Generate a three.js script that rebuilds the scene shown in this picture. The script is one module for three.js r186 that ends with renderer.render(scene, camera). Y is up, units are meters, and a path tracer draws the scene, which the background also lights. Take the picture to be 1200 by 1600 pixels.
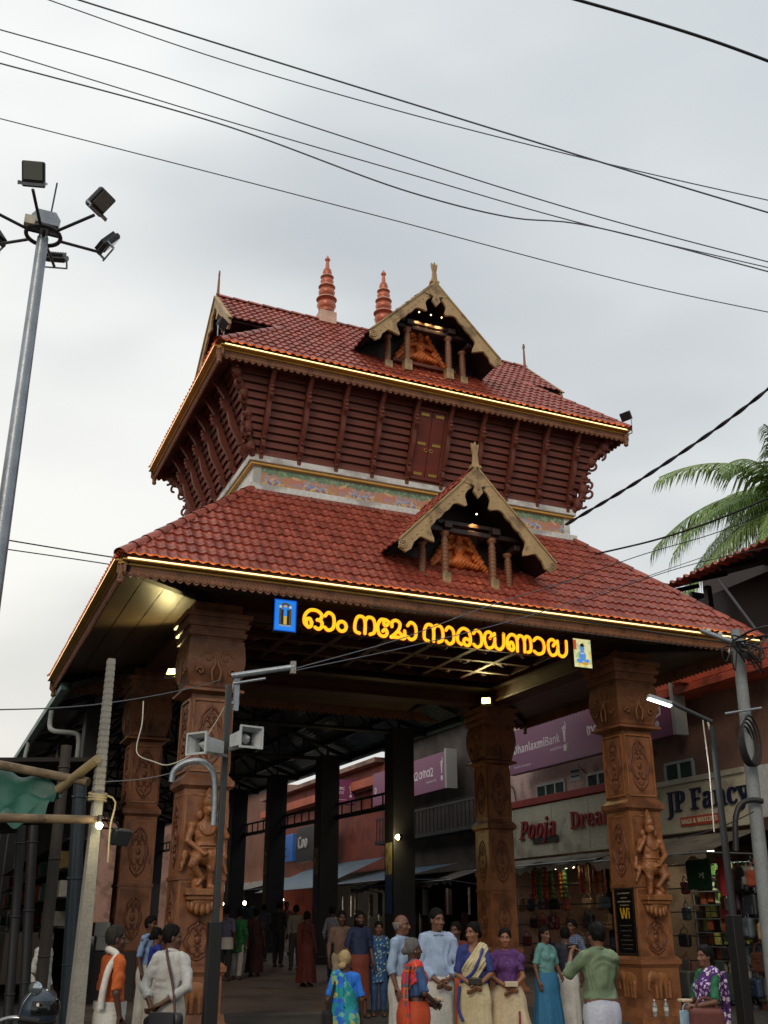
import * as THREE from 'three';
import { mergeGeometries, mergeVertices } from 'three/addons/utils/BufferGeometryUtils.js';
import { RoundedBoxGeometry } from 'three/addons/geometries/RoundedBoxGeometry.js';
import { TextGeometry } from 'three/addons/geometries/TextGeometry.js';
import { FontLoader } from 'three/addons/loaders/FontLoader.js';
import { RectAreaLightUniformsLib } from 'three/addons/lights/RectAreaLightUniformsLib.js';

// ---------------------------------------------------------------- camera, sky, sun, exposure
const V = (x, y, z) => new THREE.Vector3(x, y, z);
const scene = new THREE.Scene();
const YAW = THREE.MathUtils.degToRad(23.3), FOC = 1585, PITCH = Math.atan2(645, 1585), EYE = V(0, 1.65, 0);
const FWD = V(Math.sin(YAW) * Math.cos(PITCH), Math.sin(PITCH), -Math.cos(YAW) * Math.cos(PITCH));
const RGT = V(Math.cos(YAW), 0, Math.sin(YAW)), UPV = RGT.clone().cross(FWD);
const camera = new THREE.PerspectiveCamera(2 * Math.atan(800 / FOC) * 180 / Math.PI, 0.75, 0.1, 2000);
camera.position.copy(EYE); camera.lookAt(EYE.clone().add(FWD));

const renderer = new THREE.WebGLRenderer({ antialias: true });
renderer.setSize(768, 1024);
renderer.toneMapping = THREE.LinearToneMapping;
renderer.toneMappingExposure = 1.22;
renderer.shadowMap.enabled = true;
RectAreaLightUniformsLib.init();

// seeded noise
function rngOf(s) { return () => { s = (s + 0x6d2b79f5) | 0; let t = Math.imul(s ^ (s >>> 15), 1 | s); t = (t + Math.imul(t ^ (t >>> 7), 61 | t)) ^ t; return ((t ^ (t >>> 14)) >>> 0) / 4294967296; }; }
const rnd = rngOf(7);
const hash = (x, y, z = 0) => { let h = (Math.imul(x, 374761393) + Math.imul(y, 668265263) + Math.imul(z, 1274126177)) | 0; h = Math.imul(h ^ (h >>> 13), 1274126177); return ((h ^ (h >>> 16)) >>> 0) / 4294967296; };
const sm = (t) => t * t * (3 - 2 * t), lerp = (a, b, t) => a + (b - a) * t, clamp = (x, a = 0, b = 1) => Math.max(a, Math.min(b, x));
function vnoise(x, y, p, seed = 0) { const ix = Math.floor(x), iy = Math.floor(y), fx = sm(x - ix), fy = sm(y - iy), w = (n) => ((n % p) + p) % p, a = w(ix), b = w(ix + 1), c = w(iy), d = w(iy + 1); return lerp(lerp(hash(a, c, seed), hash(b, c, seed), fx), lerp(hash(a, d, seed), hash(b, d, seed), fx), fy); }
function fbm(u, v, f, oct, seed = 0) { let s = 0, a = 0.5, n = 0; for (let i = 0; i < oct; i++) { s += a * vnoise(u * f, v * f, f, seed + i); n += a; a *= 0.5; f *= 2; } return s / n; }
function noise3(x, y, z, seed = 0) { const ix = Math.floor(x), iy = Math.floor(y), iz = Math.floor(z), fx = sm(x - ix), fy = sm(y - iy), fz = sm(z - iz), h = (a, b, c) => hash(a + c * 57, b + c * 131, seed + c); const l = (c) => lerp(lerp(h(ix, iy, c), h(ix + 1, iy, c), fx), lerp(h(ix, iy + 1, c), h(ix + 1, iy + 1, c), fx), fy); return lerp(l(iz), l(iz + 1), fz); }
function fbm3(x, y, z, oct, seed = 0) { let s = 0, a = 0.5, n = 0; for (let i = 0; i < oct; i++) { s += a * noise3(x, y, z, seed + i * 17); n += a; a *= 0.5; x *= 2.03; y *= 2.03; z *= 2.03; } return s / n; }

// overcast evening sky: grey-blue cloud sheet, paler and warmer low towards the sunset on the left
{
  const W = 1024, H = 512, d = new Float32Array(W * H * 4), sunset = V(-0.55, 0.06, -0.83).normalize();
  for (let j = 0; j < H; j++) for (let i = 0; i < W; i++) {
    const el = ((j + 0.5) / H - 0.5) * Math.PI, az = ((i + 0.5) / W - 0.5) * 2 * Math.PI;
    const x = Math.cos(az) * Math.cos(el), y = Math.sin(el), z = Math.sin(az) * Math.cos(el);
    const t = clamp(y), toward = clamp((x * sunset.x + z * sunset.z) / Math.max(0.02, Math.hypot(x, z)) * 0.5 + 0.5);
    // cloud sheet seen in perspective
    const k = 1 / (Math.abs(y) + 0.32), cx = x * k, cz = z * k;
    const n1 = fbm3(cx * 1.15 + 3.1, cz * 1.9 - cx * 0.7 + 1.7, 0.3, 5, 11), n2 = fbm3(cx * 0.9 + 7.7, cz * 0.8 + 2.2, 2.3, 3, 31);
    const cl = sm(clamp((n1 - 0.34) * 3.1)), thick = sm(clamp((n2 - 0.4) * 3.6));
    let r = lerp(0.51, 0.89, cl), g = lerp(0.55, 0.9, cl), b = lerp(0.58, 0.88, cl);
    const dark = thick * 0.3 * (1 - 0.5 * toward); r *= 1 - dark * 1.08; g *= 1 - dark; b *= 1 - dark * 0.9;
    const low = Math.pow(1 - t, 3.4) * Math.pow(toward, 4);
    r = lerp(r, 0.95, low * 0.9); g = lerp(g, 0.83, low * 0.9); b = lerp(b, 0.62, low * 0.9);
    const mid = Math.pow(1 - t, 2.2) * 0.42 * Math.pow(toward, 0.8);
    r = lerp(r, 0.95, mid); g = lerp(g, 0.94, mid); b = lerp(b, 0.91, mid);
    if (y < 0) { r *= 0.3; g *= 0.3; b *= 0.3; }
    const o = (j * W + i) * 4; d[o] = r; d[o + 1] = g; d[o + 2] = b; d[o + 3] = 1;
  }
  const tex = new THREE.DataTexture(d, W, H, THREE.RGBAFormat, THREE.FloatType);
  tex.mapping = THREE.EquirectangularReflectionMapping; tex.magFilter = tex.minFilter = THREE.LinearFilter; tex.needsUpdate = true;
  scene.background = tex; scene.environment = tex;
}
const sun = new THREE.DirectionalLight(0xffe6cc, 0.75);
sun.position.set(-18, 26, 14); sun.target.position.set(8, 4, -20); sun.castShadow = true; sun.shadow.radius = 34;
Object.assign(sun.shadow.camera, { left: -45, right: 45, top: 45, bottom: -45, near: 1, far: 140 }); sun.shadow.mapSize.set(2048, 2048);
scene.add(sun, sun.target);

// ---------------------------------------------------------------- photo pixel -> direction -> point on a known surface
const rayTo = (px, py) => FWD.clone().multiplyScalar(FOC).addScaledVector(RGT, px - 600).addScaledVector(UPV, 800 - py).normalize();
const onX = (px, py, X) => { const d = rayTo(px, py); return d.multiplyScalar(X / d.x).add(EYE); };
const onZ = (px, py, Z) => { const d = rayTo(px, py); return d.multiplyScalar(Z / d.z).add(EYE); };
const onY = (px, py, Y) => { const d = rayTo(px, py); return d.multiplyScalar((Y - EYE.y) / d.y).add(EYE); };
const atDist = (px, py, D) => { const d = rayTo(px, py); return d.multiplyScalar(D / (d.x * Math.sin(YAW) - d.z * Math.cos(YAW))).add(EYE); };
const groundY = (z) => z > -15.8 ? 0 : z > -19.6 ? 0.15 * (-15.8 - z) / 3.8 : z > -40 ? 0.15 + 0.04 * (-19.6 - z) : 0.966;

// ---------------------------------------------------------------- geometry helpers
function boxUV(g) {
  if (g.index) g = g.toNonIndexed();
  if (!g.attributes.normal) g.computeVertexNormals();
  const p = g.attributes.position, n = g.attributes.normal, uv = new Float32Array(p.count * 2);
  for (let i = 0; i < p.count; i += 3) {
    let nx = 0, ny = 0, nz = 0; for (let k = 0; k < 3; k++) { nx += n.getX(i + k); ny += n.getY(i + k); nz += n.getZ(i + k); }
    nx = Math.abs(nx); ny = Math.abs(ny); nz = Math.abs(nz);
    for (let k = 0; k < 3; k++) { const q = i + k, x = p.getX(q), y = p.getY(q), z = p.getZ(q); if (ny >= nx && ny >= nz) { uv[q * 2] = x; uv[q * 2 + 1] = z; } else if (nx >= nz) { uv[q * 2] = z; uv[q * 2 + 1] = y; } else { uv[q * 2] = x; uv[q * 2 + 1] = y; } }
  }
  g.setAttribute('uv', new THREE.BufferAttribute(uv, 2));
  return g;
}
function join(list, keepUV) {
  const gs = [].concat(list).map((g) => { let h = g.index ? g.toNonIndexed() : g; if (!h.attributes.normal) h.computeVertexNormals(); if (!keepUV) h = boxUV(h); for (const k of Object.keys(h.attributes)) if (!['position', 'normal', 'uv', 'color'].includes(k)) h.deleteAttribute(k); return h; });
  return gs.length === 1 ? gs[0] : mergeGeometries(gs);
}
const taken = {};
function numbered(n) { const k = (taken[n] = (taken[n] ?? -1) + 1); return k ? n + '_' + String(k).padStart(3, '0') : n; }
function mk(name, geoms, mat, parent, keepUV) { const m = new THREE.Mesh(join(geoms, keepUV), mat); m.name = parent ? name : numbered(name); m.castShadow = m.receiveShadow = true; (parent ?? scene).add(m); return m; }
function share(name, geom, mat, parent, pos, rot) { const m = new THREE.Mesh(geom, mat); m.name = parent ? name : numbered(name); m.castShadow = m.receiveShadow = true; if (pos) m.position.copy(pos); if (rot) m.rotation.set(...rot); (parent ?? scene).add(m); return m; }
function grp(name, parent, pos, ry = 0) { const g = new THREE.Group(); g.name = parent ? name : numbered(name); if (pos) g.position.copy(pos); g.rotation.y = ry; (parent ?? scene).add(g); return g; }
function tag(o, label, category, group, kind) { o.userData.label = label; if (category) o.userData.category = category; if (group) o.userData.group = group; if (kind) o.userData.kind = kind; return o; }
const structure = (o) => { o.userData.kind = 'structure'; return o; };
const at = (g, x = 0, y = 0, z = 0, rx = 0, ry = 0, rz = 0) => { if (rx || ry || rz) g.applyMatrix4(new THREE.Matrix4().makeRotationFromEuler(new THREE.Euler(rx, ry, rz))); return g.translate(x, y, z); };
const bx = (w, h, d, x = 0, y = 0, z = 0, r = 0) => (r ? new RoundedBoxGeometry(w, h, d, 1, r) : new THREE.BoxGeometry(w, h, d)).translate(x, y, z);
const cyl = (r0, r1, h, n = 12, x = 0, y = 0, z = 0) => new THREE.CylinderGeometry(r1, r0, h, n).translate(x, y + h / 2, z);   // bottom radius, top radius; base at y
const lathe = (pts, n = 16) => new THREE.LatheGeometry(pts.map(([r, y]) => new THREE.Vector2(r, y)), n);
function tube(pts, r, seg = 24, n = 6, closed = false) { return new THREE.TubeGeometry(new THREE.CatmullRomCurve3(pts.map((p) => Array.isArray(p) ? V(...p) : p), closed, 'centripetal'), seg, r, n, closed); }
function bar(a, b, r0, r1 = r0, n = 8) { a = Array.isArray(a) ? V(...a) : a; b = Array.isArray(b) ? V(...b) : b; const d = b.clone().sub(a), L = d.length(), g = new THREE.CylinderGeometry(r1, r0, L, n); g.applyQuaternion(new THREE.Quaternion().setFromUnitVectors(V(0, 1, 0), d.normalize())); return g.translate((a.x + b.x) / 2, (a.y + b.y) / 2, (a.z + b.z) / 2); }
function beam(a, b, w, h) { a = Array.isArray(a) ? V(...a) : a; b = Array.isArray(b) ? V(...b) : b; const d = b.clone().sub(a), L = d.length(), g = new THREE.BoxGeometry(w, h, L), q = new THREE.Matrix4().lookAt(b, a, V(0, 1, 0)); g.applyMatrix4(q); return g.translate((a.x + b.x) / 2, (a.y + b.y) / 2, (a.z + b.z) / 2); }
function ext(pts, depth, bevel = 0, holes = []) { const s = new THREE.Shape(pts.map(([x, y]) => new THREE.Vector2(x, y))); for (const h of holes) s.holes.push(new THREE.Path(h.map(([x, y]) => new THREE.Vector2(x, y)))); return new THREE.ExtrudeGeometry(s, { depth, bevelEnabled: bevel > 0, bevelThickness: bevel, bevelSize: bevel, bevelSegments: 1, curveSegments: 8 }); }
function quadGeom(a, b, c, d, uvs) { const g = new THREE.BufferGeometry(); g.setAttribute('position', new THREE.Float32BufferAttribute([a, b, c, a, c, d].flatMap((p) => [p.x, p.y, p.z]), 3)); if (uvs) g.setAttribute('uv', new THREE.Float32BufferAttribute([0, 0, 1, 0, 1, 1, 0, 0, 1, 1, 0, 1], 2)); g.computeVertexNormals(); return g; }
function grid(nu, nv, f) { const pos = [], uv = [], idx = []; for (let j = 0; j <= nv; j++) for (let i = 0; i <= nu; i++) { const p = f(i / nu, j / nv); pos.push(p.x, p.y, p.z); uv.push(i / nu, j / nv); } for (let j = 0; j < nv; j++) for (let i = 0; i < nu; i++) { const a = j * (nu + 1) + i; idx.push(a, a + 1, a + nu + 2, a, a + nu + 2, a + nu + 1); } const g = new THREE.BufferGeometry(); g.setAttribute('position', new THREE.Float32BufferAttribute(pos, 3)); g.setAttribute('uv', new THREE.Float32BufferAttribute(uv, 2)); g.setIndex(idx); g.computeVertexNormals(); return g; }
// a sagging line between two points
const sagPts = (a, b, sag, n = 14) => Array.from({ length: n + 1 }, (_, i) => { const t = i / n; return V(lerp(a.x, b.x, t), lerp(a.y, b.y, t) - sag * 4 * t * (1 - t), lerp(a.z, b.z, t)); });
// naive surface nets over a distance field
function sdfGeom(f, [x0, y0, z0, x1, y1, z1], c, colour) {
  const nx = Math.ceil((x1 - x0) / c) + 1, ny = Math.ceil((y1 - y0) / c) + 1, nz = Math.ceil((z1 - z0) / c) + 1, val = new Float32Array(nx * ny * nz), id = (i, j, k) => (k * ny + j) * nx + i;
  for (let k = 0; k < nz; k++) for (let j = 0; j < ny; j++) for (let i = 0; i < nx;) { const v = f(x0 + i * c, y0 + j * c, z0 + k * c); val[id(i, j, k)] = v; let skip = Math.floor(Math.abs(v) / c * 0.7) - 1; i++; while (skip-- > 0 && i < nx) { val[id(i, j, k)] = v; i++; } }
  const vi = new Int32Array(nx * ny * nz).fill(-1), pos = [], idx = [], col = [];
  for (let k = 0; k < nz - 1; k++) for (let j = 0; j < ny - 1; j++) for (let i = 0; i < nx - 1; i++) {
    let m = 0, sx = 0, sy = 0, sz = 0, n = 0; const v = [];
    for (let q = 0; q < 8; q++) { const w = val[id(i + (q & 1), j + ((q >> 1) & 1), k + (q >> 2))]; v.push(w); if (w < 0) m++; }
    if (m === 0 || m === 8) continue;
    for (const [a, b] of SN_EDGES) if ((v[a] < 0) !== (v[b] < 0)) { const t = v[a] / (v[a] - v[b]); sx += lerp(a & 1, b & 1, t); sy += lerp((a >> 1) & 1, (b >> 1) & 1, t); sz += lerp(a >> 2, b >> 2, t); n++; }
    vi[id(i, j, k)] = pos.length / 3; const X = x0 + (i + sx / n) * c, Y = y0 + (j + sy / n) * c, Z = z0 + (k + sz / n) * c; pos.push(X, Y, Z); if (colour) col.push(...colour(X, Y, Z));
  }
  const quad = (a, b, cc, d, flip) => { if (a < 0 || b < 0 || cc < 0 || d < 0) return; flip ? idx.push(a, cc, b, a, d, cc) : idx.push(a, b, cc, a, cc, d); };
  for (let k = 1; k < nz - 1; k++) for (let j = 1; j < ny - 1; j++) for (let i = 1; i < nx - 1; i++) {
    const s = val[id(i, j, k)] < 0;
    if (s !== val[id(i + 1, j, k)] < 0) quad(vi[id(i, j - 1, k - 1)], vi[id(i, j, k - 1)], vi[id(i, j, k)], vi[id(i, j - 1, k)], !s);
    if (s !== val[id(i, j + 1, k)] < 0) quad(vi[id(i - 1, j, k - 1)], vi[id(i - 1, j, k)], vi[id(i, j, k)], vi[id(i, j, k - 1)], !s);
    if (s !== val[id(i, j, k + 1)] < 0) quad(vi[id(i - 1, j - 1, k)], vi[id(i, j - 1, k)], vi[id(i, j, k)], vi[id(i - 1, j, k)], !s);
  }
  const g = new THREE.BufferGeometry(); g.setAttribute('position', new THREE.Float32BufferAttribute(pos, 3)); if (colour) g.setAttribute('color', new THREE.Float32BufferAttribute(col, 3)); g.setIndex(idx); g.computeVertexNormals(); return g;
}
const SN_EDGES = [[0, 1], [2, 3], [4, 5], [6, 7], [0, 2], [1, 3], [4, 6], [5, 7], [0, 4], [1, 5], [2, 6], [3, 7]];
const smin = (a, b, k) => { const h = Math.max(k - Math.abs(a - b), 0) / k; return Math.min(a, b) - h * h * k * 0.25; };
function cap(px, py, pz, a, b, ra, rb) { const bx_ = b[0] - a[0], by = b[1] - a[1], bz = b[2] - a[2], ax = px - a[0], ay = py - a[1], az = pz - a[2]; const t = clamp((ax * bx_ + ay * by + az * bz) / (bx_ * bx_ + by * by + bz * bz + 1e-9)); return Math.hypot(ax - bx_ * t, ay - by * t, az - bz * t) - lerp(ra, rb, t); }
const ell = (x, y, z, c, r) => { const a = (x - c[0]) / r[0], b = (y - c[1]) / r[1], d = (z - c[2]) / r[2], k = Math.hypot(a, b, d); return (k - 1) * Math.min(r[0], r[1], r[2]); };

// ---------------------------------------------------------------- materials
function tex(size, f, srgb = true) {
  const [w, h] = [].concat(size, size), d = new Uint8Array(w * h * 4);
  for (let j = 0; j < h; j++) for (let i = 0; i < w; i++) { const c = [].concat(f(i / w, j / h)), o = (j * w + i) * 4; d[o] = clamp(c[0]) * 255; d[o + 1] = clamp(c[1] ?? c[0]) * 255; d[o + 2] = clamp(c[2] ?? c[0]) * 255; d[o + 3] = 255; }
  const t = new THREE.DataTexture(d, w, h); t.wrapS = t.wrapT = THREE.RepeatWrapping; t.magFilter = THREE.LinearFilter; t.minFilter = THREE.LinearMipmapLinearFilter; if (srgb) t.colorSpace = THREE.SRGBColorSpace; t.needsUpdate = true; return t;
}
const rep = (t, u, v = u) => { const c = t.clone(); c.repeat.set(u, v); c.needsUpdate = true; return c; };
function canvasTex(w, h, draw) { const c = document.createElement('canvas'); c.width = w; c.height = h; draw(c.getContext('2d'), w, h); const t = new THREE.CanvasTexture(c); t.colorSpace = THREE.SRGBColorSpace; t.magFilter = THREE.LinearFilter; return t; }
const rgb = (hex) => { const c = new THREE.Color(hex); const s = c.clone().convertLinearToSRGB(); return [s.r, s.g, s.b]; };
// mottled paint/stone: neutral map of coarse patches, fine grain and stain blotches, tinted by the material colour
const mottles = {};
function mottle(coarse, fine, seed, stain) {
  const key = [coarse > 0.16 ? 2 : coarse > 0.09 ? 1 : 0, fine > 0.12 ? 1 : 0, stain ? 1 : 0, seed % 2].join();
  if (mottles[key]) return mottles[key];
  const c = [0.06, 0.13, 0.19][+key[0]], f = +key[2] ? 0.16 : 0.07, st = +key[4], sd = (seed % 2) * 50 + key.charCodeAt(0) * 3;
  return (mottles[key] = tex(384, (u, v) => { let k = 0.88 * (1 + (fbm(u, v, 4, 4, sd) - 0.5) * 2 * c + (fbm(u, v, 64, 2, sd + 9) - 0.5) * 2 * f); const s = st ? clamp((fbm(u, v, 6, 5, sd + 20) - 0.55) * 5) * 0.2 : 0; return [k * (1 - s), k * (1 - s * 1.08), k * (1 - s * 1.12)]; }));
}
const bumpNoise = tex(256, (u, v) => fbm(u, v, 16, 4, 77), false), bumpFine = tex(256, (u, v) => fbm(u, v, 64, 2, 78), false);
const roughNoise = tex(256, (u, v) => { const k = 0.72 + 0.28 * fbm(u, v, 8, 4, 79); return [k, k, k]; }, false);
function mat(hex, o = {}) { const m = new THREE.MeshStandardMaterial({ color: hex, roughness: 0.75, metalness: 0, side: THREE.DoubleSide }); for (const k in o) { if (k === 'emissive') m.emissive.set(o[k]); else m[k] = o[k]; } return m; }
function surf(hex, o = {}) { const { scale = 0.5, coarse = 0.14, fine = 0.08, seed = 1, stain, bump = 0.002, ...rest } = o; const c = new THREE.Color(hex); c.multiplyScalar(1 / 0.75); c.r = Math.min(1, c.r); c.g = Math.min(1, c.g); c.b = Math.min(1, c.b); return mat(c, { map: rep(mottle(coarse, fine, seed, stain), scale), bumpMap: rep(bumpNoise, scale * 4), bumpScale: bump, roughnessMap: rep(roughNoise, scale * 0.7), roughness: 0.85, ...rest }); }
const woodMaps = {};
function woodMap(seed, dark) { const key = seed % 3; return (woodMaps[key] ??= tex(384, (u, v) => { const w = fbm(u, v, 4, 2, key * 7) * 0.4, s = vnoise(u * 6 + w * 6, v * 128 + w * 10, 128, key + 3), k = 0.72 + 0.3 * (0.55 * s + 0.45 * fbm(u, v, 8, 4, key + 5)); return [k, k, k]; })); }
const wood = (hex, o = {}) => { const { scale = 1, seed = 3, dark = 0.5, ...rest } = o, c = new THREE.Color(hex).multiplyScalar(1 / 0.72); return mat(c, { map: rep(woodMap(seed, dark), scale * 0.5, scale), bumpMap: rep(bumpFine, 2), bumpScale: 0.0015, roughness: 0.5, ...rest }); };

const MT = {
  asphalt: surf('#4a4744', { scale: 0.25, coarse: 0.2, fine: 0.25, seed: 4, bump: 0.006, roughness: 0.95 }),
  hallFloor: surf('#71625a', { scale: 0.2, coarse: 0.12, fine: 0.1, seed: 5, stain: ['#3a3230', 0.55, 0.5], roughness: 0.8 }),
  deck: mat('#3a1712', { roughness: 0.9 }),
  tile: [['#9e4e3c', 0.26], ['#974737', 0.3], ['#a65543', 0.24], ['#894132', 0.36], ['#93493a', 0.3]].map(([h, r], i) => surf(h, { scale: 1.5, coarse: 0.2, fine: 0.1, seed: 20 + i, stain: ['#4a2420', 0.6, 0.55], roughness: 0.38 + r * 0.4, bump: 0.002 })),
  terra: surf('#8a5b3b', { scale: 0.6, coarse: 0.16, fine: 0.08, seed: 6, stain: ['#6e3820', 0.58, 0.5], roughness: 0.55, bump: 0.003 }),
  medal: surf('#6b4029', { scale: 1.2, coarse: 0.2, fine: 0.1, seed: 26, stain: ['#3a2014', 0.5, 0.5], roughness: 0.5, bump: 0.003 }),
  terraRelief: surf('#90603a', { scale: 0.9, coarse: 0.18, fine: 0.08, seed: 7, stain: ['#5f2f1b', 0.55, 0.6], roughness: 0.5, bump: 0.003 }),
  statue: surf('#98643e', { scale: 0.9, coarse: 0.12, fine: 0.06, seed: 8, stain: ['#7d4325', 0.6, 0.5], roughness: 0.5 }),
  woodRed: wood('#683323', { seed: 3, roughness: 0.62 }),
  woodDark: wood('#4c271c', { seed: 9, roughness: 0.6 }),
  woodBlack: wood('#2a1a16', { seed: 13, roughness: 0.55 }),
  soffit: wood('#5a4c3c', { seed: 15, roughness: 0.38, dark: 0.35 }),
  barge: surf('#a88d63', { scale: 1.2, coarse: 0.14, fine: 0.08, seed: 16, stain: ['#6f5836', 0.6, 0.5], roughness: 0.7 }),
  fascia: surf('#83573a', { scale: 1.2, coarse: 0.15, fine: 0.08, seed: 17, stain: ['#55301c', 0.6, 0.5], roughness: 0.6 }),
  whitePaint: surf('#cfd1cb', { scale: 0.5, coarse: 0.05, fine: 0.03, seed: 18, stain: ['#a8a79c', 0.62, 0.5], roughness: 0.7 }),
  gold: surf('#c79a42', { scale: 1, coarse: 0.1, fine: 0.05, seed: 19, roughness: 0.5 }),
  brass: mat('#c9a65a', { metalness: 0.8, roughness: 0.35 }),
  copper: surf('#b5664b', { scale: 2, coarse: 0.15, fine: 0.05, seed: 21, metalness: 0.35, roughness: 0.38 }),
  carved: surf('#c5682a', { scale: 2, coarse: 0.2, fine: 0.08, seed: 22, roughness: 0.5 }),
  led: mat('#fff0c8', { emissive: '#ffd98c', emissiveIntensity: 2.2, roughness: 0.4 }),
  steelDark: surf('#1e1f22', { scale: 0.6, coarse: 0.2, fine: 0.1, seed: 23, roughness: 0.6 }),
  blackPaint: mat('#141414', { roughness: 0.45 }),
  galv: surf('#8c949b', { scale: 0.8, coarse: 0.1, fine: 0.06, seed: 24, metalness: 0.55, roughness: 0.45 }),
  concretePole: surf('#96958d', { scale: 0.7, coarse: 0.14, fine: 0.14, seed: 25, stain: ['#6a675d', 0.58, 0.5], bump: 0.006, roughness: 0.95 }),
  rubber: mat('#0c0c0d', { roughness: 0.7 }),
  cable: mat('#1b1c20', { roughness: 0.6 }), cableGrey: mat('#5b5f66', { roughness: 0.6 }), cableWhite: mat('#b9b3a4', { roughness: 0.7 }),
  glassDark: mat('#171c1e', { roughness: 0.12, metalness: 0 }),
};
// ---------------------------------------------------------------- ground
{
  const zs = [60, 20, 0, -8, -15.8, -17, -18.3, -19.6, -25, -30, -40, -70, -150, -400], xs = [-160, -60, -20, -5, 5, 15, 25, 70, 200];
  const g = grid(xs.length - 1, zs.length - 1, (u, v) => { const x = xs[Math.round(u * (xs.length - 1))], z = zs[Math.round(v * (zs.length - 1))]; return V(x, groundY(z), z); });
  structure(mk('ground', g, MT.asphalt));
  const f = grid(1, 6, (u, v) => { const z = lerp(-19.6, -66, v); return V(lerp(2.9, 13.4, u), groundY(z) + 0.006, z); });
  structure(mk('hall_pavement', f, MT.hallFloor));
  structure(mk('pavement_kerb', bx(10.6, 0.12, 0.25, 8.15, groundY(-19.5) - 0.02, -19.48, 0.02), surf('#57504b', { seed: 44, scale: 0.5 })));
}

// ---------------------------------------------------------------- temple gateway
const CX = 8.37, CZ = -19.65;
const gate = grp('temple_gateway', null, V(CX, 0, CZ));
tag(gate, 'two-tiered wooden temple gateway with red tiled roofs and gabled dormers on four carved pillars', 'gateway');

// clay tile: one roll and one flat pan, lower end lifted over the row below
function tileVerts(w, l) { const n = 7, prof = []; for (let i = 0; i <= n; i++) { const u = i / n; prof.push([u * w, 0.006 + 0.028 * Math.pow(Math.max(0, Math.cos((u - 0.3) * 4.4)), 1.3) + (u > 0.92 ? 0.01 : 0)]); } return prof; }
const LIFT = 0.034;
function tileGeom(w, l, lo = -1e9, hi = 1e9, lo2 = lo, hi2 = hi) {
  const p = tileVerts(w, l), pos = [], q = (x, y, z) => [x, y, z], P = [];
  for (let i = 0; i < p.length - 1; i++) {
    const [xa, ha] = p[i], [xb, hb] = p[i + 1], ca = clamp(xa, lo, hi), cb = clamp(xb, lo, hi), da = clamp(xa, lo2, hi2), db = clamp(xb, lo2, hi2);
    if (cb - ca < 1e-5 && db - da < 1e-5) continue;
    const a = q(ca, ha + LIFT, 0), b = q(cb, hb + LIFT, 0), c = q(db, hb, -l), d = q(da, ha, -l), e = q(ca, ha + LIFT - 0.03, 0.0), f = q(cb, hb + LIFT - 0.03, 0.0);
    pos.push(...a, ...b, ...c, ...a, ...c, ...d, ...e, ...f, ...b, ...e, ...b, ...a);
  }
  if (!pos.length) return null;
  const g = new THREE.BufferGeometry(); g.setAttribute('position', new THREE.Float32BufferAttribute(pos, 3)); g.computeVertexNormals(); return g;
}
// tiles on the slope A-B (eave) to C-D (top, C above A); pushes whole tiles to `whole` as matrices and cut ones to `cut` as geometry
function tileSlope(A, B, C, D, w, expo, whole, cut) {
  const ex = B.clone().sub(A), W = ex.length(); ex.normalize(); const n0 = ex.clone().cross(C.clone().sub(A)).normalize(); const ey = n0.clone().cross(ex).normalize();
  const L = C.clone().sub(A).dot(ey), cl = C.clone().sub(A).dot(ex), dr = D.clone().sub(A).dot(ex), rows = Math.max(1, Math.round(L / expo)), e = L / rows, cols = Math.round(Math.max(W, dr) / w) , tw = W / Math.round(W / w);
  const j0 = Math.floor(Math.min(0, cl) / tw) - 1, j1 = Math.ceil(Math.max(W, dr) / tw) + 1;
  for (let i = 0; i < rows; i++) for (let j = j0; j < j1; j++) {
    const s0 = i * e, s1 = Math.min(L, s0 + e * 1.12), l = lerp(0, cl, s0 / L), r = lerp(W, dr, s0 / L), l2 = lerp(0, cl, s1 / L), r2 = lerp(W, dr, s1 / L), x0 = j * tw;
    if (x0 + tw <= Math.min(l, l2) + 0.01 || x0 >= Math.max(r, r2) - 0.01) continue;
    const m = new THREE.Matrix4().makeBasis(ex, n0, ey.clone().negate()); const p = A.clone().addScaledVector(ex, x0).addScaledVector(ey, s0).addScaledVector(n0, 0.012 + (rnd() - 0.5) * 0.01); 
    m.setPosition(p);
    if (x0 >= Math.max(l, l2) && x0 + tw <= Math.min(r, r2)) whole.push({ m, p, w: tw, l: s1 - s0 }); else { const g = tileGeom(tw, s1 - s0, l - x0, r - x0, l2 - x0, r2 - x0); if (g) cut.push(g.applyMatrix4(m)); }
  }
}
function ridgeCaps(parent, a, b, r, mats, step = 0.36) {
  const d = b.clone().sub(a), L = d.length(), n = Math.max(1, Math.round(L / step)), s = L / n; d.normalize();
  const pr = []; for (let i = 0; i <= 8; i++) { const t = Math.PI * i / 8; pr.push([Math.cos(t), Math.sin(t)]); }
  const g = grid(8, 2, (u, v) => { const t = Math.PI * u * 1.0, k = r * (v < 0.1 ? 1.14 : v < 0.6 ? 1.06 : 0.92); return V(Math.cos(t) * k, Math.sin(t) * k * 0.85, -s * 1.1 * (v < 0.4 ? v * 0.1 : v)); });
  const gg = boxUV(g), up = V(0, 1, 0), rt = d.clone().cross(up).normalize(), n2 = rt.clone().cross(d).normalize();
  for (let i = 0; i < n; i++) { const o = share('ridge_tile', gg, mats[i % mats.length], parent); const m = new THREE.Matrix4().makeBasis(rt, n2, d.clone().negate()); m.setPosition(a.clone().addScaledVector(d, i * s)); o.applyMatrix4(m); }
}
const lowRoof = mk('lower_roof', bx(1, 1, 1), MT.deck, gate), upRoof = mk('upper_roof', bx(1, 1, 1), MT.deck, gate);
const LE = { x: 6.3, z: 4.6, y: 6.92 }, LT = { x: 3.62, z: 2.2, y: 9.42 };
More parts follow.
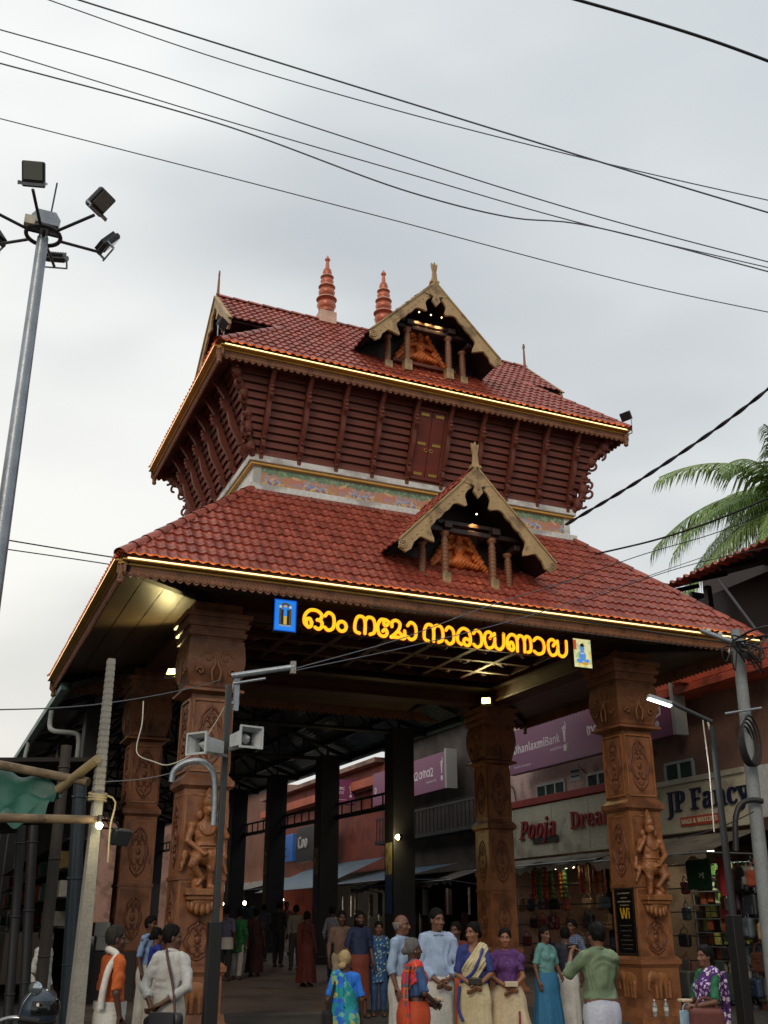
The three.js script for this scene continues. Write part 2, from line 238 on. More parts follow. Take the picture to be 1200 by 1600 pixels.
const UE = { x: 4.7, z: 3.2, y: 11.9 }, GX = 4.07, GB = { x: 3.02, z: 1.5, y: 13.55 }, RY = 15.0;
const c4 = (o, sx, sz) => V(o.x * sx, o.y, o.z * sz);
{
  const W = [], cut = [], Wu = [], cutu = [];
  const sides = [[[-1, 1], [1, 1]], [[-1, -1], [-1, 1]], [[1, 1], [1, -1]], [[1, -1], [-1, -1]]];
  const deckL = [], deckU = [];
  sides.forEach(([a, b], k) => {
    const A = c4(LE, ...a), B = c4(LE, ...b), C = c4(LT, ...a), D = c4(LT, ...b);
    tileSlope(A, B, C, D, 0.165, 0.3, W, cut); deckL.push(quadGeom(A.clone().setY(A.y - 0.03), B.clone().setY(B.y - 0.03), D, C));
    const Au = c4(UE, ...a), Bu = c4(UE, ...b), Cu = c4(GB, ...a), Du = c4(GB, ...b);
    tileSlope(Au, Bu, Cu, Du, 0.16, 0.29, Wu, cutu); deckU.push(quadGeom(Au.clone().setY(Au.y - 0.03), Bu.clone().setY(Bu.y - 0.03), Du, Cu));
  });
  for (const s of [1, -1]) { const A = V(-GX * s, GB.y, GB.z * s), B = V(GX * s, GB.y, GB.z * s), C = V(-GX * s, RY, 0), D = V(GX * s, RY, 0); tileSlope(A, B, C, D, 0.16, 0.29, Wu, cutu); const dn = V(0, -0.05, 0); deckU.push(quadGeom(A.clone().add(dn), B.clone().add(dn), D.clone().add(dn), C.clone().add(dn))); }
  lowRoof.geometry = join(deckL); upRoof.geometry = join(deckU);
  const place = (list, n, mats, cutList, parent) => {
    list.forEach((t) => (t.d = t.p.clone().add(V(CX, 0, CZ)).distanceTo(EYE) + (t.p.z < 1.2 ? 50 : 0)));
    list.sort((a, b) => a.d - b.d);
    const gg = boxUV(tileGeom(list[0].w, list[0].l)), buckets = mats.map(() => []);
    list.forEach((t, i) => { const mi = Math.floor(hash(i, 3) * mats.length); if (i < n) { const o = share('roof_tile', gg, mats[mi], parent); o.applyMatrix4(t.m); o.rotateY((hash(i, 9) - 0.5) * 0.04); } else buckets[mi].push(boxUV(tileGeom(t.w, t.l)).applyMatrix4(t.m)); });
    cutList.forEach((g, i) => buckets[i % mats.length].push(boxUV(g)));
    buckets.forEach((b, i) => { if (b.length) { const o = mk('roof_tiling', b, mats[i], parent, true); o.userData.kind = 'stuff'; } });
  };
  place(W, 200, MT.tile, cut, lowRoof); place(Wu, 100, MT.tile, cutu, upRoof);
  for (const [sx, sz] of [[-1, 1], [1, 1], [1, -1], [-1, -1]]) { ridgeCaps(lowRoof, c4(LE, sx, sz), c4(LT, sx, sz), 0.1, MT.tile); ridgeCaps(upRoof, c4(UE, sx, sz), c4(GB, sx, sz), 0.09, MT.tile); }
  ridgeCaps(upRoof, V(-GX, RY, 0), V(GX, RY, 0), 0.1, MT.tile);
}
// eaves: fascia with scalloped lower edge, gold edge roll, light strip
function eave(E, parent, h, ledSides) {
  const sides = [['front', V(-E.x, E.y, E.z), V(E.x, E.y, E.z)], ['left', V(-E.x, E.y, -E.z), V(-E.x, E.y, E.z)], ['right', V(E.x, E.y, E.z), V(E.x, E.y, -E.z)], ['back', V(E.x, E.y, -E.z), V(-E.x, E.y, -E.z)]];
  for (const [nm, a, b] of sides) {
    const d = b.clone().sub(a), L = d.length(), out = V(-d.z, 0, d.x).normalize().negate(), ry = Math.atan2(-d.z, d.x), mid = a.clone().add(b).multiplyScalar(0.5);
    const n = Math.round(L / 0.13), s = L / n, pts = [[-L / 2, 0], [L / 2, 0]];
    for (let i = n; i > 0; i--) { const x1 = -L / 2 + i * s; for (let k = 0; k <= 4; k++) { const t = k / 4; pts.push([x1 - t * s, -h * 0.82 - 0.06 * Math.sin(Math.PI * t)]); } }
    const fb = ext(pts, 0.035), holder = grp('fascia_board', parent, V(mid.x, E.y - 0.05, mid.z), ry);
    const inn = -0.12;
    mk('board', at(fb, 0, 0, inn), MT.fascia, holder);
    const sc = []; for (let i = 0; i < n; i++) sc.push(new THREE.TorusGeometry(0.045, 0.011, 4, 8, Math.PI).rotateZ(Math.PI).translate(-L / 2 + (i + 0.5) * s, -h * 0.72, inn + 0.04));
    for (let i = 0; i < n * 2; i++) sc.push(bx(0.02, h * 0.28, 0.012, -L / 2 + (i + 0.5) * s / 2, -h * 0.45, inn + 0.04));
    const orn = mk('scalloped_trim', sc, MT.fascia, holder); orn.userData.kind = 'stuff';
    mk('edge_moulding', [bx(L, 0.035, 0.06, 0, -h * 0.28, inn + 0.045, 0.01), bx(L, 0.05, 0.05, 0, 0.0, inn - 0.02, 0.01)], MT.gold, holder);
    mk('corner_drop', [bx(0.09, h + 0.1, 0.09, -L / 2 + 0.07, -h * 0.5, inn + 0.02, 0.015), new THREE.SphereGeometry(0.055, 8, 6).translate(-L / 2 + 0.07, -h - 0.08, inn + 0.02)], MT.fascia, holder);
    if (ledSides.includes(nm)) {
      mk('strip_ledge', bx(L - 0.1, 0.018, 0.15, 0, -0.034, -0.02), MT.gold, holder); mk('light_strip', bx(L - 0.25, 0.02, 0.018, 0, -0.012, 0.042), MT.led, holder);
      const li = new THREE.RectAreaLight('#ffcb70', 7, L - 0.3, 0.03); li.position.set(0, 0.008, 0.046); li.rotation.set(0.95, 0, 0); holder.add(li);
    }
  }
}
eave(LE, lowRoof, 0.27, ['front', 'left']); eave(UE, upRoof, 0.24, ['front', 'left']);

// soffits, laid board by board
function soffit(E, T, parent, n, m) {
  for (const [sx, sz, ax] of [[-1, 1, 'x'], [-1, -1, 'z'], [1, 1, 'zz'], [1, -1, 'xx']]) for (let i = 0; i < n; i++) {
    const t0 = i / n + 0.004, t1 = (i + 1) / n - 0.004, p = (t, u) => { const x = lerp(E.x, T.x, t), y = lerp(E.y, T.y, t), z = lerp(E.z, T.z, t); return ax === 'x' ? V(u * x, y, z) : ax === 'xx' ? V(u * x, y, -z) : ax === 'z' ? V(-x, y, u * z) : V(x, y, u * z); };
    const q = quadGeom(p(t0, -1), p(t0, 1), p(t1, 1), p(t1, -1)); const q2 = q.clone().translate(0, 0.025, 0); mk('soffit_board', [q, q2], m, parent);
  }
}
soffit({ x: 6.2, y: 6.82, z: 4.5 }, { x: 3.95, y: 7.08, z: 2.25 }, lowRoof, 5, MT.soffit);
soffit({ x: 4.6, y: 11.82, z: 3.1 }, { x: 4.1, y: 11.84, z: 2.7 }, upRoof, 3, MT.woodDark);
for (const [sx, sz] of [[-1, 1], [1, 1], [1, -1], [-1, -1]]) mk('hip_rafter', beam([sx * 4.2, 6.98, sz * 2.5], [sx * 6.2, 6.76, sz * 4.5], 0.16, 0.16), MT.woodBlack, lowRoof);
// beams between the pillars and the coffered ceiling
for (const s of [-1, 1]) { mk('main_beam', [bx(8.7, 0.5, 0.42, 0, 7.06, s > 0 ? 2.58 : -2.95, 0.02), bx(8.7, 0.07, 0.52, 0, 6.79, s > 0 ? 2.58 : -2.95, 0.02)], MT.woodDark, gate); mk('main_beam', [bx(0.42, 0.5, 4.7, s * 4.3, 7.06, 0, 0.02), bx(0.52, 0.07, 4.7, s * 4.3, 6.79, 0, 0.02)], MT.woodDark, gate); }
{
  const ceil = grp('coffered_ceiling', gate, V(0, 7.42, 0));
  mk('ceiling_board', bx(8.2, 0.05, 4.8, 0, 0.03, 0), MT.woodDark, ceil);
  const lotus = join([lathe([[0.001, -0.12], [0.05, -0.11], [0.08, -0.06], [0.2, -0.03], [0.24, 0]], 16), ...Array.from({ length: 8 }, (_, i) => new THREE.SphereGeometry(0.09, 6, 4).scale(1, 0.35, 0.55).translate(0.2, -0.02, 0).rotateY(i * Math.PI / 4))]);
  for (let i = 0; i < 8; i++) for (let j = 0; j < 5; j++) share('lotus_boss', lotus, MT.woodRed, ceil, V(-3.59 + i * 1.025, 0, -1.92 + j * 0.96));
  for (let i = 0; i <= 8; i++) mk('ceiling_rib', bx(0.14, 0.18, 4.75, -4.1 + i * 1.025, -0.08, 0, 0.02), MT.woodDark, ceil);
  for (let j = 0; j <= 5; j++) mk('ceiling_rib', bx(8.2, 0.16, 0.14, 0, -0.09, -2.4 + j * 0.96, 0.02), MT.woodDark, ceil);
}
// ---- pillars
function almond(h, w, n = 40) { const p = []; for (let i = 0; i < n; i++) { const t = i / n * 2 * Math.PI, k = 1 + 0.09 * Math.cos(t * 8); p.push(V(Math.sin(t) * w / 2 * k * (0.82 + 0.18 * Math.abs(Math.sin(t))), Math.cos(t) * h / 2, 0)); } return p; }
function medallion(w, h) {
  const g = [tube(almond(h, w), 0.02, 60, 5, true), tube(almond(h * 0.8, w * 0.74), 0.011, 50, 4, true), new THREE.SphereGeometry(0.055, 8, 6).scale(1, 1.2, 0.6)];
  for (const s of [-1, 1]) for (const v of [-1, 1]) { const pts = []; for (let i = 0; i < 14; i++) { const t = i / 13 * 4.6, r = 0.085 * (1 - t / 5.4) * w / 0.42; pts.push([s * (w * 0.13 + Math.cos(t) * r), v * (h * 0.17 + Math.sin(t) * r * 1.5), 0.012]); } g.push(tube(pts, 0.013, 22, 4)); g.push(new THREE.SphereGeometry(0.035, 6, 5).scale(0.6, 1.6, 0.5).translate(s * w * 0.1, v * h * 0.34, 0.005)); }
  for (const v of [-1, 1]) g.push(new THREE.ConeGeometry(0.035, 0.12, 5).scale(1, 1, 0.6).rotateZ(v > 0 ? 0 : Math.PI).translate(0, v * h * 0.5, 0));
  return join(g);
}
const medA = medallion(0.4, 0.95), medB = medallion(0.36, 0.8), medHeart = medallion(0.42, 0.55);
function elephantRelief() {
  const f = (x, y, z) => { let d = ell(x, y, z, [0, 0.22, 0], [0.2, 0.13, 0.05]); d = smin(d, ell(x, y, z, [-0.2, 0.27, 0.01], [0.09, 0.1, 0.05]), 0.04); d = smin(d, cap(x, y, z, [-0.27, 0.26, 0.01], [-0.3, 0.06, 0.01], 0.035, 0.018), 0.03); d = smin(d, cap(x, y, z, [-0.3, 0.06, 0.01], [-0.25, 0.03, 0.02], 0.018, 0.014), 0.02); for (const lx of [-0.13, -0.04, 0.08, 0.16]) d = smin(d, cap(x, y, z, [lx, 0.15, 0.01], [lx, -0.08, 0.01], 0.042, 0.036), 0.02); d = smin(d, ell(x, y, z, [-0.14, 0.25, 0.045], [0.06, 0.085, 0.02]), 0.01); d = smin(d, cap(x, y, z, [0.2, 0.25, 0], [0.24, 0.08, 0], 0.012, 0.01), 0.02); return smin(d, cap(x, y, z, [-0.25, 0.2, 0.03], [-0.33, 0.2, 0.04], 0.014, 0.006), 0.01); };
  return boxUV(sdfGeom(f, [-0.37, -0.15, -0.07, 0.29, 0.42, 0.09], 0.013));
}
const elephantG = elephantRelief();
// carved guardian figure in high relief, standing on a bracket
function guardianRelief(flip) {
  const s = flip ? -1 : 1, C = (x, y, z, a, b, ra, rb) => cap(x * s, y, z, a, b, ra, rb);
  const f = (x, y, z) => {
    let d = ell(x * s, y, z, [0, 0.86, 0.04], [0.17, 0.24, 0.1]);                                                   // chest
    d = smin(d, ell(x * s, y, z, [0.02, 0.6, 0.04], [0.17, 0.16, 0.1]), 0.05);
    d = smin(d, C(x, y, z, [0, 1.08, 0.06], [0.02, 1.2, 0.08], 0.05, 0.05), 0.03); d = smin(d, ell(x * s, y, z, [0.02, 1.24, 0.09], [0.085, 0.11, 0.09]), 0.02);   // head
    d = smin(d, C(x, y, z, [0.02, 1.24, 0.17], [0.02, 1.215, 0.185], 0.014, 0.017), 0.015);
    d = smin(d, C(x, y, z, [0.02, 1.33, 0.07], [0.02, 1.52, 0.06], 0.095, 0.055), 0.02); d = Math.min(d, C(x, y, z, [0.02, 1.36, 0.08], [0.02, 1.37, 0.08], 0.108, 0.108)); d = Math.min(d, C(x, y, z, [0.02, 1.46, 0.07], [0.02, 1.465, 0.07], 0.085, 0.085)); d = smin(d, C(x, y, z, [0.02, 1.56, 0.06], [0.02, 1.6, 0.06], 0.04, 0.02), 0.02); // crown
    for (const e of [-1, 1]) { d = Math.min(d, ell(x * s, y, z, [0.02 + e * 0.13, 1.16, 0.05], [0.05, 0.08, 0.04])); d = smin(d, ell(x * s, y, z, [e * 0.2, 1.0, 0.04], [0.075, 0.07, 0.07]), 0.03); }
    d = smin(d, C(x, y, z, [-0.21, 0.98, 0.05], [-0.27, 0.74, 0.08], 0.058, 0.048), 0.03); d = smin(d, C(x, y, z, [-0.27, 0.74, 0.08], [-0.06, 0.56, 0.16], 0.046, 0.036), 0.02); d = smin(d, ell(x * s, y, z, [-0.03, 0.54, 0.17], [0.055, 0.045, 0.04]), 0.02);
    d = smin(d, C(x, y, z, [0.21, 0.98, 0.05], [0.31, 0.82, 0.1], 0.058, 0.046), 0.03); d = smin(d, C(x, y, z, [0.31, 0.82, 0.1], [0.22, 1.02, 0.16], 0.044, 0.034), 0.02); d = smin(d, ell(x * s, y, z, [0.21, 1.06, 0.17], [0.045, 0.055, 0.04]), 0.02);
    d = smin(d, C(x, y, z, [0.09, 0.55, 0.05], [0.11, 0.3, 0.08], 0.1, 0.066), 0.04); d = smin(d, C(x, y, z, [0.11, 0.3, 0.08], [0.1, 0.05, 0.05], 0.06, 0.042), 0.02); d = smin(d, C(x, y, z, [0.1, 0.03, 0.06], [0.19, 0.02, 0.15], 0.042, 0.03), 0.02);
    d = smin(d, C(x, y, z, [-0.08, 0.55, 0.05], [-0.19, 0.36, 0.14], 0.1, 0.066), 0.04); d = smin(d, C(x, y, z, [-0.19, 0.36, 0.14], [-0.03, 0.16, 0.12], 0.06, 0.042), 0.02); d = smin(d, C(x, y, z, [-0.03, 0.16, 0.12], [-0.1, 0.06, 0.14], 0.04, 0.03), 0.02);
    d = smin(d, C(x, y, z, [-0.1, 0.1, 0.06], [-0.08, 0.0, 0.06], 0.07, 0.085), 0.02);                              // club head
    d = smin(d, C(x, y, z, [-0.28, 0.55, 0.02], [-0.33, 0.28, 0.02], 0.05, 0.03), 0.03); d = smin(d, C(x, y, z, [0.26, 0.5, 0.02], [0.36, 0.24, 0.02], 0.05, 0.022), 0.03); d = smin(d, C(x, y, z, [0.3, 0.7, 0.0], [0.33, 0.5, 0.0], 0.03, 0.04), 0.03);
    const fold = 0.006 * Math.sin(x * 70 + y * 12) * (y > 0.28 && y < 0.66 ? 1 : 0); d = smin(d, ell(x * s, y, z, [0.01, 0.5, 0.05], [0.21, 0.14, 0.11]) + fold, 0.03);
    for (const yy of [0.63, 0.68]) d = Math.min(d, Math.max(Math.hypot(Math.hypot(x * s - 0.01, (z - 0.04) * 1.5) - 0.175, y - yy) - 0.018, -0.1 - z));
    d = Math.min(d, Math.abs(Math.hypot(x * s - 0.01, (y - 1.0) * 0.8) - 0.12) < 0.02 && y < 1.0 ? ell(x * s, y, z, [0, 0.9, 0.05], [0.18, 0.25, 0.115]) : 9);
    return d;
  };
  return boxUV(sdfGeom((x, y, z) => f(x, y, z) + (y > 0.28 && y < 0.62 ? 0.0035 * Math.sin(x * 85 + y * 40) : 0) + 0.006 * (noise3(x * 34, y * 34, z * 34) - 0.5), [-0.44, -0.08, -0.12, 0.44, 1.64, 0.26], 0.012).scale(1.06, 0.95, 1.15));
}
const guardG = guardianRelief(false), guardG2 = guardianRelief(true);
const frames = join([0, 1].flatMap((k) => [[3.92, 5.14, 0.62], [2.32, 3.6, 0.66], [1.12, 2.28, 0.68]].flatMap(([y0, y1, w]) => k ? [bx(w, 0.03, 0.02, 0, y0 + 0.03, 0), bx(w, 0.03, 0.02, 0, y1 - 0.03, 0)] : [bx(0.03, y1 - y0 - 0.09, 0.02, -w / 2, (y0 + y1) / 2, 0), bx(0.03, y1 - y0 - 0.09, 0.02, w / 2, (y0 + y1) / 2, 0)])));
function sq(list) { return list.map(([y0, y1, w0, w1 = w0]) => { const g = new THREE.CylinderGeometry(w1 / Math.SQRT2, w0 / Math.SQRT2, y1 - y0, 4, 1).rotateY(Math.PI / 4).toNonIndexed(); g.computeVertexNormals(); return g.translate(0, (y0 + y1) / 2, 0); }); }
const capCurve = []; for (let i = 0; i < 10; i++) { const a = i / 10, b = (i + 1) / 10, w = (t) => 0.76 + 0.27 * Math.sin(clamp(t * 1.15) * Math.PI * 0.62) * (1 - 0.18 * t) - 0.05 * Math.exp(-t * 14) * -1; capCurve.push([5.33 + a * 0.71, 5.33 + b * 0.71, w(a), w(b)]); }
const PILLARS = {
  base: join(sq([[-0.1, 0.11, 1.42, 1.4], [0.11, 0.24, 1.12, 1.04], [0.24, 0.37, 0.95, 0.9], [0.37, 0.9, 0.82, 0.82], [0.9, 0.95, 0.84, 0.9], [0.95, 1.03, 0.92, 0.92], [1.03, 1.08, 0.9, 0.8]])),
  shaft: join(sq([[1.08, 3.66, 0.755, 0.735], [3.66, 3.71, 0.76, 0.86], [3.71, 3.8, 0.87, 0.87], [3.8, 3.88, 0.84, 0.72], [3.88, 5.2, 0.7, 0.69], [2.27, 2.33, 0.79, 0.79]])),
  capital: join([...sq([[5.2, 5.24, 0.72, 0.94], [5.24, 5.28, 1.0, 1.0], [5.28, 5.33, 0.98, 0.78], ...capCurve]), ...sq([[6.04, 6.12, 0.94, 0.94], [6.12, 6.18, 0.86, 0.9], [6.18, 6.26, 0.98, 1.02], [6.26, 6.34, 0.92, 0.96], [6.34, 6.42, 1.06, 1.1], [6.42, 6.5, 1.0, 1.04], [6.5, 6.58, 1.14, 1.16], [6.58, 6.78, 0.84, 0.84]])]),
};
const capScroll = join([-1, 1].flatMap((s) => { const o = []; for (const [cx, cy, r] of [[0.16, 0.44, 0.11], [0.27, 0.2, 0.07]]) { const pts = []; for (let i = 0; i < 16; i++) { const t = i / 15 * 7, q = r * (1 - t / 8); pts.push([s * (cx + Math.cos(t) * q), cy + Math.sin(t) * q, 0]); } o.push(tube(pts, 0.018, 26, 5)); } o.push(tube([[s * 0.05, 0.04, 0], [s * 0.08, 0.2, 0.01], [s * 0.02, 0.36, 0], [s * 0.1, 0.6, 0]], 0.02, 14, 5)); return o; }));
const lotusBracket = join([bx(0.56, 0.1, 0.26, 0, 0.16, 0.1, 0.015), bx(0.5, 0.07, 0.22, 0, 0.08, 0.08, 0.015), new THREE.SphereGeometry(0.2, 12, 8, 0, Math.PI * 2, Math.PI / 2, Math.PI / 2).scale(1.15, 1.15, 0.85).translate(0, 0.04, 0.03), ...Array.from({ length: 7 }, (_, i) => new THREE.SphereGeometry(0.06, 6, 5).scale(0.8, 1.5, 0.7).translate(Math.sin((i - 3) * 0.45) * 0.2, -0.06 - 0.04 * Math.cos(i - 3), 0.05 + Math.cos((i - 3) * 0.45) * 0.14))]);
for (const [sx, sz, nm] of [[-1, 1, 'left'], [1, 1, 'right'], [1, -1, 'b'], [-1, -1, 'b']]) {
  const fr = sz > 0, p = grp('pillar', gate, V(sx * 4.305, fr ? groundY(CZ + 2.58) * 0.6 : 0.1, fr ? 2.58 : -3.0)); if (!fr) p.scale.set(0.92, 1, 0.92);
  mk('plinth', PILLARS.base.clone(), MT.terra, p, true); mk('shaft', PILLARS.shaft.clone(), MT.terra, p, true); mk('capital', PILLARS.capital.clone(), MT.terra, p, true);
  for (let k = 0; k < 4; k++) {
    const ry = k * Math.PI / 2, out = (o, y) => V(Math.sin(ry) * o, y, Math.cos(ry) * o), statueFace = fr && k === 0;
    share('panel_frame', frames, MT.terraRelief, p, out(0.366, 0), [0, ry, 0]);
    share('carved_elephant', elephantG, MT.terraRelief, p, out(0.405, 0.48), [0, ry + (k === 3 ? 0 : 0), 0]);
    share('capital_scroll', capScroll, MT.terraRelief, p, out(0.5, 5.36), [0, ry, 0]);
    share('carved_medallion', medA, MT.medal, p, out(0.35, 4.52), [0, ry, 0]);
    if (!statueFace) { share('carved_medallion', medA, MT.medal, p, out(0.372, 2.95), [0, ry, 0]); if (!(sx > 0 && fr && k === 3)) share('carved_medallion', medB, MT.medal, p, out(0.376, 1.68), [0, ry, 0]); }
    else { share('carved_guardian', sx < 0 ? guardG : guardG2, MT.statue, p, out(0.41, 2.14), [0, ry, 0]); share('figure_bracket', lotusBracket, MT.terraRelief, p, out(0.38, 1.93), [0, ry, 0]); share('carved_medallion', medHeart, MT.medal, p, out(0.376, 1.4), [0, ry, 0]); }
  }
}
// floodlights on the rear pillars, lit
function flood(px, x, y, z, tx, ty, tz, inten) {
  const o = grp('floodlight', null, V(x, y, z)); o.lookAt(V(tx, ty, tz));
  mk('housing', [bx(0.24, 0.18, 0.06, 0, 0, -0.02, 0.015), bx(0.2, 0.14, 0.05, 0, 0, -0.06)], MT.steelDark, o);
  mk('bracket', [bx(0.02, 0.14, 0.03, -0.135, -0.04, -0.03), bx(0.02, 0.14, 0.03, 0.135, -0.04, -0.03), bx(0.29, 0.02, 0.03, 0, -0.11, -0.03)], MT.galv, o);
  mk('lamp_face', bx(0.2, 0.14, 0.01, 0, 0, 0.016), mat('#fff3c0', { emissive: '#ffe27a', emissiveIntensity: 7 }), o);
  const s = new THREE.SpotLight('#ffe9a0', inten, 14, 1.15, 0.5, 2); s.position.set(0, 0, 0.04); s.target.position.set(0, 0, 2); s.castShadow = true; s.shadow.radius = 5; o.add(s, s.target); if (px) { o.updateMatrixWorld(true); mk('mounting_arm', bar(o.worldToLocal(V(...px)), V(0, -0.1, -0.05), 0.018), MT.galv, o); } return o;
}
tag(flood(0, 12.2, 6.78, -21.95, 9, 6.6, -17, 7), 'lit square floodlight at the top of the rear pillar beside the bank board', 'floodlight');
tag(flood([4.0, 5.75, -17.4], ...onX(270, 1050, 3.8).toArray(), ...onY(228, 945, 6.95).toArray(), 6), 'lit square floodlight between the pillar with speakers and the one behind it', 'floodlight');

// ---- painted band and flared louvred storey
{
  const band = mk('plaster_band', [bx(7.2, 0.9, 4.36, 0, 9.62, 0)], MT.whitePaint, gate);
  mk('cornice', [bx(7.44, 0.15, 4.6, 0, 10.06, 0, 0.02), bx(7.42, 0.14, 4.58, 0, 9.46, 0, 0.02)], MT.whitePaint, band);
  mk('gold_line', [bx(7.36, 0.05, 4.52, 0, 9.955, 0, 0.01)], MT.gold, band);
  const mural = canvasTex(2048, 128, (c, w, h) => {
    const r = rngOf(5); c.fillStyle = '#a9643f'; c.fillRect(0, 0, w, h);
    const im = (x, y, rx, ry, f) => { c.fillStyle = f; c.beginPath(); c.ellipse(x, y, rx, ry, r() * 3, 0, 7); c.fill(); };
    c.fillStyle = '#3f6b45'; c.fillRect(0, 0, w, h * 0.3);
    for (let i = 0; i < 520; i++) im(r() * w, r() * h * 0.38, 5 + r() * 11, 3 + r() * 5, ['#4b7a4e', '#365a3d', '#6c8f63', '#2f5537'][i % 4]);
    for (let i = 0; i < 380; i++) im(r() * w, h * (0.78 + r() * 0.22), 4 + r() * 9, 2 + r() * 5, ['#b98a4a', '#a4763c', '#c79d5a', '#8f6638'][i % 4]);
    for (let k = 0; k < 14; k++) {
      const x0 = k * w / 14 + 20;
      if (k % 2) { c.fillStyle = '#b4573f'; c.fillRect(x0 + 10, h * 0.34, 78, h * 0.4); im(x0 + 48, h * 0.36, 30, 10, '#c29a58'); for (let i = 0; i < 6; i++) { c.fillStyle = '#6f7fae'; c.fillRect(x0 + 22 + i * 10, h * 0.62, 4, h * 0.2); } }
      for (let i = 0; i < 7; i++) { const x = x0 + (k % 2 ? 100 : 10) + i * 13 * (k % 2 ? 0.5 : 1), hh = h * (0.4 + r() * 0.16), cl = ['#4f7fc4', '#b98470', '#3f66ad', '#c9a276', '#7f8fb6', '#9d4f45', '#5b93c9'][(i + k) % 7]; im(x, hh + 26, 7, 22, cl); im(x, hh, 6, 7, ['#5d86c6', '#c08d6a', '#b07a58'][i % 3]); im(x + 3, hh + 44, 10, 9, ['#c89a3d', '#8d3f35', '#3a4f80'][i % 3]); c.strokeStyle = '#d9cfae'; c.lineWidth = 2; c.beginPath(); c.moveTo(x - 7, hh + 16); c.lineTo(x + 9, hh + 30); c.stroke(); }
    }
    for (let i = 0; i < 60; i++) { c.strokeStyle = '#cfd3c2'; c.lineWidth = 2; const x = r() * w; c.beginPath(); c.moveTo(x, 4); c.quadraticCurveTo(x + 8, 18, x + 22 - r() * 44, 26); c.stroke(); }
    c.fillStyle = 'rgba(214,206,190,0.3)'; c.fillRect(0, 0, w, h); for (let i = 0; i < 5000; i++) { c.fillStyle = `rgba(${r() < 0.5 ? '30,24,18' : '230,220,200'},0.14)`; c.fillRect(r() * w, r() * h, 2, 2); }
  });
  const mm = mat(0xffffff, { map: mural, roughness: 0.65 });
  for (const s of [1, -1]) { const g = new THREE.PlaneGeometry(6.9, 0.38); if (s < 0) g.rotateY(Math.PI); mk('mural', g.translate(0, 9.73, s * 2.185), mm, band, true); }
}
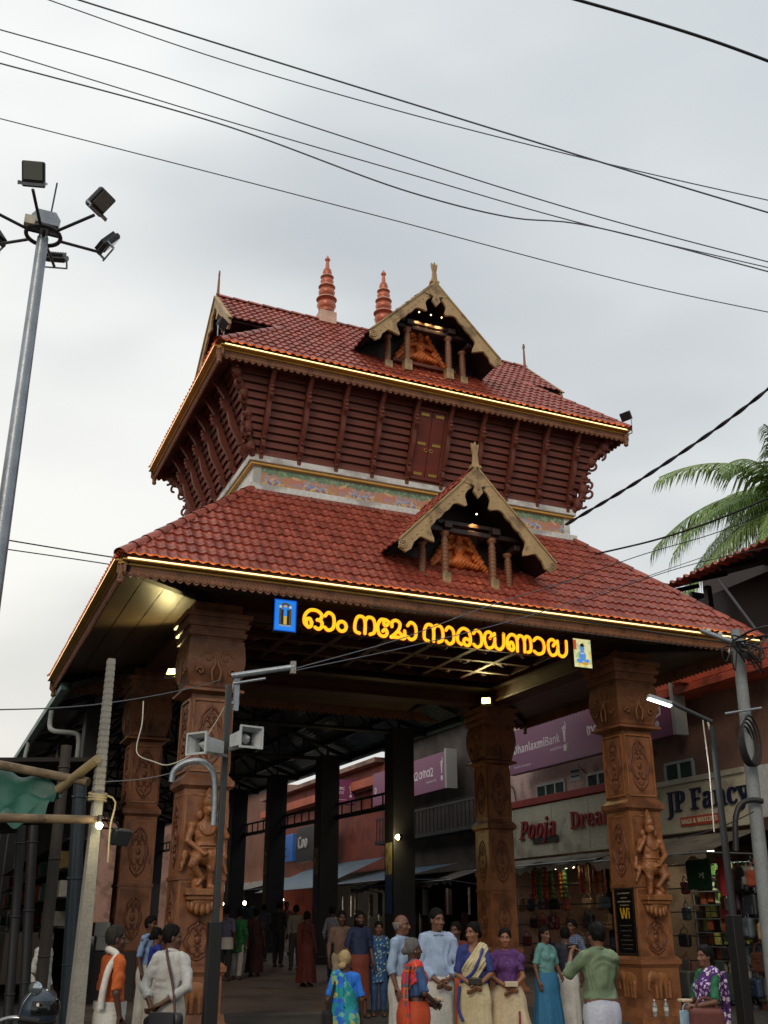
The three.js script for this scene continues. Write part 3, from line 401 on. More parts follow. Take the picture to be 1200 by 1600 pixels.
{
  const B = { x: 3.6, y: 10.13, z: 2.2 }, T = { x: 4.24, y: 11.84, z: 2.82 }, wall = grp('louvred_storey', gate);
  const bq = []; for (const [a, b] of [[[-1, 1], [1, 1]], [[-1, -1], [-1, 1]], [[1, 1], [1, -1]], [[1, -1], [-1, -1]]]) bq.push(quadGeom(c4(B, ...a), c4(B, ...b), c4(T, ...b), c4(T, ...a)));
  mk('back_panel', bq, MT.woodDark, wall);
  const S = V(0, T.y - B.y, T.z - B.z), SL = S.length(), lean = Math.atan2(T.z - B.z, T.y - B.y);
  const bracketPath = [[0.02, -0.1], [0.07, 0.06], [0.17, 0.17], [0.15, 0.3], [0.25, 0.46], [0.38, 0.72], [0.46, 0.98], [0.56, 1.1], [0.54, 1.26], [0.64, 1.46], [0.76, 1.62]];
  const bw = [0.04, 0.035, 0.055, 0.04, 0.05, 0.06, 0.05, 0.07, 0.05, 0.07, 0.08], half = (s) => bracketPath.map(([o, y], i) => [o + s * bw[i] * 0.95, y - s * bw[i] * 0.5]);
  const bcurve = (s) => new THREE.SplineCurve(half(s).map(([a, b]) => new THREE.Vector2(a, b))).getPoints(40).map((p) => [p.x, p.y]);
  const brG = join([at(ext([...bcurve(1), ...bcurve(-1).reverse()], 0.07, 0.008), 0, 0, -0.035), ...[[0.2, 0.2, 0.05], [0.23, 0.3, 0.035], [0.62, 1.14, 0.055], [0.64, 1.22, 0.04], [0.1, 0.04, 0.04]].map(([o, y, r]) => new THREE.SphereGeometry(r, 8, 6).translate(o, y, 0))]);
  const makeSide = (ry, hx0, hx1, z0, n, detailed, door) => {
    const g = grp('louvred_wall', wall, V(0, 0, 0), ry), nS = 12, xs = []; for (let k = 0; k < n; k++) xs.push((k - (n - 1) / 2) * 0.778);
    const edges = [-1, ...xs.map((x) => x), 1], rest = [];
    for (let b = 0; b <= n; b++) for (let i = 0; i < nS; i++) {
      const t = (i + 0.6) / nS, hx = lerp(hx0, hx1, t), xa = b === 0 ? -hx + 0.03 : xs[b - 1] + 0.04, xb = b === n ? hx - 0.03 : xs[b] - 0.04; if (xb - xa < 0.06) continue; if (door && b === door && t > 0.07 && t < 0.86) continue;
      const y = B.y + S.y * t, z = z0 + S.z * t + 0.03, pale = i === nS - 1 && detailed;
      const gg = bx(xb - xa, 0.118, 0.03, 0, 0, 0, 0.008).rotateX(lean - 0.3).translate((xa + xb) / 2, y, z);
      if (detailed) mk('slat', gg, pale ? MT.soffit : MT.woodRed, g); else rest.push(gg);
    }
    if (rest.length) mk('slat_rows', rest, MT.woodRed, g).userData.kind = 'stuff';
    for (const x of xs) share('bracket', brG, MT.woodRed, g, V(x, B.y, z0 + 0.03), [0, -Math.PI / 2, 0]);
    mk('base_rail', bx(hx0 * 2, 0.1, 0.12, 0, B.y + 0.02, z0 + 0.04, 0.015), MT.woodRed, g);
    mk('top_rail', bx(hx1 * 2, 0.12, 0.12, 0, T.y - 0.08, z0 + S.z + 0.02, 0.015), MT.woodDark, g);
    if (door) {
      const d = grp('door', g, V((xs[door - 1] + xs[door]) / 2, B.y + 0.06, z0 + 0.09)); d.rotation.x = lean;
      mk('frame', [bx(0.06, 1.46, 0.08, -0.33, 0.73, 0, 0.01), bx(0.06, 1.46, 0.08, 0.33, 0.73, 0, 0.01), bx(0.72, 0.06, 0.08, 0, 1.48, 0, 0.01), bx(0.72, 0.05, 0.1, 0, 0.02, 0.01, 0.01)], MT.woodRed, d);
      for (const s of [-1, 1]) { mk('door_leaf', bx(0.29, 1.4, 0.045, s * 0.15, 0.74, 0, 0.008), wood('#6f2f22', { seed: 41, roughness: 0.35 }), d); for (const y of [0.12, 0.75, 1.36]) mk('brass_plate', bx(0.19, 0.06, 0.012, s * 0.17, y, 0.03, 0.003), MT.brass, d); mk('ring_pull', new THREE.TorusGeometry(0.035, 0.008, 5, 12).translate(s * 0.06, 0.62, 0.035), MT.brass, d); }
    }
  };
  makeSide(0, B.x, T.x, B.z, 10, true, 5); makeSide(-Math.PI / 2, B.z, T.z, B.x, 6, true, 0); makeSide(Math.PI / 2, B.z, T.z, B.x, 6, false, 0); makeSide(Math.PI, B.x, T.x, B.z, 10, false, 0);
  // carved corner brackets
  const cg = []; const r = rngOf(12);
  for (let i = 0; i < 16; i++) { const t = i / 15, o = 0.1 + 0.78 * Math.pow(t, 1.15) + 0.1 * Math.sin(t * 9), y = 0.02 + t * 1.62; cg.push(new THREE.SphereGeometry(0.1 + 0.05 * Math.sin(i * 2.1), 8, 6).scale(0.9, 1.15, 0.7).translate(o, y, 0)); if (i % 2) cg.push(new THREE.TorusGeometry(0.09, 0.03, 5, 10, 4.6).rotateZ(i).translate(o + 0.13, y - 0.03, 0)); cg.push(new THREE.SphereGeometry(0.045, 6, 5).translate(o + 0.09 + r() * 0.06, y + 0.04, (r() - 0.5) * 0.14)); }
  cg.push(tube([[0.0, -0.05, 0], [0.3, 0.3, 0], [0.34, 0.8, 0], [0.75, 1.3, 0], [1.05, 1.7, 0]], 0.07, 24, 6));
  const cornerG = join(cg);
  for (const [sx, sz] of [[-1, 1], [1, 1], [1, -1], [-1, -1]]) share('corner_bracket', cornerG, MT.woodRed, wall, V(sx * B.x, B.y, sz * B.z), [0, Math.atan2(-sz, sx), 0]);
}
// ---- dormers
const lampGlow = mat('#fff0d0', { emissive: '#ffd9a0', emissiveIntensity: 4 });
function bargeHalf(hw, rise, s, width) {
  const L = Math.hypot(hw, rise), ux = hw / L, uy = -rise / L, nx = -uy * -1, ny = ux;            // along the rake; inner normal points down-in
  const P = (t, o) => [s * (t * L * ux - o * rise / L), t * L * uy - o * hw / L];
  const pts = [P(-0.0, 0), P(1.0, 0)], N = 46;
  pts.push([s * (hw + 0.02), -rise - 0.13], [s * (hw - 0.1), -rise - 0.2], [s * (hw - 0.2), -rise - 0.13]);
  for (let i = N; i >= 1; i--) { const t = i / N * 0.9 + 0.02, lobe = 0.2 * Math.exp(-Math.pow((t - 0.32) / 0.035, 2)) + 0.24 * Math.exp(-Math.pow((t - 0.78) / 0.04, 2)); pts.push(P(t, width * (0.92 + 0.12 * Math.abs(Math.sin(t * 30))) + lobe)); }
  return pts;
}
function dormer(parent, apexY, zF, hw, tipY, zBackRidge, footY, lit) {
  const rise = apexY - tipY, d = grp('dormer', parent, V(0, 0, 0)), mats = parent === lowRoof ? MT.tile : MT.tile;
  const zTip = zF - 0.2;
  for (const s of [-1, 1]) {
    const a = V(s * (hw + 0.02), tipY - 0.02, zF), b = V(0, apexY, zF), backTip = parent === lowRoof ? LE.z - (tipY - LE.y) / 1.041 : UE.z - (tipY - UE.y) / 0.97;
    const A = V(s * (hw + 0.02), tipY - 0.02, backTip), B2 = V(0, apexY, zBackRidge), W = [], cut = [];
    if (s > 0) tileSlope(a, A, b, B2, 0.2, 0.33, W, cut); else tileSlope(A, a, B2, b, 0.2, 0.33, W, cut);
    const gs = [...W.map((t) => tileGeom(t.w, t.l).applyMatrix4(t.m)), ...cut]; mk('dormer_tiling', gs, mats[0], d).userData.kind = 'stuff';
    mk('dormer_deck', quadGeom(a, A, B2, b).translate(0, -0.05, 0), MT.woodBlack, d);
    mk('bargeboard', at(ext(bargeHalf(hw, rise, s, 0.18), 0.045, 0.008), 0, apexY, zF + 0.02 + (s > 0 ? 0.006 : 0)), MT.barge, d);
    mk('barge_scroll', [new THREE.TorusGeometry(0.07, 0.02, 5, 12).translate(s * (hw - 0.04), tipY - 0.07, zF + 0.075), new THREE.TorusGeometry(0.035, 0.016, 5, 10).translate(s * (hw - 0.04), tipY - 0.07, zF + 0.08), ...Array.from({ length: 14 }, (_, i) => new THREE.SphereGeometry(0.02, 5, 4).translate(s * hw * (0.08 + i * 0.06), apexY - rise * (0.08 + i * 0.06) - 0.17, zF + 0.07))], MT.barge, d).userData.kind = 'stuff';
    mk('barge_cap', beam([s * -0.02, apexY + 0.03, zF + 0.05], [s * (hw + 0.04), tipY, zF + 0.05], 0.1, 0.03), MT.barge, d);
  }
  mk('apex_pendant', [at(ext([[-0.16, 0], [0.16, 0], [0.13, -0.1], [0.06, -0.13], [0.09, -0.24], [0, -0.36], [-0.09, -0.24], [-0.06, -0.13], [-0.13, -0.1]], 0.05, 0.006), 0, apexY - 0.24, zF + 0.05), at(ext([[0, 0.06], [0.34, -0.3], [0.16, -0.34], [-0.16, -0.34], [-0.34, -0.3]], 0.05, 0.005), 0, apexY, zF + 0.034)], MT.barge, d); for (const s of [-1, 1]) mk('dark_hole_disc', new THREE.CylinderGeometry(0.035, 0.035, 0.012, 10).rotateX(Math.PI / 2).translate(s * 0.12, apexY - 0.36, zF + 0.09), MT.woodBlack, d); mk('dark_hole_disc', new THREE.CylinderGeometry(0.016, 0.016, 0.012, 8).rotateX(Math.PI / 2).translate(0, apexY - 0.44, zF + 0.104), MT.woodBlack, d);  // dark discs stand in for the shaded openings around the pendant
  mk('finial', [at(ext([[-0.08, 0], [0.08, 0], [0.05, 0.12], [0.035, 0.3], [0.06, 0.42], [0.07, 0.5], [0.03, 0.46], [0, 0.54], [-0.03, 0.46], [-0.07, 0.5], [-0.06, 0.42], [-0.035, 0.3], [-0.05, 0.12]], 0.05, 0.008), 0, apexY + 0.02, zF), bx(0.2, 0.06, 0.12, 0, apexY + 0.05, zF + 0.02, 0.01)], MT.barge, d);
  ridgeCaps(d, V(0, apexY + 0.01, zF), V(0, apexY + 0.01, zBackRidge), 0.08, mats);
  // gable back wall, lintels, columns
  const zb = zF - 0.85, wl = (y) => hw * (apexY - y) / rise;
  mk('gable_wall', ext([[-wl(footY + 0.55), footY + 0.45], [wl(footY + 0.55), footY + 0.45], [0, apexY - 0.05]], 0.04).translate(0, 0, zb), MT.woodBlack, d);
  mk('lintel', [bx(2.05, 0.09, 0.12, 0, footY + 1.05, zF - 0.3, 0.01), bx(1.3, 0.08, 0.1, 0, footY + 1.22, zF - 0.34, 0.01), bx(0.16, 0.12, 0.7, -0.5, footY + 1.12, zF - 0.5, 0.01), bx(0.16, 0.12, 0.7, 0.5, footY + 1.12, zF - 0.5, 0.01), bx(0.12, 0.1, 0.6, -0.92, footY + 0.86, zF - 0.45, 0.01), bx(0.12, 0.1, 0.6, 0.92, footY + 0.86, zF - 0.45, 0.01)], MT.woodBlack, d);
  const prof = [[0.001, 0.02], [0.075, 0.02]]; for (let i = 0; i < 9; i++) { prof.push([0.062, 0.2 + i * 0.075], [0.078, 0.225 + i * 0.075], [0.062, 0.25 + i * 0.075]); } prof.push([0.05, 0.92], [0.09, 0.96], [0.09, 1.02], [0.001, 1.02]);
  const colG = join(lathe(prof, 10)), footG = join(bx(0.17, 0.26, 0.17, 0, 0.09, 0, 0.012));
  for (const [x, hh, inset] of [[-0.52, 1, 0], [0.46, 1, 0], [-0.92, 0.8, 0.12], [0.86, 0.8, 0.12]]) { const c = share('dormer_column', colG, MT.fascia, d, V(x, footY, zF - 0.3 - inset)); c.scale.y = hh; share('column_foot', footG, MT.barge, c); }
  // carved relief panel
  const fig = (x, y, z) => { let q = ell(x, y, z, [0, 0.5, 0.03], [0.13, 0.16, 0.1]); q = smin(q, ell(x, y, z, [0, 0.22, 0.04], [0.2, 0.14, 0.12]), 0.05); q = smin(q, ell(x, y, z, [0, 0.7, 0.05], [0.08, 0.1, 0.08]), 0.03); q = smin(q, cap(x, y, z, [0, 0.78, 0.04], [0, 0.9, 0.02], 0.07, 0.03), 0.02); for (const s of [-1, 1]) { q = smin(q, cap(x, y, z, [s * 0.13, 0.55, 0.04], [s * 0.3, 0.48, 0.06], 0.05, 0.04), 0.03); q = smin(q, cap(x, y, z, [s * 0.3, 0.48, 0.06], [s * 0.24, 0.66, 0.08], 0.04, 0.03), 0.02); q = smin(q, cap(x, y, z, [s * 0.1, 0.2, 0.06], [s * 0.4, 0.14, 0.08], 0.08, 0.06), 0.03); for (let i = 0; i < 7; i++) { const a = i / 6; q = Math.min(q, ell(x, y, z, [s * (0.2 + a * 0.42), 0.78 - a * 0.62, 0.02], [0.075, 0.085, 0.06])); q = Math.min(q, ell(x, y, z, [s * (0.36 + a * 0.3), 0.36 - a * 0.28, 0.03], [0.05, 0.06, 0.06])); } } q += 0.01 * Math.sin(x * 70) * Math.sin(y * 66); return Math.min(q, Math.max(Math.abs(x) - 0.72 + Math.max(0, y - 0.1) * 0.75, Math.abs(z + 0.06) - 0.03, Math.abs(y - 0.44) - 0.44)); };
  mk('carved_panel', at(sdfGeom(fig, [-0.76, -0.06, -0.12, 0.76, 0.98, 0.2], 0.0155).scale(0.86, 0.92, 1), -0.05, footY + 0.4, zF - 0.68), MT.carved, d);
  mk('panel_ledge', bx(1.5, 0.08, 0.3, 0, footY + 0.34, zF - 0.66, 0.01), MT.woodRed, d);
  for (const x of lit) { mk('spot_bulb', new THREE.SphereGeometry(0.017, 8, 6).translate(x, footY + 1.42, zF - 0.18), lampGlow, d); const p = new THREE.SpotLight('#ffc078', 2.2, 4, 0.62, 0.6, 2); p.position.set(x, footY + 1.36, zF - 0.2); p.target.position.set(x * 0.5, footY + 0.55, zF - 0.66); p.castShadow = true; d.add(p, p.target); }
  return d;
}
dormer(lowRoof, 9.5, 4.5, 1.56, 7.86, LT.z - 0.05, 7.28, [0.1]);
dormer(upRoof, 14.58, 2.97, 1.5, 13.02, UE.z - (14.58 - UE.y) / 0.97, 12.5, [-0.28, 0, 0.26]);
// gablets at both ends of the upper roof
for (const s of [-1, 1]) {
  const g = grp('gablet', upRoof, V(s * GX, 0, 0), s * Math.PI / 2);
  for (const q of [-1, 1]) { mk('bargeboard', at(ext(bargeHalf(1.52, RY - GB.y + 0.02, q, 0.18), 0.04, 0.006), 0, RY, q > 0 ? 0.016 : 0.01), MT.barge, g); mk('barge_cap', beam([0, RY + 0.03, 0.04], [q * 1.56, GB.y - 0.02, 0.04], 0.1, 0.03), MT.barge, g); }
  mk('gable_wall', ext([[-1.45, GB.y - 0.1], [1.45, GB.y - 0.1], [0, RY - 0.1]], 0.05).translate(0, 0, -GX + GB.x + 0.1), MT.woodBlack, g);
  mk('finial', [cyl(0.035, 0.02, 0.62, 8, 0, RY + 0.05, 0), new THREE.SphereGeometry(0.05, 8, 6).translate(0, RY + 0.1, 0), at(ext([[-0.05, 0], [0.05, 0], [0.02, 0.12], [-0.02, 0.12]], 0.03), 0, RY + 0.62, -0.015)], MT.fascia, g);
}
// kalasam finials on the ridge
const kalG = join(lathe([[0.001, 0], [0.16, 0.02], [0.2, 0.06], [0.15, 0.1], [0.19, 0.14], [0.235, 0.24], [0.2, 0.33], [0.13, 0.37], [0.23, 0.4], [0.245, 0.43], [0.15, 0.45], [0.13, 0.48], [0.18, 0.54], [0.205, 0.62], [0.17, 0.7], [0.11, 0.73], [0.19, 0.76], [0.2, 0.79], [0.12, 0.81], [0.15, 0.88], [0.165, 0.94], [0.13, 1.0], [0.09, 1.03], [0.15, 1.05], [0.155, 1.08], [0.09, 1.1], [0.1, 1.16], [0.115, 1.2], [0.09, 1.25], [0.1, 1.27], [0.06, 1.3], [0.04, 1.5], [0.035, 1.53], [0.07, 1.57], [0.065, 1.6], [0.03, 1.66], [0.001, 1.72]], 20));
for (const x of [-1.42, 0.08, 1.55]) { const k = grp('roof_finial', gate, V(x, RY - 0.05, 0)); mk('finial_base', bx(0.42, 0.34, 0.36, 0, 0.13, 0, 0.02), surf('#c9a894', { seed: 50, scale: 1 }), k); share('stacked_pots', kalG, MT.copper, k, V(0, 0.28, 0)); for (let t = 0; t < 3; t++) mk('pot_rim', new THREE.TorusGeometry([0.24, 0.195, 0.152][t], 0.014, 5, 20).rotateX(Math.PI / 2).translate(0, 0.28 + [0.415, 0.775, 1.065][t], 0), surf('#dcb9a4', { seed: 51, scale: 2 }), k); }

// ---- illuminated lettering hung under the eave
{
  const ring = (cx, cy, r, sx = 1) => Array.from({ length: 10 }, (_, i) => [cx + Math.cos(i / 10 * 6.283) * r * sx, cy + Math.sin(i / 10 * 6.283) * r]).concat([[cx + r * sx, cy]]);
  const glyph = {
    o: [1.5, [[[0.62, 0.3], [0.5, 0.52], [0.3, 0.5], [0.22, 0.28], [0.36, 0.06], [0.58, 0.12], [0.64, 0.34]], [[0.4, 0.05], [0.1, 0.25], [0.12, 0.7], [0.5, 1.0], [1.05, 1.0], [1.38, 0.8], [1.3, 0.56], [1.05, 0.5]], [[1.1, 0.52], [1.4, 0.4], [1.38, 0.12], [1.15, 0.0], [0.9, 0.08]]]],
    aa: [0.8, [[[0.08, 0.78], [0.3, 0.98], [0.62, 0.86], [0.72, 0.5], [0.62, 0.12], [0.3, 0.0], [0.08, 0.14]]]],
    am: [0.8, [ring(0.4, 0.3, 0.27, 1.1)]],
    na: [1.4, [[[0.36, 0.03], [0.12, 0.12], [0.1, 0.6], [0.28, 0.96], [0.58, 0.96], [0.7, 0.7], [0.7, 0.05]], [[0.7, 0.7], [0.86, 0.97], [1.18, 0.95], [1.32, 0.62], [1.26, 0.15], [1.02, 0.03]]]],
    ee: [0.9, [[[0.78, 0.72], [0.6, 0.62], [0.48, 0.76], [0.6, 0.95], [0.84, 0.86]], [[0.62, 0.96], [0.28, 0.94], [0.06, 0.55], [0.2, 0.08], [0.55, 0.02], [0.72, 0.22], [0.6, 0.42], [0.42, 0.3]]]],
    ma: [1.2, [[[0.12, 0.62], [0.16, 0.9], [0.46, 1.0], [0.74, 0.86], [0.7, 0.56], [0.4, 0.25], [0.06, 0.02]], [[0.06, 0.02], [0.6, 0.04], [1.1, 0.02], [1.12, 0.45]], [[0.74, 0.3], [1.1, 0.03]]]],
    ra: [1.15, [[[0.36, 0.05], [0.1, 0.22], [0.14, 0.72], [0.5, 1.0], [0.9, 0.9], [1.06, 0.5], [0.98, 0.1], [0.72, 0.02], [0.54, 0.2], [0.66, 0.42], [0.9, 0.36]]]],
    ya: [1.45, [[[0.42, 0.6], [0.56, 0.82], [0.4, 0.98], [0.14, 0.86], [0.07, 0.4], [0.26, 0.03], [0.56, 0.1], [0.74, 0.45], [0.74, 0.92]], [[0.74, 0.5], [0.8, 0.12], [1.06, 0.01], [1.3, 0.22], [1.36, 0.6], [1.36, 0.97]]]],
    nna: [2.0, [[[0.56, 0.3], [0.44, 0.52], [0.26, 0.46], [0.22, 0.2], [0.42, 0.04], [0.58, 0.2]], [[0.4, 0.03], [0.1, 0.2], [0.1, 0.7], [0.38, 0.98], [0.72, 0.92], [0.84, 0.66], [0.84, 0.03]], [[0.84, 0.66], [1.02, 0.97], [1.3, 0.92], [1.42, 0.66], [1.42, 0.03]], [[1.42, 0.66], [1.58, 0.97], [1.84, 0.92], [1.94, 0.5], [1.86, 0.1], [1.66, 0.03]]]],
  };
  const text = [['o', 474, 505], ['aa', 506, 524], ['am', 525, 543.5], ['na', 552.5, 588], ['ee', 589, 609], ['ma', 610, 634], ['aa', 635.5, 652], ['na', 661, 694], ['aa', 695.5, 711], ['ra', 713.5, 737], ['aa', 738.5, 754.5], ['ya', 756, 789.5], ['nna', 791.5, 831], ['aa', 832.5, 852.5], ['ya', 855.5, 887.5]];
  const zS = -16.2, sign = grp('illuminated_sign', null, V(8.17, 6.38, zS));
  tag(sign, 'glowing yellow lettering hung in a row under the lower eave of the gateway', 'sign');
  const yel = mat('#ffc020', { emissive: '#ffbe26', emissiveIntensity: 1.05 }), red = mat('#c02a08', { emissive: '#c22a06', emissiveIntensity: 0.3 });
  for (const [k, p0, p1] of text) {
    const [w, strokes] = glyph[k], t = (p0 + p1) / 2, yM = lerp(968, 1017, (t - 474) / 414), x0 = onZ(p0, yM, zS).x, x1 = onZ(p1, yM, zS).x, hh = 0.325, sc = (x1 - x0) / w;
    const mkS = (r, dz) => strokes.map((st) => { const pts = st.map(([x, y]) => V(x * sc, y * hh, 0)); const g = [tube(pts, r, st.length * 5, 8), new THREE.SphereGeometry(r, 8, 6).translate(pts[0].x, pts[0].y, 0), new THREE.SphereGeometry(r, 8, 6).translate(pts[pts.length - 1].x, pts[pts.length - 1].y, 0)]; return join(g).scale(1, 1, 0.45).translate(0, 0, dz); });
    const L = grp('letter', sign, V(x0 - 8.17, 0.045, 0)); mk('letter_face', mkS(0.0305, 0), yel, L); mk('letter_halo', mkS(0.034, -0.03), red, L);
  }
  mk('sign_rail', [bx(5.7, 0.02, 0.02, 0, 0.1, -0.07), bx(5.7, 0.02, 0.02, 0, 0.33, -0.07), ...[-2.7, -0.9, 0.9, 2.7].map((x) => bx(0.015, 0.62, 0.015, x, 0.34, -0.085))], MT.steelDark, sign);
  const l = new THREE.RectAreaLight('#ffab1a', 0.7, 5.4, 0.36); l.position.set(0, 0.2, 0.06); l.rotation.y = Math.PI; sign.add(l);
  const panel = (x, y, draw, label) => { const o = grp('light_box', null, V(x, y, zS)); tag(o, label, 'light box'); const t = canvasTex(128, 176, draw); mk('case', bx(0.44, 0.6, 0.08, 0, 0, -0.05, 0.01), MT.steelDark, o); mk('picture', new THREE.PlaneGeometry(0.4, 0.56), mat(0xffffff, { map: t, emissive: '#ffffff', emissiveMap: t, emissiveIntensity: 0.7 }), o, true); mk('hanger', [bx(0.015, 0.3, 0.015, -0.15, 0.42, -0.05), bx(0.015, 0.3, 0.015, 0.15, 0.42, -0.05)], MT.steelDark, o); const r = new THREE.RectAreaLight('#bcd0ff', 0.5, 0.4, 0.55); r.position.z = 0.02; r.rotation.y = Math.PI; o.add(r); };
  panel(5.12, 6.6, (c, w, h) => { c.fillStyle = '#1560d8'; c.fillRect(0, 0, w, h); c.fillStyle = '#2a86f0'; c.fillRect(6, 6, w - 12, h - 12); c.strokeStyle = '#5a4a2a'; c.lineWidth = 11; c.beginPath(); c.moveTo(34, 140); c.lineTo(34, 70); c.quadraticCurveTo(36, 22, 64, 22); c.quadraticCurveTo(92, 22, 94, 70); c.lineTo(94, 140); c.stroke(); c.fillStyle = '#2b2a33'; c.fillRect(40, 56, 48, 86); c.fillStyle = '#3f8fe8'; c.beginPath(); c.ellipse(64, 50, 10, 12, 0, 0, 7); c.fill(); c.fillRect(54, 60, 20, 40); c.fillStyle = '#d8b23c'; c.fillRect(55, 92, 18, 46); c.fillRect(56, 32, 16, 10); c.fillStyle = '#d9cfae'; c.beginPath(); c.arc(36, 40, 8, 0, 7); c.arc(92, 40, 8, 0, 7); c.fill(); c.fillStyle = '#8a97a8'; c.fillRect(30, 140, 68, 10); }, 'blue lit picture box with an arched shrine figure, before the first glowing letter');
  panel(11.18, 6.54, (c, w, h) => { const g = ['#d8c65a', '#e7e3b0', '#a9c48a']; c.fillStyle = '#e2dca0'; c.fillRect(0, 0, w, h); for (let i = 0; i < 60; i++) { c.fillStyle = g[i % 3]; c.fillRect(hash(i, 1) * w, hash(i, 2) * h, 26, 20); } c.fillStyle = '#c4562c'; c.fillRect(0, 8, 22, 60); c.fillStyle = '#5d93d8'; c.beginPath(); c.ellipse(64, 56, 17, 19, 0, 0, 7); c.fill(); c.beginPath(); c.ellipse(62, 104, 26, 34, 0, 0, 7); c.fill(); c.beginPath(); c.ellipse(40, 138, 24, 13, 0.3, 0, 7); c.fill(); c.beginPath(); c.ellipse(92, 136, 20, 12, -0.3, 0, 7); c.fill(); c.fillStyle = '#20242c'; c.beginPath(); c.ellipse(64, 38, 15, 11, 0, 0, 7); c.fill(); c.fillStyle = '#d79a2e'; c.beginPath(); c.ellipse(78, 152, 26, 9, 0, 0, 7); c.fill(); c.fillStyle = '#e8e6da'; c.fillRect(48, 86, 30, 5); }, 'yellow and blue lit picture box hung after the last glowing letter');
}
// black plaque with gold lettering on the inner face of the right front pillar
{
  const t = canvasTex(256, 512, (c, w, h) => { c.fillStyle = '#0d0d0e'; c.fillRect(0, 0, w, h); c.strokeStyle = '#4a4233'; c.lineWidth = 6; c.strokeRect(5, 5, w - 10, h - 10); c.fillStyle = '#b7a983'; c.textAlign = 'center'; c.strokeStyle = '#b7a983'; [[40, 170, 9], [76, 90, 8], [104, 180, 10], [134, 120, 7], [290, 160, 8], [330, 150, 7], [368, 100, 7], [402, 170, 7], [436, 150, 7], [468, 120, 6]].forEach(([y, wd, th], k) => { c.fillStyle = k < 4 ? '#b3a680' : '#6f6a58'; for (let x = -wd / 2; x < wd / 2; x += 9) c.fillRect(w / 2 + x, y - hash(x + 200, y) * 3, 4 + hash(x + 100, y) * 4, th); }); c.fillStyle = '#d9ae2c'; c.font = 'bold 118px sans-serif'; c.fillText('W', w / 2 - 12, 240); c.beginPath(); c.arc(w / 2 + 58, 166, 9, 0, 7); c.fill(); c.fillRect(w / 2 + 50, 182, 14, 56); });
  const p = grp('plaque', null, V(CX + 4.305 - 0.378, 1.72, CZ + 2.58), -Math.PI / 2); tag(p, 'black plaque with a gold W fixed to the inner face of a front pillar', 'plaque');
  mk('backing', bx(0.62, 1.2, 0.02, 0, 0, -0.006), MT.blackPaint, p); mk('plaque_face', new THREE.PlaneGeometry(0.58, 1.16).translate(0, 0, 0.008), mat(0xffffff, { map: t, roughness: 0.3 }), p, true);
}
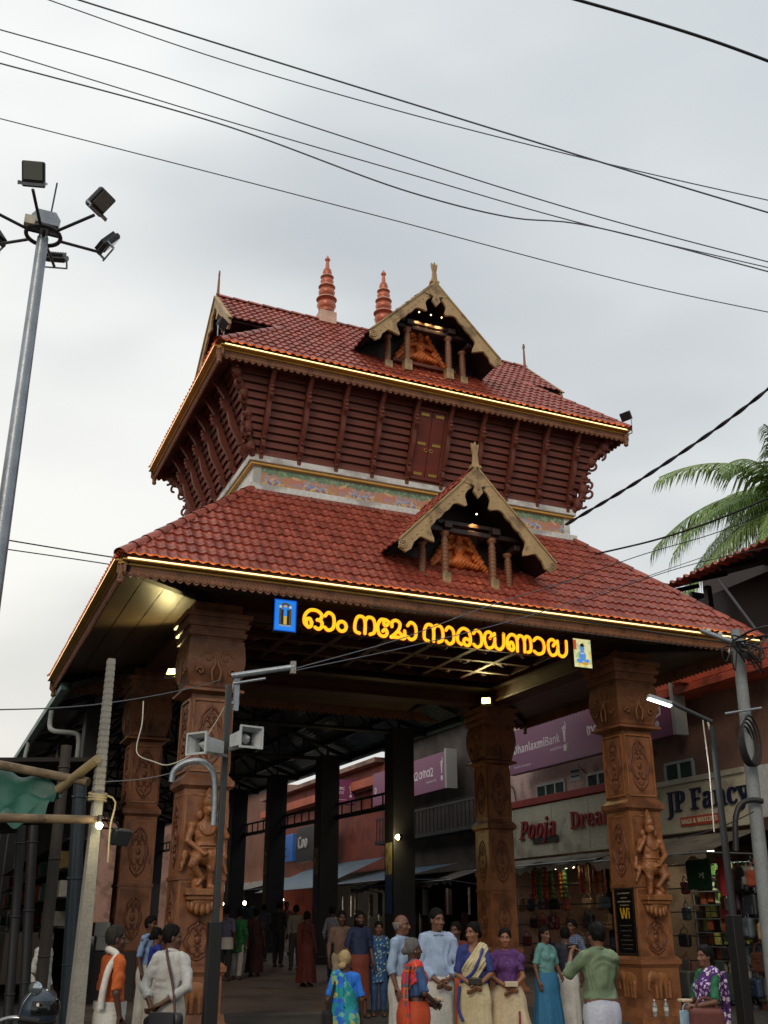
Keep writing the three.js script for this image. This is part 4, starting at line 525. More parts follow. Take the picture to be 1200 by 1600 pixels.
// ---------------------------------------------------------------- steel hall roof behind the gateway
const hallY = (z) => 6.3 + 0.009 * (-23 - z);
{
  const hall = grp('market_hall', null, V(7.2, 0, -24)); tag(hall, 'long black steel-framed market hall running back behind the gateway', 'hall');
  const sheetM = surf('#3c4348', { seed: 60, scale: 0.4, coarse: 0.2, roughness: 0.6, metalness: 0.2 });
  const z0 = -23.1, z1 = -66, o = V(7.2, 0, -24), L = (x, y, z) => [x - o.x, y, z - o.z];
  const sh = []; for (const [xa, ya, xb, yb] of [[2.35, 0, 7.2, 1.75], [12.1, 0, 7.2, 1.75]]) { const n = 40; sh.push(grid(n * 2, 1, (u, v) => { const t = u, z = lerp(z0, z1, v), k = Math.round(u * n * 2) % 2; return V(lerp(xa, xb, t) - o.x, hallY(z) + 0.25 + lerp(ya, yb, t) + k * 0.035, z - o.z); })); }
  mk('roof_sheeting', sh, sheetM, hall);
  const zc = [-25.1, -30.6, -35.8, -40.8, -46, -51.2, -56.5, -62];
  for (const z of zc) {
    for (const x of [11.25, 3.35]) { const y = hallY(z); mk('hall_column', [bx(0.6, y - groundY(z) + 0.3, 0.6, x - o.x, (y + groundY(z)) / 2 + 0.05, z - o.z, 0.02), bx(0.72, 0.25, 0.72, x - o.x, groundY(z) + 0.1, z - o.z, 0.03)], MT.steelDark, hall); }
    const y = hallY(z) + 0.12, t = []; t.push(bar(L(2.4, y, z), L(12.05, y, z), 0.06, 0.06, 6)); for (const s of [-1, 1]) { t.push(bar(L(s < 0 ? 2.4 : 12.05, y + 0.05, z), L(7.2, y + 1.75, z), 0.06, 0.06, 6)); for (let k = 0; k < 6; k++) { const xa = lerp(s < 0 ? 2.4 : 12.05, 7.2, k / 6), xb = lerp(s < 0 ? 2.4 : 12.05, 7.2, (k + 1) / 6); t.push(bar(L(xb, y, z), L(xb, y + 1.75 * (k + 1) / 6, z), 0.035, 0.035, 5), bar(L(xa, y, z), L(xb, y + 1.75 * (k + 1) / 6, z), 0.035, 0.035, 5)); } }
    mk('roof_truss', t, MT.steelDark, hall);
  }
  for (let k = 0; k <= 10; k++) { const x = lerp(2.4, 12.05, k / 10), h = 1.75 * (1 - Math.abs(k - 5) / 5); mk('purlin', beam(L(x, hallY(z0) + 0.2 + h, z0), L(x, hallY(z1) + 0.2 + h, z1), 0.08, 0.1), MT.steelDark, hall); }
  for (let i = 0; i + 1 < zc.length; i++) { const a = zc[i], b = zc[i + 1], y = 4.6 + (-25 - a) * 0.02, t = [beam(L(11.45, y, a), L(11.45, y + 0.1, b), 0.1, 0.12), beam(L(11.45, y + 0.38, a), L(11.45, y + 0.48, b), 0.06, 0.06)]; for (let k = 0; k <= 7; k++) { const z = lerp(a, b, k / 7), yy = y + 0.1 * k / 7; t.push(bar(L(11.45, yy, z), L(11.45, yy + 0.4, z), 0.025, 0.025, 5)); } if (i > 0 || true) mk('walkway_truss', t, MT.steelDark, hall); }
  const gut = surf('#4d6f6c', { seed: 61, scale: 0.6, roughness: 0.5 });
  for (const x of [2.3, 12.16]) mk('gutter', beam(L(x, hallY(z0) + 0.22, z0), L(x, hallY(z1) + 0.22, z1), 0.16, 0.16), gut, hall);
  mk('downpipe', [tube([L(2.28, 6.35, -25.2), L(2.28, 6.0, -25.2), L(2.35, 5.85, -25.0), L(2.9, 5.8, -25.0), L(2.95, 5.65, -25.0), L(2.95, 5.0, -25.0)], 0.06, 40, 8)], surf('#9aa3a2', { seed: 62, scale: 1 }), hall);
  mk('downpipe', [tube([L(2.28, 6.5, -31), L(2.28, 5.9, -31), L(2.9, 5.8, -30.9), L(2.95, 5.0, -30.9)], 0.06, 40, 8)], surf('#9aa3a2', { seed: 63, scale: 1 }), hall);
}
// lamp on the hall column
{
  const p = onX(622, 1308, 10.93), o = grp('bulkhead_lamp', null, p); tag(o, 'small round lit lamp on the first black hall column', 'lamp');
  mk('lamp_base', bx(0.1, 0.14, 0.14, 0.06, 0, 0, 0.02), MT.steelDark, o); mk('bulb', new THREE.SphereGeometry(0.07, 12, 8), mat('#fff6d0', { emissive: '#ffeaa0', emissiveIntensity: 9 }), o);
  const l = new THREE.PointLight('#ffe6a0', 1.6, 10, 2); l.position.set(-0.1, 0, 0); l.castShadow = true; o.add(l);
  for (const [z, c1, c2] of [[-25.1, '#b8a464', '#274a86'], [-30.6, '#8f8055', '#30456e'], [-35.8, '#8a7a50', '#6b5a38']]) { const t = canvasTex(64, 192, (c, w, h) => { c.fillStyle = c1; c.fillRect(0, 0, w, h * 0.45); c.fillStyle = c2; c.fillRect(0, h * 0.45, w, h); for (let i = 0; i < 40; i++) { c.fillStyle = ['#d9cf9a', '#5a4022', '#88a0c8'][i % 3]; c.globalAlpha = 0.5; c.beginPath(); c.ellipse(hash(i, 5) * w, hash(i, 6) * h * 0.5, 5, 9, 0, 0, 7); c.fill(); } }); tag(mk('column_poster', new THREE.PlaneGeometry(0.42, 1.7).rotateY(-Math.PI / 2).translate(10.94, 2.75 + (-25 - z) * 0.04, z), mat(0xffffff, { map: t, roughness: 0.6 }), null, true), ['tall yellow and blue poster on the hall column with the lit lamp', 'tall faded ochre and slate poster on the second hall column', 'tall brownish poster on the third hall column'][z === -25.1 ? 0 : z === -30.6 ? 1 : 2], 'poster'); }
}

// ---------------------------------------------------------------- shop row on the right (facade along x = 16)
const FX = 16;
const fonts = {}; { const L = new FontLoader(); fonts.serif = await L.loadAsync('fonts/droid/droid_serif_bold.typeface.json'); fonts.sans = await L.loadAsync('fonts/droid/droid_sans_bold.typeface.json'); }
const txt = (s, font, size, depth = 0.03, skew = 0) => { const g = new TextGeometry(s, { font, size, depth, curveSegments: 4, bevelEnabled: false }); if (skew) g.applyMatrix4(new THREE.Matrix4().set(1, skew, 0, 0, 0, 1, 0, 0, 0, 0, 1, 0, 0, 0, 0, 1)); return g; };
// things fixed to the facade: local +x runs towards the camera (rising z), +z out of the wall (towards -x)
const onWall = (g, x, y, z) => { g.position.set(x, y, z); g.rotation.y = -Math.PI / 2; return g; };
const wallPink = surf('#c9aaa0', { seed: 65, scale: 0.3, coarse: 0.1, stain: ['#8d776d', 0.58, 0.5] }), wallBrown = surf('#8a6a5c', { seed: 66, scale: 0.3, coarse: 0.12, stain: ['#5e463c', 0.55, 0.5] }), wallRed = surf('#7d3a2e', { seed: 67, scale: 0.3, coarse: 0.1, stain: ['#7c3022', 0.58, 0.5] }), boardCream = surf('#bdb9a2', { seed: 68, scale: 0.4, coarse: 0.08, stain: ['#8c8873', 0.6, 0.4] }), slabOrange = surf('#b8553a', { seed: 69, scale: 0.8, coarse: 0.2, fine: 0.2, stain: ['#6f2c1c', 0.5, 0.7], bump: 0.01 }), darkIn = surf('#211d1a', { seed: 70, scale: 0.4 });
const frameWhite = mat('#aeb6b4', { roughness: 0.5 }), paneGreen = surf('#41564f', { seed: 71, scale: 0.6, roughness: 0.15, bump: 0 });
function shopBuilding(name, label, z0, z1, hTop, openTop, m, depth = 7) {
  const g = grp(name, null, V(FX, 0, (z0 + z1) / 2)); tag(g, label, 'building'); const L = Math.abs(z1 - z0), gy = Math.min(groundY(z0), groundY(z1)) - 0.1;
  mk('wall', [bx(0.25, hTop - openTop, L, 0.3, (hTop + openTop) / 2, 0), bx(depth, hTop - gy, 0.2, depth / 2 + 0.43, (hTop + gy) / 2, L / 2 - 0.1), bx(depth, hTop - gy, 0.2, depth / 2 + 0.43, (hTop + gy) / 2, -L / 2 + 0.1), bx(0.2, hTop - gy, L - 0.4, depth + 0.3, (hTop + gy) / 2, 0)], m, g);
  mk('roof_slab', bx(depth + 0.7, 0.18, L - 0.01, depth / 2 + 0.1, hTop + 0.09, 0), wallBrown, g);
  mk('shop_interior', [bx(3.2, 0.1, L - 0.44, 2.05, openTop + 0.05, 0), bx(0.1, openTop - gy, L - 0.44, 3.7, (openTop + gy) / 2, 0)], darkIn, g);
  mk('shop_floor', bx(3.4, 0.3, L - 0.44, 2.0, groundY((z0 + z1) / 2) + 0.0, 0), surf('#6b625a', { seed: 72, scale: 0.5 }), g);
  return g;
}
function window3(parent, z, y, w, h, n, xo = 0.15) { const g = grp('window', parent, V(xo, y, z), -Math.PI / 2); const fr = [bx(w, 0.06, 0.08, 0, h / 2, 0), bx(w, 0.06, 0.08, 0, -h / 2, 0)]; for (let i = 0; i <= n; i++) fr.push(bx(0.06, h - 0.07, 0.075, -w / 2 + i * w / n, 0, 0)); mk('window_frame', fr, frameWhite, g); for (let i = 0; i < n; i++) mk('pane', bx(w / n - 0.06, h - 0.06, 0.02, -w / 2 + (i + 0.5) * w / n, 0, -0.01), paneGreen, g); mk('sill', bx(w + 0.2, 0.06, 0.16, 0, -h / 2 - 0.06, 0.04), frameWhite, g); return g; }
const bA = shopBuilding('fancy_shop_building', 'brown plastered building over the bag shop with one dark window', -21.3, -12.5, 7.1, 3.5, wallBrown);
window3(bA, -19.8 + 16.9, 4.98, 1.0, 0.5, 2);
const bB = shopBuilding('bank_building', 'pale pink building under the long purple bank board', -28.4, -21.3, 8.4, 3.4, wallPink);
window3(bB, -25.45 + 24.85, 5.06, 1.45, 0.66, 3); window3(bB, -22.85 + 24.85, 5.06, 1.5, 0.66, 3);
mk('red_ledge', bx(0.42, 0.2, 7.05, -0.02, 4.92, 0, 0.02), surf('#8f2b25', { seed: 73, scale: 0.6 }), bB);
mk('wall_pipe', [tube([[0.12, 6.2, -2.9], [0.12, 5.6, -2.9], [0.13, 5.5, -2.7], [0.12, 5.0, -2.5]], 0.02, 16, 5), tube([[0.12, 5.7, 0.9], [0.13, 5.3, 1.4], [0.12, 5.05, 1.7]], 0.012, 10, 5)], MT.cable, bB);
const bC = shopBuilding('dim_shop_building', 'dark weathered building with dim shopfronts under the second bank board', -37.5, -28.4, 8.0, 3.3, surf('#4a403a', { seed: 74, scale: 0.3, coarse: 0.15, stain: ['#3b322e', 0.5, 0.6] }));
mk('balcony_rail', [bx(0.5, 0.12, 8.6, -0.1, 4.5, 0), ...Array.from({ length: 30 }, (_, i) => bx(0.03, 0.8, 0.03, -0.3, 4.95, -4.2 + i * 0.29)), bx(0.06, 0.06, 8.6, -0.3, 5.36, 0)], MT.steelDark, bC);
const bD = shopBuilding('red_building', 'red painted building further down the shopping street behind the hall columns', -53, -37.5, 7.6, 3.6, wallRed);
mk('parapet', bx(0.5, 0.35, 15.2, 0.0, 6.9, 0, 0.02), surf('#a85840', { seed: 75, scale: 0.4 }), bD);
const bE = shopBuilding('far_building', 'far peach coloured building closing the shopping street', -72, -53, 8.4, 3.6, surf('#744a39', { seed: 76, scale: 0.3 }));
const bF = grp('street_end_building', null, V(7, 0, -84)); tag(bF, 'wide grey building across the far end of the hall', 'building'); mk('wall', bx(40, 9, 5, 0, 4.5, 0), wallBrown, bF); for (let i = 0; i < 9; i++) { const w = grp('window', bF, V(-16 + i * 4, 5.8, 2.55)); mk('window_frame', [bx(1.5, 0.1, 0.1, 0, 0.7, 0), bx(1.5, 0.1, 0.1, 0, -0.7, 0), bx(0.1, 1.3, 0.1, -0.7, 0, 0), bx(0.1, 1.3, 0.1, 0.7, 0, 0)], frameWhite, w); mk('pane', bx(1.3, 1.3, 0.04), paneGreen, w); }
mk('roof_slab', bx(40.6, 0.3, 5.6, 0, 9.15, 0), wallBrown, bF);
// tiled roof edge and orange slab on the near building
{
  const g = grp('lean_to_roof', bA, V(0, 0, 0)); const z0 = -18.9 + 16.9, z1 = 3.8;
  mk('attic_wall', [bx(0.15, 3.4, 8.7, 2.9, 8.85, 0), bx(3, 3, 0.15, 1.6, 8.6, 4.25), bx(2.6, 2.6, 0.15, 1.7, 8.5, -4.25)], MT.woodBlack, g); mk('shade_boarding', bx(0.1, 1.85, 6.3, 0.6, 8.12, 1.0), MT.woodBlack, g); mk('shade_boarding', bx(3.0, 2.2, 0.1, 2.0, 8.2, -2.2), MT.woodBlack, g); mk('attic_post', [-4, -1.3, 1.4, 4].map((z) => bx(0.14, 1.9, 0.14, 0.25, 8.2, z)), MT.woodBlack, g).userData.kind = 'stuff';  // black walls and added boards stand in for the deep shade under the roof
  mk('roof_deck', quadGeom(V(-0.9, 9.0, z0), V(-0.9, 9.0, z1), V(3.2, 10.4, z1), V(3.2, 10.4, z0)), MT.woodBlack, g);
  for (let i = 0; i < 24; i++) mk('edge_tile', new THREE.CylinderGeometry(0.09, 0.1, 0.34, 8, 1, true, 0, Math.PI).rotateZ(-Math.PI / 2).rotateY(0).translate(-0.9, 9.04, z0 + 0.15 + i * 0.24), MT.tile[i % 4], g);
  for (let i = 0; i < 6; i++) mk('rafter', beam([-0.85, 8.92, z0 + 0.4 + i], [0.25, 9.25, z0 + 0.4 + i], 0.07, 0.1), MT.woodBlack, g);
  mk('roof_stay', bar([-0.75, 8.75, 0.2], [0.2, 7.3, 0.4], 0.035), MT.galv, g);
  mk('orange_slab', [bx(0.5, 0.34, 8.1, -0.25, 6.95, 0.0, 0.02), bx(1.3, 0.5, 0.25, -0.2, 7.0, -1.5, 0.02), bx(1.1, 0.16, 8.0, 0.0, 6.68, 0.1)], slabOrange, g);
}
// sign boards on the shop fronts
function board(name, label, zA, zB, y0, y1, m, xo, category = 'sign board') { const L = Math.abs(zB - zA), g = grp(name, null); onWall(g, FX - xo, y0, (zA + zB) / 2); tag(g, label, category); mk('board_panel', bx(L, y1 - y0, 0.16, 0, (y1 - y0) / 2, -0.08, 0.01), m, g); return g; }
const malRow = (c, x, y, h, n, seed) => { for (let i = 0; i < n; i++) { const w = h * (0.75 + hash(i, seed) * 0.7); c.beginPath(); const k = Math.floor(hash(i, seed + 1) * 4); if (k === 0) { c.arc(x + w * 0.35, y - h * 0.4, h * 0.36, 0, 6.3); c.moveTo(x + w * 0.7, y); c.quadraticCurveTo(x + w * 0.95, y - h * 0.5, x + w * 0.75, y - h * 0.85); } else if (k === 1) { c.moveTo(x + w * 0.2, y); c.quadraticCurveTo(x, y - h, x + w * 0.3, y - h * 0.85); c.quadraticCurveTo(x + w * 0.5, y - h * 0.6, x + w * 0.45, y); c.moveTo(x + w * 0.45, y - h * 0.6); c.quadraticCurveTo(x + w * 0.9, y - h * 1.15, x + w * 0.85, y); } else if (k === 2) { c.moveTo(x + w * 0.8, y - h * 0.8); c.quadraticCurveTo(x, y - h, x + w * 0.1, y - h * 0.3); c.quadraticCurveTo(x + w * 0.4, y + h * 0.2, x + w * 0.8, y - h * 0.1); } else { c.moveTo(x, y - h * 0.8); c.quadraticCurveTo(x + w * 0.8, y - h * 1.1, x + w * 0.6, y - h * 0.4); c.lineTo(x + w * 0.05, y); c.lineTo(x + w * 0.8, y); } c.stroke(); x += w * 1.05; } return x; };
function figureLogo(c, x, y, h) { c.fillStyle = '#d9cfd2'; c.beginPath(); c.ellipse(x, y - h * 0.8, h * 0.055, h * 0.08, 0, 0, 7); c.fill(); c.beginPath(); c.moveTo(x - h * 0.07, y - h * 0.7); c.lineTo(x + h * 0.07, y - h * 0.7); c.lineTo(x + h * 0.035, y - h * 0.3); c.lineTo(x - h * 0.035, y - h * 0.3); c.fill(); c.lineWidth = h * 0.035; c.strokeStyle = '#d9cfd2'; c.beginPath(); c.moveTo(x - h * 0.07, y - h * 0.68); c.lineTo(x - h * 0.12, y - h * 0.82); c.moveTo(x + h * 0.07, y - h * 0.68); c.lineTo(x + h * 0.12, y - h * 0.86); c.lineTo(x + h * 0.06, y - h); c.stroke(); c.beginPath(); c.ellipse(x, y - h * 0.12, h * 0.1, h * 0.1, 0, 0, 7); c.fill(); c.fillRect(x - h * 0.1, y - h * 0.03, h * 0.2, h * 0.03); }
const purple = (draw, w, h) => canvasTex(w, h, (c) => { c.fillStyle = '#7d3a64'; c.fillRect(0, 0, w, h); for (let i = 0; i < 900; i++) { c.fillStyle = `rgba(${i % 2 ? '90,40,72' : '130,78,110'},0.1)`; c.fillRect(hash(i, 1) * w, hash(i, 2) * h, 30, 8); } draw(c, w, h); });
{
  const g = board('bank_board', 'long purple bank board with white English lettering above the pale pink wall', -26.7, -19.0, 5.72, 6.98, mat('#5e2d4c', { roughness: 0.5 }), 0.45);
  const t = purple((c, w, h) => { c.fillStyle = '#d9cfd2'; c.font = 'bold 84px sans-serif'; c.fillText('Dhanlaxmi', 60, 170); const k = c.measureText('Dhanlaxmi').width; c.font = '84px sans-serif'; c.fillText('Bank', 60 + k, 170); c.font = '30px sans-serif'; c.fillText('established 1927', 560, 216); c.font = '26px sans-serif'; c.fillText('Branch: Guruvayoor', 64, 274); figureLogo(c, 745, 240, 200); c.strokeStyle = '#d9cfd2'; c.lineWidth = 13; malRow(c, 1010, 180, 66, 10, 3); c.font = '26px sans-serif'; c.fillStyle = '#d9cfd2'; c.fillText('established 1927', 1470, 240); figureLogo(c, 1735, 250, 200); }, 1900, 310);
  mk('board_print', new THREE.PlaneGeometry(7.66, 1.22).translate(0, 0.63, 0.006), mat(0xffffff, { map: t, roughness: 0.45 }), g, true);
  mk('end_cap', bx(0.12, 1.3, 0.34, 3.92, 0.63, -0.05), mat('#a9aba6'), g); mk('strut', [-3.3, -0.4, 2.4].map((x) => bar([x, 1.25, -0.1], [x + 0.1, 1.62, -0.3], 0.025)), MT.galv, g);
  const g2 = board('bank_board', 'purple bank board with white regional script beyond the rear pillar', -37.2, -30.7, 5.84, 7.06, mat('#5e2d4c', { roughness: 0.5 }), 0.45);
  const t2 = purple((c, w, h) => { c.strokeStyle = '#d9cfd2'; c.lineWidth = 12; malRow(c, 720, 170, 70, 8, 9); figureLogo(c, 1480, 230, 190); c.font = '26px sans-serif'; c.fillStyle = '#d9cfd2'; c.fillText('established 1927', 1180, 224); c.font = 'bold 80px sans-serif'; c.fillText('D', 40, 190); }, 1600, 300);
  mk('board_print', new THREE.PlaneGeometry(6.46, 1.2).translate(0, 0.61, 0.006), mat(0xffffff, { map: t2, roughness: 0.45 }), g2, true); mk('end_cap', bx(0.12, 1.28, 0.4, 3.32, 0.61, -0.05), mat('#a9aba6'), g2);
  const g3 = grp('bank_board', null, onX(535, 1237, 15.4)); tag(g3, 'small projecting purple bank board between two black hall columns', 'sign board'); mk('board_panel', bx(1.15, 1.0, 0.16, 0, 0, -0.09, 0.01), mat('#4f2444', { roughness: 0.5 }), g3);
  const t3 = purple((c, w, h) => { c.strokeStyle = '#d9cfd2'; c.lineWidth = 7; malRow(c, 10, 110, 34, 5, 21); malRow(c, 90, 150, 22, 3, 22); figureLogo(c, 250, 190, 150); c.fillStyle = '#d9cfd2'; c.fillRect(60, 215, 140, 5); }, 300, 260); mk('board_print', new THREE.PlaneGeometry(1.1, 0.95), mat(0xffffff, { map: t3, roughness: 0.45 }), g3, true);
  mk('support_arm', bx(0.9, 0.06, 0.06, 0.9, 0.4, -0.08), MT.galv, g3);
}
{
  const g = board('shop_board', 'cream shop fascia with slanted red name letters above the dark toy shop', -28.1, -21.5, 3.42, 4.8, boardCream, 0.18);
  const red = mat('#8c2228', { roughness: 0.4 }), dk = mat('#2a2422', { roughness: 0.5 });
  mk('raised_name', at(txt('Pooja', fonts.serif, 0.5, 0.05, 0.25), -1.95, 0.5, 0.0), red, g); mk('raised_name', at(txt('Dreams', fonts.serif, 0.44, 0.05, 0), 0.75, 0.6, 0), red, g);
  mk('name_underline', bx(1.3, 0.16, 0.04, -0.55, 0.42, 0.01), dk, g); mk('panel_seam', [-2.2, -0.2, 1.6].map((x) => bx(0.015, 1.3, 0.006, x, 0.69, 0.002)), mat('#8f8b78'), g);
  const j = board('shop_board', 'cream shop fascia with dark blackletter name above the bag shop', -21.1, -17.3, 3.6, 4.68, boardCream, 0.18);
  const navy = mat('#141a3a', { roughness: 0.35 });
  mk('raised_name', at(txt('JP Fancy', fonts.serif, 0.46, 0.05, 0.02), -0.72, 0.46, 0), navy, j); const rs = mk('red_strap', bx(1.35, 0.2, 0.03, 0.35, 0.22, 0.012), mat('#a8442f', { roughness: 0.5 }), j); mk('strap_lettering', at(txt('BAGS & WATCHES', fonts.sans, 0.105, 0.012), -0.28, 0.17, 0.03), mat('#cbbda0'), j);
  mk('top_trim', bx(3.85, 0.12, 0.22, 0, 1.12, -0.05, 0.01), surf('#a7a494', { seed: 80, scale: 0.6 }), j);
  const wb = board('shop_board', 'plain white shop board beside the concrete utility pole', -16.9, -14.6, 3.7, 4.75, surf('#c3c6c8', { seed: 81, scale: 0.5 }), 0.2);
  // far fascia boxes
  const bl = board('shop_board', 'bright blue shop panel with dark mesh seen between hall columns', -50.2, -46.6, 4.35, 5.55, surf('#2f6fc4', { seed: 82, scale: 1, roughness: 0.4 }), 0.5); mk('mesh_shape', [...Array.from({ length: 5 }, (_, i) => bx(0.04, 0.5, 0.03, -1.4 + i * 0.5, 0.45, 0.02)), bx(2.6, 0.05, 0.03, -0.4, 0.6, 0.02), bx(2.6, 0.05, 0.03, -0.4, 0.25, 0.02)], mat('#172a52'), bl);
  const bk = board('shop_board', 'black shop fascia with pale Coo lettering beside the blue panel', -45.8, -41, 4.2, 5.7, mat('#2a2a2c', { roughness: 0.5 }), 0.6); mk('raised_name', at(txt('Coo', fonts.sans, 0.5, 0.04), -2.1, 0.6, 0), mat('#a9adad'), bk);
  const pl = grp('wall_notice', null); onWall(pl, FX + 0.16, 5.5, -24.2); tag(pl, 'small white notice plate on the pale pink wall', 'notice'); mk('plate', bx(0.55, 0.36, 0.02), frameWhite, pl); mk('notice_print', [bx(0.4, 0.05, 0.006, 0, 0.08, 0.014), bx(0.42, 0.04, 0.006, 0, -0.06, 0.014)], MT.steelDark, pl);
}
// awnings
function awning(label, zA, zB, y0, y1, out, m, ribs) { const L = Math.abs(zB - zA), g = grp('awning', null); onWall(g, FX - 0.2, y1, (zA + zB) / 2); tag(g, label, 'awning'); const n = Math.round(L / 0.12); mk('awning_sheet', grid(n, 6, (u, v) => V((u - 0.5) * L, (y0 - y1) * v - (ribs ? 0 : 0.06 * Math.sin(u * Math.PI * 6) * v) + (ribs ? 0.02 * Math.sin(u * n * 3.14) : 0), out * v)), m, g); if (!ribs) mk('valance', grid(n, 1, (u, v) => V((u - 0.5) * L, (y0 - y1) - v * (0.14 + 0.04 * Math.sin(u * n * 1.5)) - 0.06 * Math.sin(u * Math.PI * 6), out)), m, g); mk('awning_pole', [bar([-L / 2, y0 - y1, out], [L / 2, y0 - y1, out], 0.02), bar([-L / 2 + 0.1, -0.5, 0.02], [-L / 2 + 0.1, y0 - y1, out], 0.015), bar([L / 2 - 0.1, -0.5, 0.02], [L / 2 - 0.1, y0 - y1, out], 0.015)], MT.galv, g); return g; }
const clothGrey = surf('#6d675a', { seed: 84, scale: 0.6, coarse: 0.2, stain: ['#45413a', 0.5, 0.5] }), tinBlue = surf('#55707e', { seed: 85, scale: 0.4, metalness: 0.3, roughness: 0.5 });
awning('sagging grey cloth awning over the bag shop', -20.9, -17.0, 3.0, 3.5, 1.5, clothGrey); awning('thin grey cloth awning rolled out over the toy shop', -27.9, -21.7, 3.12, 3.36, 0.9, clothGrey); awning('dark cloth awning over the dim shopfronts', -37, -28.8, 2.9, 3.25, 1.2, surf('#4a423c', { seed: 86, scale: 0.6 }));
awning('wide blue tin awning beyond the second hall column', -44.5, -36.5, 2.9, 4.0, 2.6, tinBlue, true); awning('smaller raised blue tin awning next to the hall lamp', -36.2, -30.6, 2.95, 3.5, 2.4, surf('#4c6478', { seed: 87, scale: 0.4, metalness: 0.3, roughness: 0.5 }), true); awning('long pale awning over the far lit shops', -62, -46.5, 3.1, 3.7, 2.4, surf('#8d8a7c', { seed: 88, scale: 0.5 }), true);
// lit shop interiors
function tubeLamp(label, x, y, z, col, pw, len = 1.1) { const o = grp('tube_lamp', null, V(x, y, z)); tag(o, label, 'lamp'); mk('fitting', bx(0.06, 0.05, len + 0.1, 0, 0.045, 0), frameWhite, o); mk('tube', new THREE.CylinderGeometry(0.017, 0.017, len, 8).rotateX(Math.PI / 2), mat('#ffffff', { emissive: col, emissiveIntensity: 5 }), o); const l = new THREE.RectAreaLight(col, pw, 0.06, len); l.position.set(0, -0.03, 0); l.rotation.x = -Math.PI / 2; o.add(l); }
tubeLamp('white tube lamp glowing inside the bag shop', 16.5, 3.2, -19.9, '#f4ffd8', 48); tubeLamp('tube lamp glowing inside the toy shop', 17.8, 3.15, -25, '#ffe2b0', 30); tubeLamp('warm tube lamp under the toy shop awning', 15.75, 3.05, -24.4, '#ffe4b8', 9, 0.9); tubeLamp('tube lamp glowing under the dark cloth awning', 15.6, 3.05, -31.5, '#eef4ff', 9, 0.7);
for (let i = 0; i < 5; i++) { const o = grp('bare_bulb', null, V(15.2 + (i % 2) * 0.5, 2.7, -47 - i * 2.6)); tag(o, 'bare white bulb hung over the far lit shops', 'lamp', 'bulbs over the far shops'); mk('bulb', new THREE.SphereGeometry(0.1, 10, 8), mat('#ffffff', { emissive: '#f3f0dc', emissiveIntensity: 10 }), o); mk('flex', cyl(0.01, 0.01, 0.9, 5, 0, 0.08, 0), MT.cable, o); const l = new THREE.PointLight('#fff2d8', 4, 9, 2); l.position.set(0, -0.14, 0); l.castShadow = true; o.add(l); }
